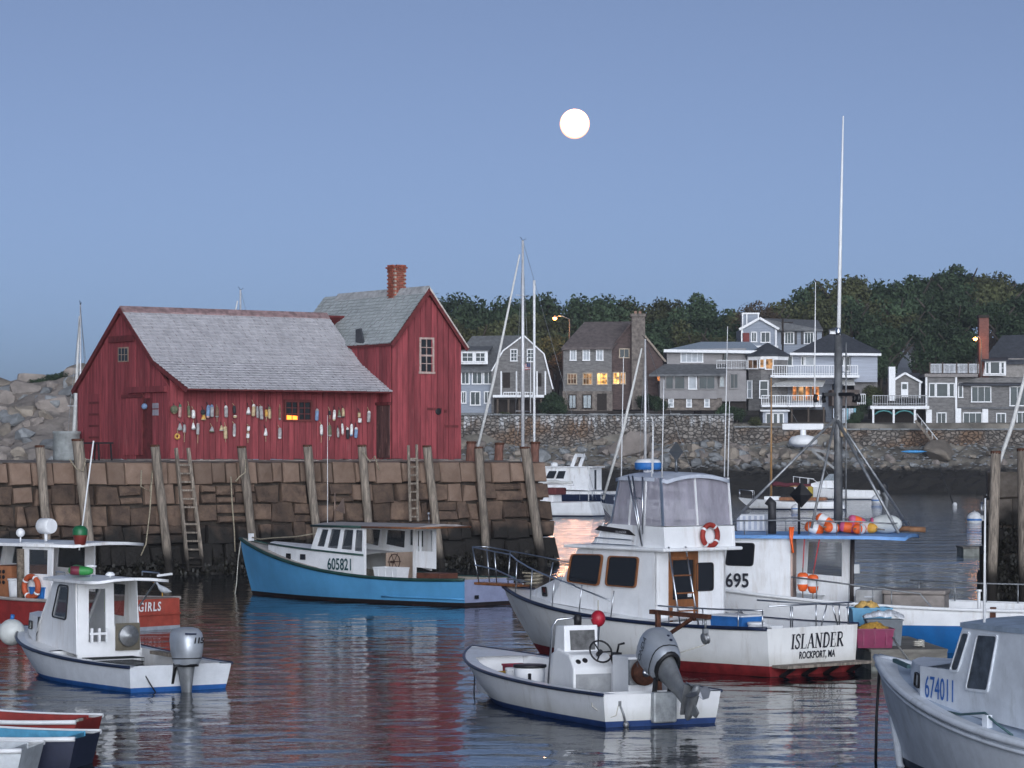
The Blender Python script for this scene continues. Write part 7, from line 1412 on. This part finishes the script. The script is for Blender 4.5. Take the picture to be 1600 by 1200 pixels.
for k in range(9): h.rect('fence_board', 1302+k*4.0, 638, 1305.4+k*4.0, 666, 350, .15, [mat('board_white', (.5,.55,.6), .8), mat('board_teal', (.2,.4,.48), .8)][k % 3 == 2])
h.rail(1340, 1352, 616, 632, 349.6)
# --- porch house
h = House('porch_house', 'low house with arched porch, balcony and small gabled top room', 1363, 668, 352)
h.rect('porch_roof', 1360, 634, 1452, 639, 348.8, 6, WHITE2); h.rect('porch_back', 1366, 640, 1450, 668, 352.6, .3, DARK); h.rail(1364, 1450, 618, 633, 349.1, mat('rail_grey_white', (.4,.41,.42), .8))  # near-black back sheet paints the shade inside the porch
for px in (1363,1395,1428): h.rect('porch_post', px, 639, px+3, 668, 349, .25, WHITE2)
for px in (1366,1398): h.o('arch_valance', MB().tube([h.pt(px, 648, 349.1), h.pt(px+7, 643, 349.1), h.pt(px+15, 641.5, 349.1), h.pt(px+23, 643, 349.1), h.pt(px+30, 648, 349.1)], .1, 6), mat('teal_trim', (.08,.26,.26), .7))
h.vol('top_room', [(1399,622),(1438,622),(1438,598),(1414,584),(1399,592)], 351.5, 4, SHG)
for a, b in (((1396,594),(1414,583)),((1414,583),(1441,598))): h.o('rake_board', MB().bar(h.pt(*a,351.2), h.pt(*b,351.2), .25, .3, up=(0,1,0)), WHITE2)
h.slab('top_roof', [(1414,583,351.4),(1442,598,351.4),(1452,596,356),(1436,583,356)], RFD, .15); dd = h.rect('door', 1408, 597, 1419, 620, 351.3, .1, WHITE2); h.rect('door_pane', 1410, 600, 1417, 608, 351.2, .1, WPANE, dd)
h.rect('white_chimney', 1389, 573, 1399, 626, 350.9, 1, WHITE2); h.rect('corner_post', 1436, 598, 1439, 622, 351.3, .2, WHITE2)
# --- long shingled house
h = House('long_shingled_house', 'long shingled house with white corner boards and brick chimney', 1447, 684, 351)
h.rect('wing_wall', 1447, 588, 1496, 688, 350.3, 7, SHG); h.rect('main_wall', 1494, 590, 1690, 688, 351.6, 8, SHG); h.rect('eave_band', 1445, 584, 1528, 589, 349.9, 7.6, mat('fascia_taupe', (.24,.22,.21), .8))
for a in ((1452,599,1461,620),(1463,599,1481,620),(1483,599,1491,620)): h.win(*a, 350.2, None, 1, 1)
h.win(1497.5,599,1504,621, 351.4, None, 1, 1)
for px, yt, yb, Y in ((1446,588,640,350.1),(1492.5,588,640,350.1),(1447,640,674,350.0),(1493,638,686,350),(1535,638,686,351.3)): h.rect('corner_board', px, yt, px+(3 if yb == 640 else 9), yb, Y, .3, WHITE2)
h.win(1464,645,1478,663, 350.2, None, 2, 1); h.win(1518,604,1548,628, 351.5, None, 3, 1); h.win(1578,604,1612,634, 351.5, None, 3, 1)
for a in ((1505,645,1534,663),(1557,646,1571,664),(1589,644,1605,664)): h.win(*a, 351.5, None, 3 if a[0] == 1505 else 2, 1)
h.slab('lower_roof', [(1498,600,350.8),(1694,600,350.8),(1694,588,355),(1508,588,355)], RFD, .2); h.rect('string_course', 1494, 636, 1690, 639, 351.3, .4, RFG)
h.rect('attic_wall', 1536, 560, 1690, 590, 354.5, 6, mat('shingle_pale', (.25,.235,.22), .9, var=.25, scale=2)); h.slab('main_roof', [(1534,566,354),(1692,566,354),(1660,522,359),(1566,524,359)], RFD, .25)
dm = h.vol('dormer', [(1536,587),(1572,587),(1572,563),(1541,563)], 352.4, 3, WHITE2); h.win(1540,566,1545,584, 352.3, None, 1, 1); h.win(1547,565,1562,584, 352.3, None, 1, 1); h.win(1564,566,1569,584, 352.3, None, 1, 2); h.slab('dormer_roof', [(1533,563,352),(1575,562,352),(1575,556,356),(1540,556,356)], RFD, .15)
h.rail(1453, 1529, 569, 583, 351.2, mat('lattice_white', (.52,.54,.57), .8), 60)
for px in (1452,1472,1494,1512,1527): h.rect('deck_post', px, 566, px+2, 585, 351.1, .2, mat('post_brown', (0,0,0)))
ch = h.rect('chimney', 1530, 496, 1545, 590, 353.4, 1.2, mat('house_brick', (.17,.075,.06), .9, var=.3, scale=4, stretch=(1,1,3))); h.rect('chimney_cap', 1529, 492, 1546, 496.5, 353.2, 1.6, DARK, ch)
# --- cottage behind
h = House('hill_cottage', 'small pale cottage half hidden by trees up the slope', 1400, 590, 385); h.vol('gable_wall', [(1398,592),(1425,592),(1425,556),(1412,538),(1398,550)], 385, 7, CLAPL); h.slab('roof', [(1412,536,384.6),(1428,558,384.6),(1452,556,390),(1434,536,391)], RFG, .2); h.rect('wing', 1425, 556, 1450, 592, 386, 5, SHBR); h.win(1422,556,1428,570, 384.8, None, 1, 2)
# --- stair, kayak, lamps
st = thing('beach_stair', 'grey wooden stair down the sea wall', 'stair', tuple(P(1462,700,343))); b0 = P(1462,700,343)
for dx in (0,.0): pass
for k, off in enumerate((0,1.1)): O('stringer', MB().bar(P(1430,657,343-off)-b0, P(1464,698,343-off)-b0, .12, .3), WOODG, st)
for k, off in enumerate((0,1.1)): O('handrail', MB().bar(P(1432,646,343-off)-b0, P(1465,687,343-off)-b0, .09, .09), GALV, st)
for k in range(5): a = P(1432+k*8.2,646+k*10.2,343)-b0; O('rail_post', MB().bar(a, a-Vector((0,0,.95)), .08), GALV, st)
for k in range(12): a = P(1431+k*2.9,658+k*3.5,343)-b0; O('tread', MB().box(a.x-.14,a.x+.14,a.y-1.1,a.y,a.z-.03,a.z+.03), WOODG, st)
kp = P(1428,708,339.5); ky = thing('kayak', 'bright blue kayak pulled up on the beach', 'kayak', tuple(kp))
rows = [[(x, r*math.cos(t_), .18+r*.55*math.sin(t_)) for t_ in [2*math.pi*j/12 for j in range(12)]] for x, r in ((-1.55,.02),(-1.1,.2),(-.5,.32),(.2,.34),(.9,.24),(1.55,.02))]
O('hull', MB().grid(rows, close=True), mat('kayak_blue', (.06,.3,.62), .4), ky); O('cockpit', MB().lathe([(.2,0),(.24,.05),(.2,.08)], 14, 0, Matrix.Translation((.0,0,.33)) @ Matrix.Diagonal((1.6,.9,1,1))), BLACK, ky)
def lamp(px, py, ppx, yb, Y, nm, en):
    A = P(px, py, Y); B_ = P(ppx, yb, Y); o = thing('street_lamp', nm, 'street lamp', (B_.x, Y, B_.z)); off = Vector((B_.x, Y, B_.z)); T = Vector((B_.x, Y, A.z-.15))
    O('pole', MB().tube([Vector((0,0,0)), T-off], [.12,.08], 7), mat('pole_wood', (.12,.1,.09), .9), o)
    O('arm', MB().tube([T-off, (T-off).lerp(A-off, .5)+Vector((0,0,.35)), A-off+Vector((0,0,.22))], .05, 6), GALV, o); O('hood', MB().lathe([(.3,.05),(.28,.14),(.1,.24)], 12, 0, Matrix.Translation(A-off)), GALV, o)
    O('bulb', MB().ball(A-off, .26, 12, 8), emis('orange_glow_%d' % px, (1.0,.3,.06), 14.0), o)
    ld = bpy.data.lights.new('street_lamp_light', 'POINT'); ld.energy = en; ld.color = (1.0,.45,.15); ld.shadow_soft_size = .3; lo = bpy.data.objects.new('street_lamp_light', ld); COL.objects.link(lo); lo.parent = o; lo.location = A-off-Vector((0,.6,.6))
lamp(867, 497, 890, 545, 366, 'lit street lamp on a long arm between the two shingled houses', 380)
lamp(1524, 529, 1533, 600, 352.2, 'lit orange lamp beside the brick chimney', 45)
up = thing('utility_pole', 'dark utility pole between the gable and turret houses', 'utility pole', tuple(P(1223,560,368))); O('pole', MB().tube([(0,0,0),(0,0,5.2)], .13, 7), DARK, up); O('crossarm', MB().bar((-.2,0,4.6),(1.3,0,4.6),.12,.12), DARK, up)
# ---------------------------------------------------------------- trees and bushes
def crown_mesh(seed, nleaf, lumps, ls, sparse=0., low=-.75):
    random.seed(seed); mb = MB(); cs = []
    for i in range(lumps):
        v = Vector((random.gauss(0,1), random.gauss(0,1), random.gauss(0,.8))).normalized()*random.uniform(.3,.72); v.z = max(low*.8, v.z*.9); cs.append((v, random.uniform(.24,.46)))
    cs.append((Vector((0,0,.1)), .5))
    for i in range(nleaf):
        c, r = random.choice(cs); d = Vector((random.gauss(0,1), random.gauss(0,1), random.gauss(0,1)+.25)).normalized(); p = c+d*r*random.uniform(.7,1.3)
        n = (d*.7+Vector((random.gauss(0,.5), random.gauss(0,.5), random.gauss(0,.5)))).normalized(); u = n.orthogonal().normalized(); u.rotate(Matrix.Rotation(random.uniform(0,6.28), 3, n)); v = n.cross(u); s_ = ls*random.uniform(.6,1.4)
        mb.add([p-u*s_, p-v*s_*.55+u*s_*.1, p+u*s_, p+v*s_*.6-u*s_*.1], [(0,1,2,3)])
    me = bpy.data.meshes.new('crown'); me.from_pydata(mb.v, [], mb.f); return me
def leafmat(name, c1, c2):
    m = mat(name, c1, .75, var=.3, scale=1.3, col2=c2, rnd=.35, spec=.2); return m
LF = [leafmat('foliage_dark', (.05,.075,.04), (.025,.042,.024)), leafmat('foliage_olive', (.09,.098,.045), (.048,.056,.027)), leafmat('foliage_green', (.06,.092,.05), (.03,.05,.027)), leafmat('foliage_rust', (.11,.08,.05), (.055,.045,.03))]
CM = []
for i in range(7):
    me = crown_mesh(40+i, 3600 if i < 6 else 1300, 16, .062); me.materials.append(LF[[0,1,2,0,2,1,3][i]]); CM.append(me)
BARK = mat('tree_bark', (.06,.05,.042), .9, var=.3)
def trunk_mesh(seed):
    random.seed(seed); mb = MB(); mb.tube([(0,0,0),(.03,0,.35),(0,.03,.75),(.05,0,1.1)], [.075,.055,.04,.02], 7)
    for k in range(5):
        a = random.uniform(0,6.28); z = random.uniform(.45,.9); mb.tube([(0,0,z),(.2*math.cos(a),.2*math.sin(a),z+.18),(.45*math.cos(a),.45*math.sin(a),z+.4)], [.035,.022,.008], 5)
    me = bpy.data.meshes.new('trunk'); me.from_pydata(mb.v, [], mb.f); me.materials.append(BARK); return me
TM = [trunk_mesh(i) for i in range(3)]
def tree(X, Y, zt, r, kind, label, group, asp=1.0, name='tree', zb=None):
    zg = land(X, Y) if zb is None else zb; o = thing(name, label, 'tree' if name == 'tree' else 'bush', (X, Y, zg), random.uniform(0,6.28), group)
    c = bpy.data.objects.new('crown' if name == 'tree' else 'foliage', CM[kind]); COL.objects.link(c); c.parent = o; c.scale = (r, r, r*asp); c.location = (0,0, max(zt-zg-r*asp*.95, r*asp*.3)); c.rotation_euler = (0,0,random.uniform(0,6.28))
    t_ = bpy.data.objects.new('trunk' if name == 'tree' else 'stem', random.choice(TM)); COL.objects.link(t_); t_.parent = o; hz_ = max(.6, zt-zg-r*asp*.9); t_.scale = (hz_*.8, hz_*.8, hz_)
    return o
random.seed(12)
PRO = [(640,462),(690,458),(740,464),(800,456),(830,449),(870,457),(930,458),(970,463),(1010,466),(1060,453),(1110,457),(1150,472),(1180,492),(1215,475),(1240,452),(1270,430),(1330,420),(1380,442),(1440,426),(1500,411),(1560,420),(1600,425),(1700,432)]
KL = ['dark evergreen-looking oak in the wood on the hill','olive leafed tree in the wood on the hill','mid green tree in the wood on the hill','dark dense tree crowning the hill wood','green rounded tree in the hill wood','yellowish olive tree in the hill wood','thin rusty tree in the hill wood']
GT = 'trees in the wood behind the houses'
def tlab(k, px): return KL[k].replace(' in the wood on the hill','').replace(' in the hill wood','').replace(' crowning the hill wood','')+' in the wood behind the '+('red shed and gambrel house' if px < 780 else 'gambrel house' if px < 900 else 'stone chimney' if px < 1030 else 'flat-roofed house' if px < 1150 else 'blue gable house' if px < 1290 else 'turret house' if px < 1390 else 'porch house' if px < 1470 else 'long shingled house')
def tz(py, Y): return CH+(HZ-py)*Y/F
px = 650
while px < 1690:
    Y = random.uniform(418,432); r = random.uniform(3.6,5.4); k = random.choice((0,1,2,3,4,5)); tree(sx(px,Y), Y, tz(lerpl(PRO,px)+random.uniform(-5,9), Y), r, k, tlab(k, px), GT, random.uniform(.9,1.15)); px += random.uniform(30,46)
px = 655
while px < 1690:
    Y = random.uniform(400,412); r = random.uniform(3.4,5.0); k = random.choice((0,1,2,3,4,5)); tree(sx(px,Y), Y, tz(lerpl(PRO,px)+random.uniform(18,36), Y), r, k, tlab(k, px), GT, random.uniform(.85,1.1)); px += random.uniform(32,48)
px = 660
while px < 1690:
    Y = random.uniform(386,396); r = random.uniform(3.0,4.4); k = random.choice((0,1,2,3,4,5))
    tree(sx(px,Y), Y, tz(lerpl(PRO,px)+random.uniform(48,70), Y), r, k, tlab(k, px), GT, random.uniform(.85,1.05)); px += random.uniform(34,52)
for a, yt, Y, r, k in ((1362,520,372,3.2,0),(1390,500,378,3.6,0),(1475,500,376,3.4,3),(1505,510,374,3.3,0),(1455,520,374,3.2,2),(1440,505,392,3.4,3),(1375,548,364,2.2,2),(1590,480,380,3.6,3),(700,500,372,3.0,1),(745,508,374,2.6,1),(860,520,372,2.6,1),(870,545,366,1.9,6),(1130,520,372,2.8,1),(1090,512,376,3.0,5)): tree(sx(a,Y), Y, tz(yt,Y), r, k, ['dense dark tree standing between the shingled houses','olive tree close behind the gambrel house','green tree tucked beside the turret house','tall dark tree rising behind the long shingled house','','yellowish tree behind the flat-roofed house','rusty tree glowing under the street lamp'][k], 'trees close behind the houses')
for a, yt, Y, r in ((1178,462,405,3.2),(1205,470,408,3.0),(1192,480,398,2.6)): tree(sx(a,Y), Y, tz(yt,Y), r, 6, 'thin half-bare tree in the gap of the hill wood', GT)
random.seed(5)
for a, yt, Y, r, k in ((868,610,350,1.6,2),(852,622,349.5,1.4,0),(875,625,348.5,1.2,2),(1010,612,351,1.5,0),(1030,618,350,1.3,2),(1135,628,349,1.6,2),(1152,632,348.6,1.4,0),(1346,615,351.5,1.6,2),(1338,640,349,1.1,0),(1333,655,348.4,.9,2),(745,648,348.5,1.0,1),(790,642,348.2,1.0,1),(1365,600,354,1.7,1),(1180,650,347.2,.9,1)):
    tree(sx(a,Y), Y, tz(yt,Y), r, k, ('dark green' if k != 1 else 'dry olive')+(' high' if yt < 620 else ' low')+' bush above the sea wall by the '+('gambrel house' if a < 870 else 'saltbox house' if a < 1005 else 'flat-roofed house' if a < 1145 else 'turret house'), 'bushes by the houses', .85, 'bush', max(land(sx(a,Y), Y), tz(yt,Y)-2*r))
for a, b in ((60,592),(85,584),(112,580),(30,600)): tree(sx(a,310), 310, tz(b-3,310), 1.5, 0, 'low dark scrub on the crest of the headland', 'scrub on the headland crest', .5, 'bush', head(sx(a,310),310)-.5)
# ---------------------------------------------------------------- lobster buoys hung on the shed wall
random.seed(4)
PAL = {'tan': (.42,.33,.2), 'green': (.05,.16,.1), 'white': (.62,.62,.6), 'grey': (.3,.29,.29), 'blue': (.16,.24,.38), 'dark': (.03,.03,.035), 'olive': (.12,.13,.08), 'yellow': (.5,.28,.07), 'brown': (.16,.09,.06), 'pink': (.4,.24,.22)}
BM = {k: mat('old_buoy_'+k, tuple(min(.75, v*1.12) for v in c), .85, var=.3, scale=9) for k, c in PAL.items()}
BL = [(272,640,14,13,'olive','tan','r'),(281,642,21,5,'green','pink','t'),(295,643,19,5,'olive','tan','t'),(302,647,14,6,'white','white','t'),(317,644,9,8,'dark','green','r'),(318,652,9,8,'tan','yellow','c'),(325,643,21,6,'blue','pink','t'),(331,642,20,6,'blue','grey','t'),(339,644,17,6,'brown','grey','t'),(353,643,19,6,'white','grey','t'),(366,640,13,5,'dark','dark','t'),(367,651,5,6,'white','tan','t'),
 (388,642,12,7,'grey','white','c'),(396,641,20,6,'white','tan','t'),(402,644,19,4,'grey','grey','t'),(408,645,21,6,'grey','grey','b'),(416,646,13,5,'yellow','tan','t'),(421,645,20,5,'olive','tan','t'),(437,646,21,4,'brown','grey','t'),(281,667,11,8,'grey','grey','c'),(288,670,14,5,'grey','pink','t'),(302,666,11,7,'grey','white','c'),(309,670,18,5,'grey','pink','b'),(331,671,9,8,'olive','grey','c'),(346,669,9,7,'grey','tan','c'),(352,676,19,6,'tan','tan','b'),(366,672,21,5,'grey','white','t'),(388,669,9,5,'brown','white','t'),(387,681,7,5,'white','white','b'),(415,675,12,6,'white','white','c'),(437,677,18,6,'grey','white','t'),
 (495,648,20,6,'grey','blue','t'),(502,672,18,5,'white','grey','t'),(515,645,7,4,'dark','dark','b'),(522,649,18,5,'white','tan','t'),(530,646,13,6,'grey','olive','c'),(536,645,16,5,'tan','dark','t'),(561,648,10,5,'brown','tan','t'),(562,657,7,6,'white','white','b'),(576,651,19,6,'white','grey','t'),(515,673,19,6,'olive','grey','t'),(528,676,16,4,'grey','grey','t'),(535,671,19,4,'white','pink','t'),(543,677,19,5,'white','dark','t'),(549,672,20,5,'white','blue','t'),(556,676,18,6,'white','blue','t')]
sh = {'r': 'round', 't': 'long', 'c': 'cone-shaped', 'b': 'stubby'}
ADJ = {}
for i, (px, py, hpx, wpx, c1, c2, kd) in enumerate(BL):
    x, z = shedpx(px, py, -.12); S = 106/F; l = hpx*S*.98; r = wpx*S*.5
    row = 'upper' if py < 660 else 'lower'; side_ = 'left of' if px < 445 else 'right of'
    lab = 'old %s%s %s buoy in the %s row %s the wide shed window' % (c1, '' if c1 == c2 else ' and '+c2, sh[kd], row, side_)
    ADJ[lab] = ADJ.get(lab, 0)+1
    o = thing('wall_buoy', lab, 'buoy', shedw(x, -.13, z), A35+random.uniform(-.3,.3), 'old lobster buoys hung on the red shed wall')
    if kd == 't': pr = [(.02,-l/2),(r*.8,-l/2+.015),(r,-l*.35),(r,l*.3),(r*.7,l*.45),(.02,l/2)]; mis = [1,1,1 if i % 2 else 0,0,0]
    elif kd == 'r': pr = [(.02,-l/2),(r*.7,-l*.35),(r,0),(r*.75,l*.33),(.02,l/2)]; mis = [1,0,0,0]
    elif kd == 'c': pr = [(.02,-l/2),(r,-l*.48),(r,-l*.3),(r*.45,l*.35),(.02,l/2)]; mis = [0,0,1,1]
    else: pr = [(r*.9,-l/2),(r,-l*.42),(r,l*.42),(r*.9,l/2)]; mis = [0,0,1]
    O('float', MB().lathe(pr, 10, 0, Matrix.Rotation(random.uniform(-.08,.08), 4, 'Y'), mis=mis), [BM[c1], BM[c2]], o)
    O('hang_cord', MB().tube([(0,0,l*.45),(random.uniform(-.03,.03),.08,l/2+random.uniform(.05,.16))], .012, 5), BM['dark'] if random.random() < .6 else BM['tan'], o)
    if random.random() < .25: O('spindle', MB().tube([(0,0,-l/2),(random.uniform(-.02,.02),0,-l/2-random.uniform(.1,.35))], .012, 5), BM['tan'], o)
x, z = shedpx(277, 682, -.1); o = thing('cork_ring', 'yellow ring float on a cord at the left end of the shed wall', 'float', shedw(x, -.1, z), A35); O('ring', MB().tube([(.08*math.cos(a*.393), 0, .08*math.sin(a*.393)) for a in range(16)], .04, 7, closed=True), BM['yellow'], o); O('cord', MB().tube([(0,.0,.08),(.02,.03,.3)], .01, 5), BM['tan'], o)
x, z = shedpx(231, 635, -.12); yv, zv = gpt(231, 635)
o = thing('glass_float', 'blue and white float on the red gable beside the door', 'float', shedw(-.14, yv, zv+BZ), A35); O('ball', MB().ball((0,0,0), .11, 12, 8), BM['blue'], o); O('cord', MB().tube([(0,0,.1),(.06,0,.24)], .012, 5), BM['dark'], o)
# lobster traps stacked on the pier, far left
TRB = mat('trap_timber', (.1,.085,.06), .9, var=.4, scale=6)
for k, (yy, zz, xx) in enumerate(((1.2,0,-8.4),(1.3,.42,-8.3),(1.4,0,-9.6))):
    t_ = thing('wooden_trap', ['slatted wooden trap at the bottom of the pier stack','slatted wooden trap on top of another on the pier','slatted wooden trap alone at the pier edge'][k], 'lobster trap', shedw(xx, yy, PT+.06+zz), A35+.2*k)
    for i in range(6):
        O('slat', MB().bar((-.45,-.25+.1*i,.36-.012*abs(i-2.5)**2),(.45,-.25+.1*i,.36-.012*abs(i-2.5)**2),.06,.02), TRB, t_)
        if i < 4: O('slat', MB().bar((-.45,-.28,.04+.09*i),(.45,-.28,.04+.09*i),.06,.02,up=(0,1,0)), TRB, t_)
    for xe in (-.42,0,.42): O('bow', MB().tube([(xe,-.27,0),(xe,-.25,.3),(xe,0,.37),(xe,.25,.3),(xe,.27,0)], .018, 5), TRB, t_)
    O('net', MB().box(-.4,.4,-.24,.24,.02,.28), mat('trap_net', (0,0,0)), t_)
# ---------------------------------------------------------------- evening haze over the harbour
m = bpy.data.materials.new('evening_haze'); m.use_nodes = True; t = m.node_tree; t.nodes.clear(); pv = t.nodes.new('ShaderNodeVolumePrincipled'); pv.inputs['Color'].default_value = (.86,.9,1.0,1); pv.inputs['Density'].default_value = .0002; pv.inputs['Anisotropy'].default_value = .2
o_ = t.nodes.new('ShaderNodeOutputMaterial'); t.links.new(pv.outputs[0], o_.inputs['Volume'])
O('haze', MB().box(-9500,9500,-100,9500,-4,48), m, kind='stuff', label='thin evening haze over the whole harbour', cat='haze')
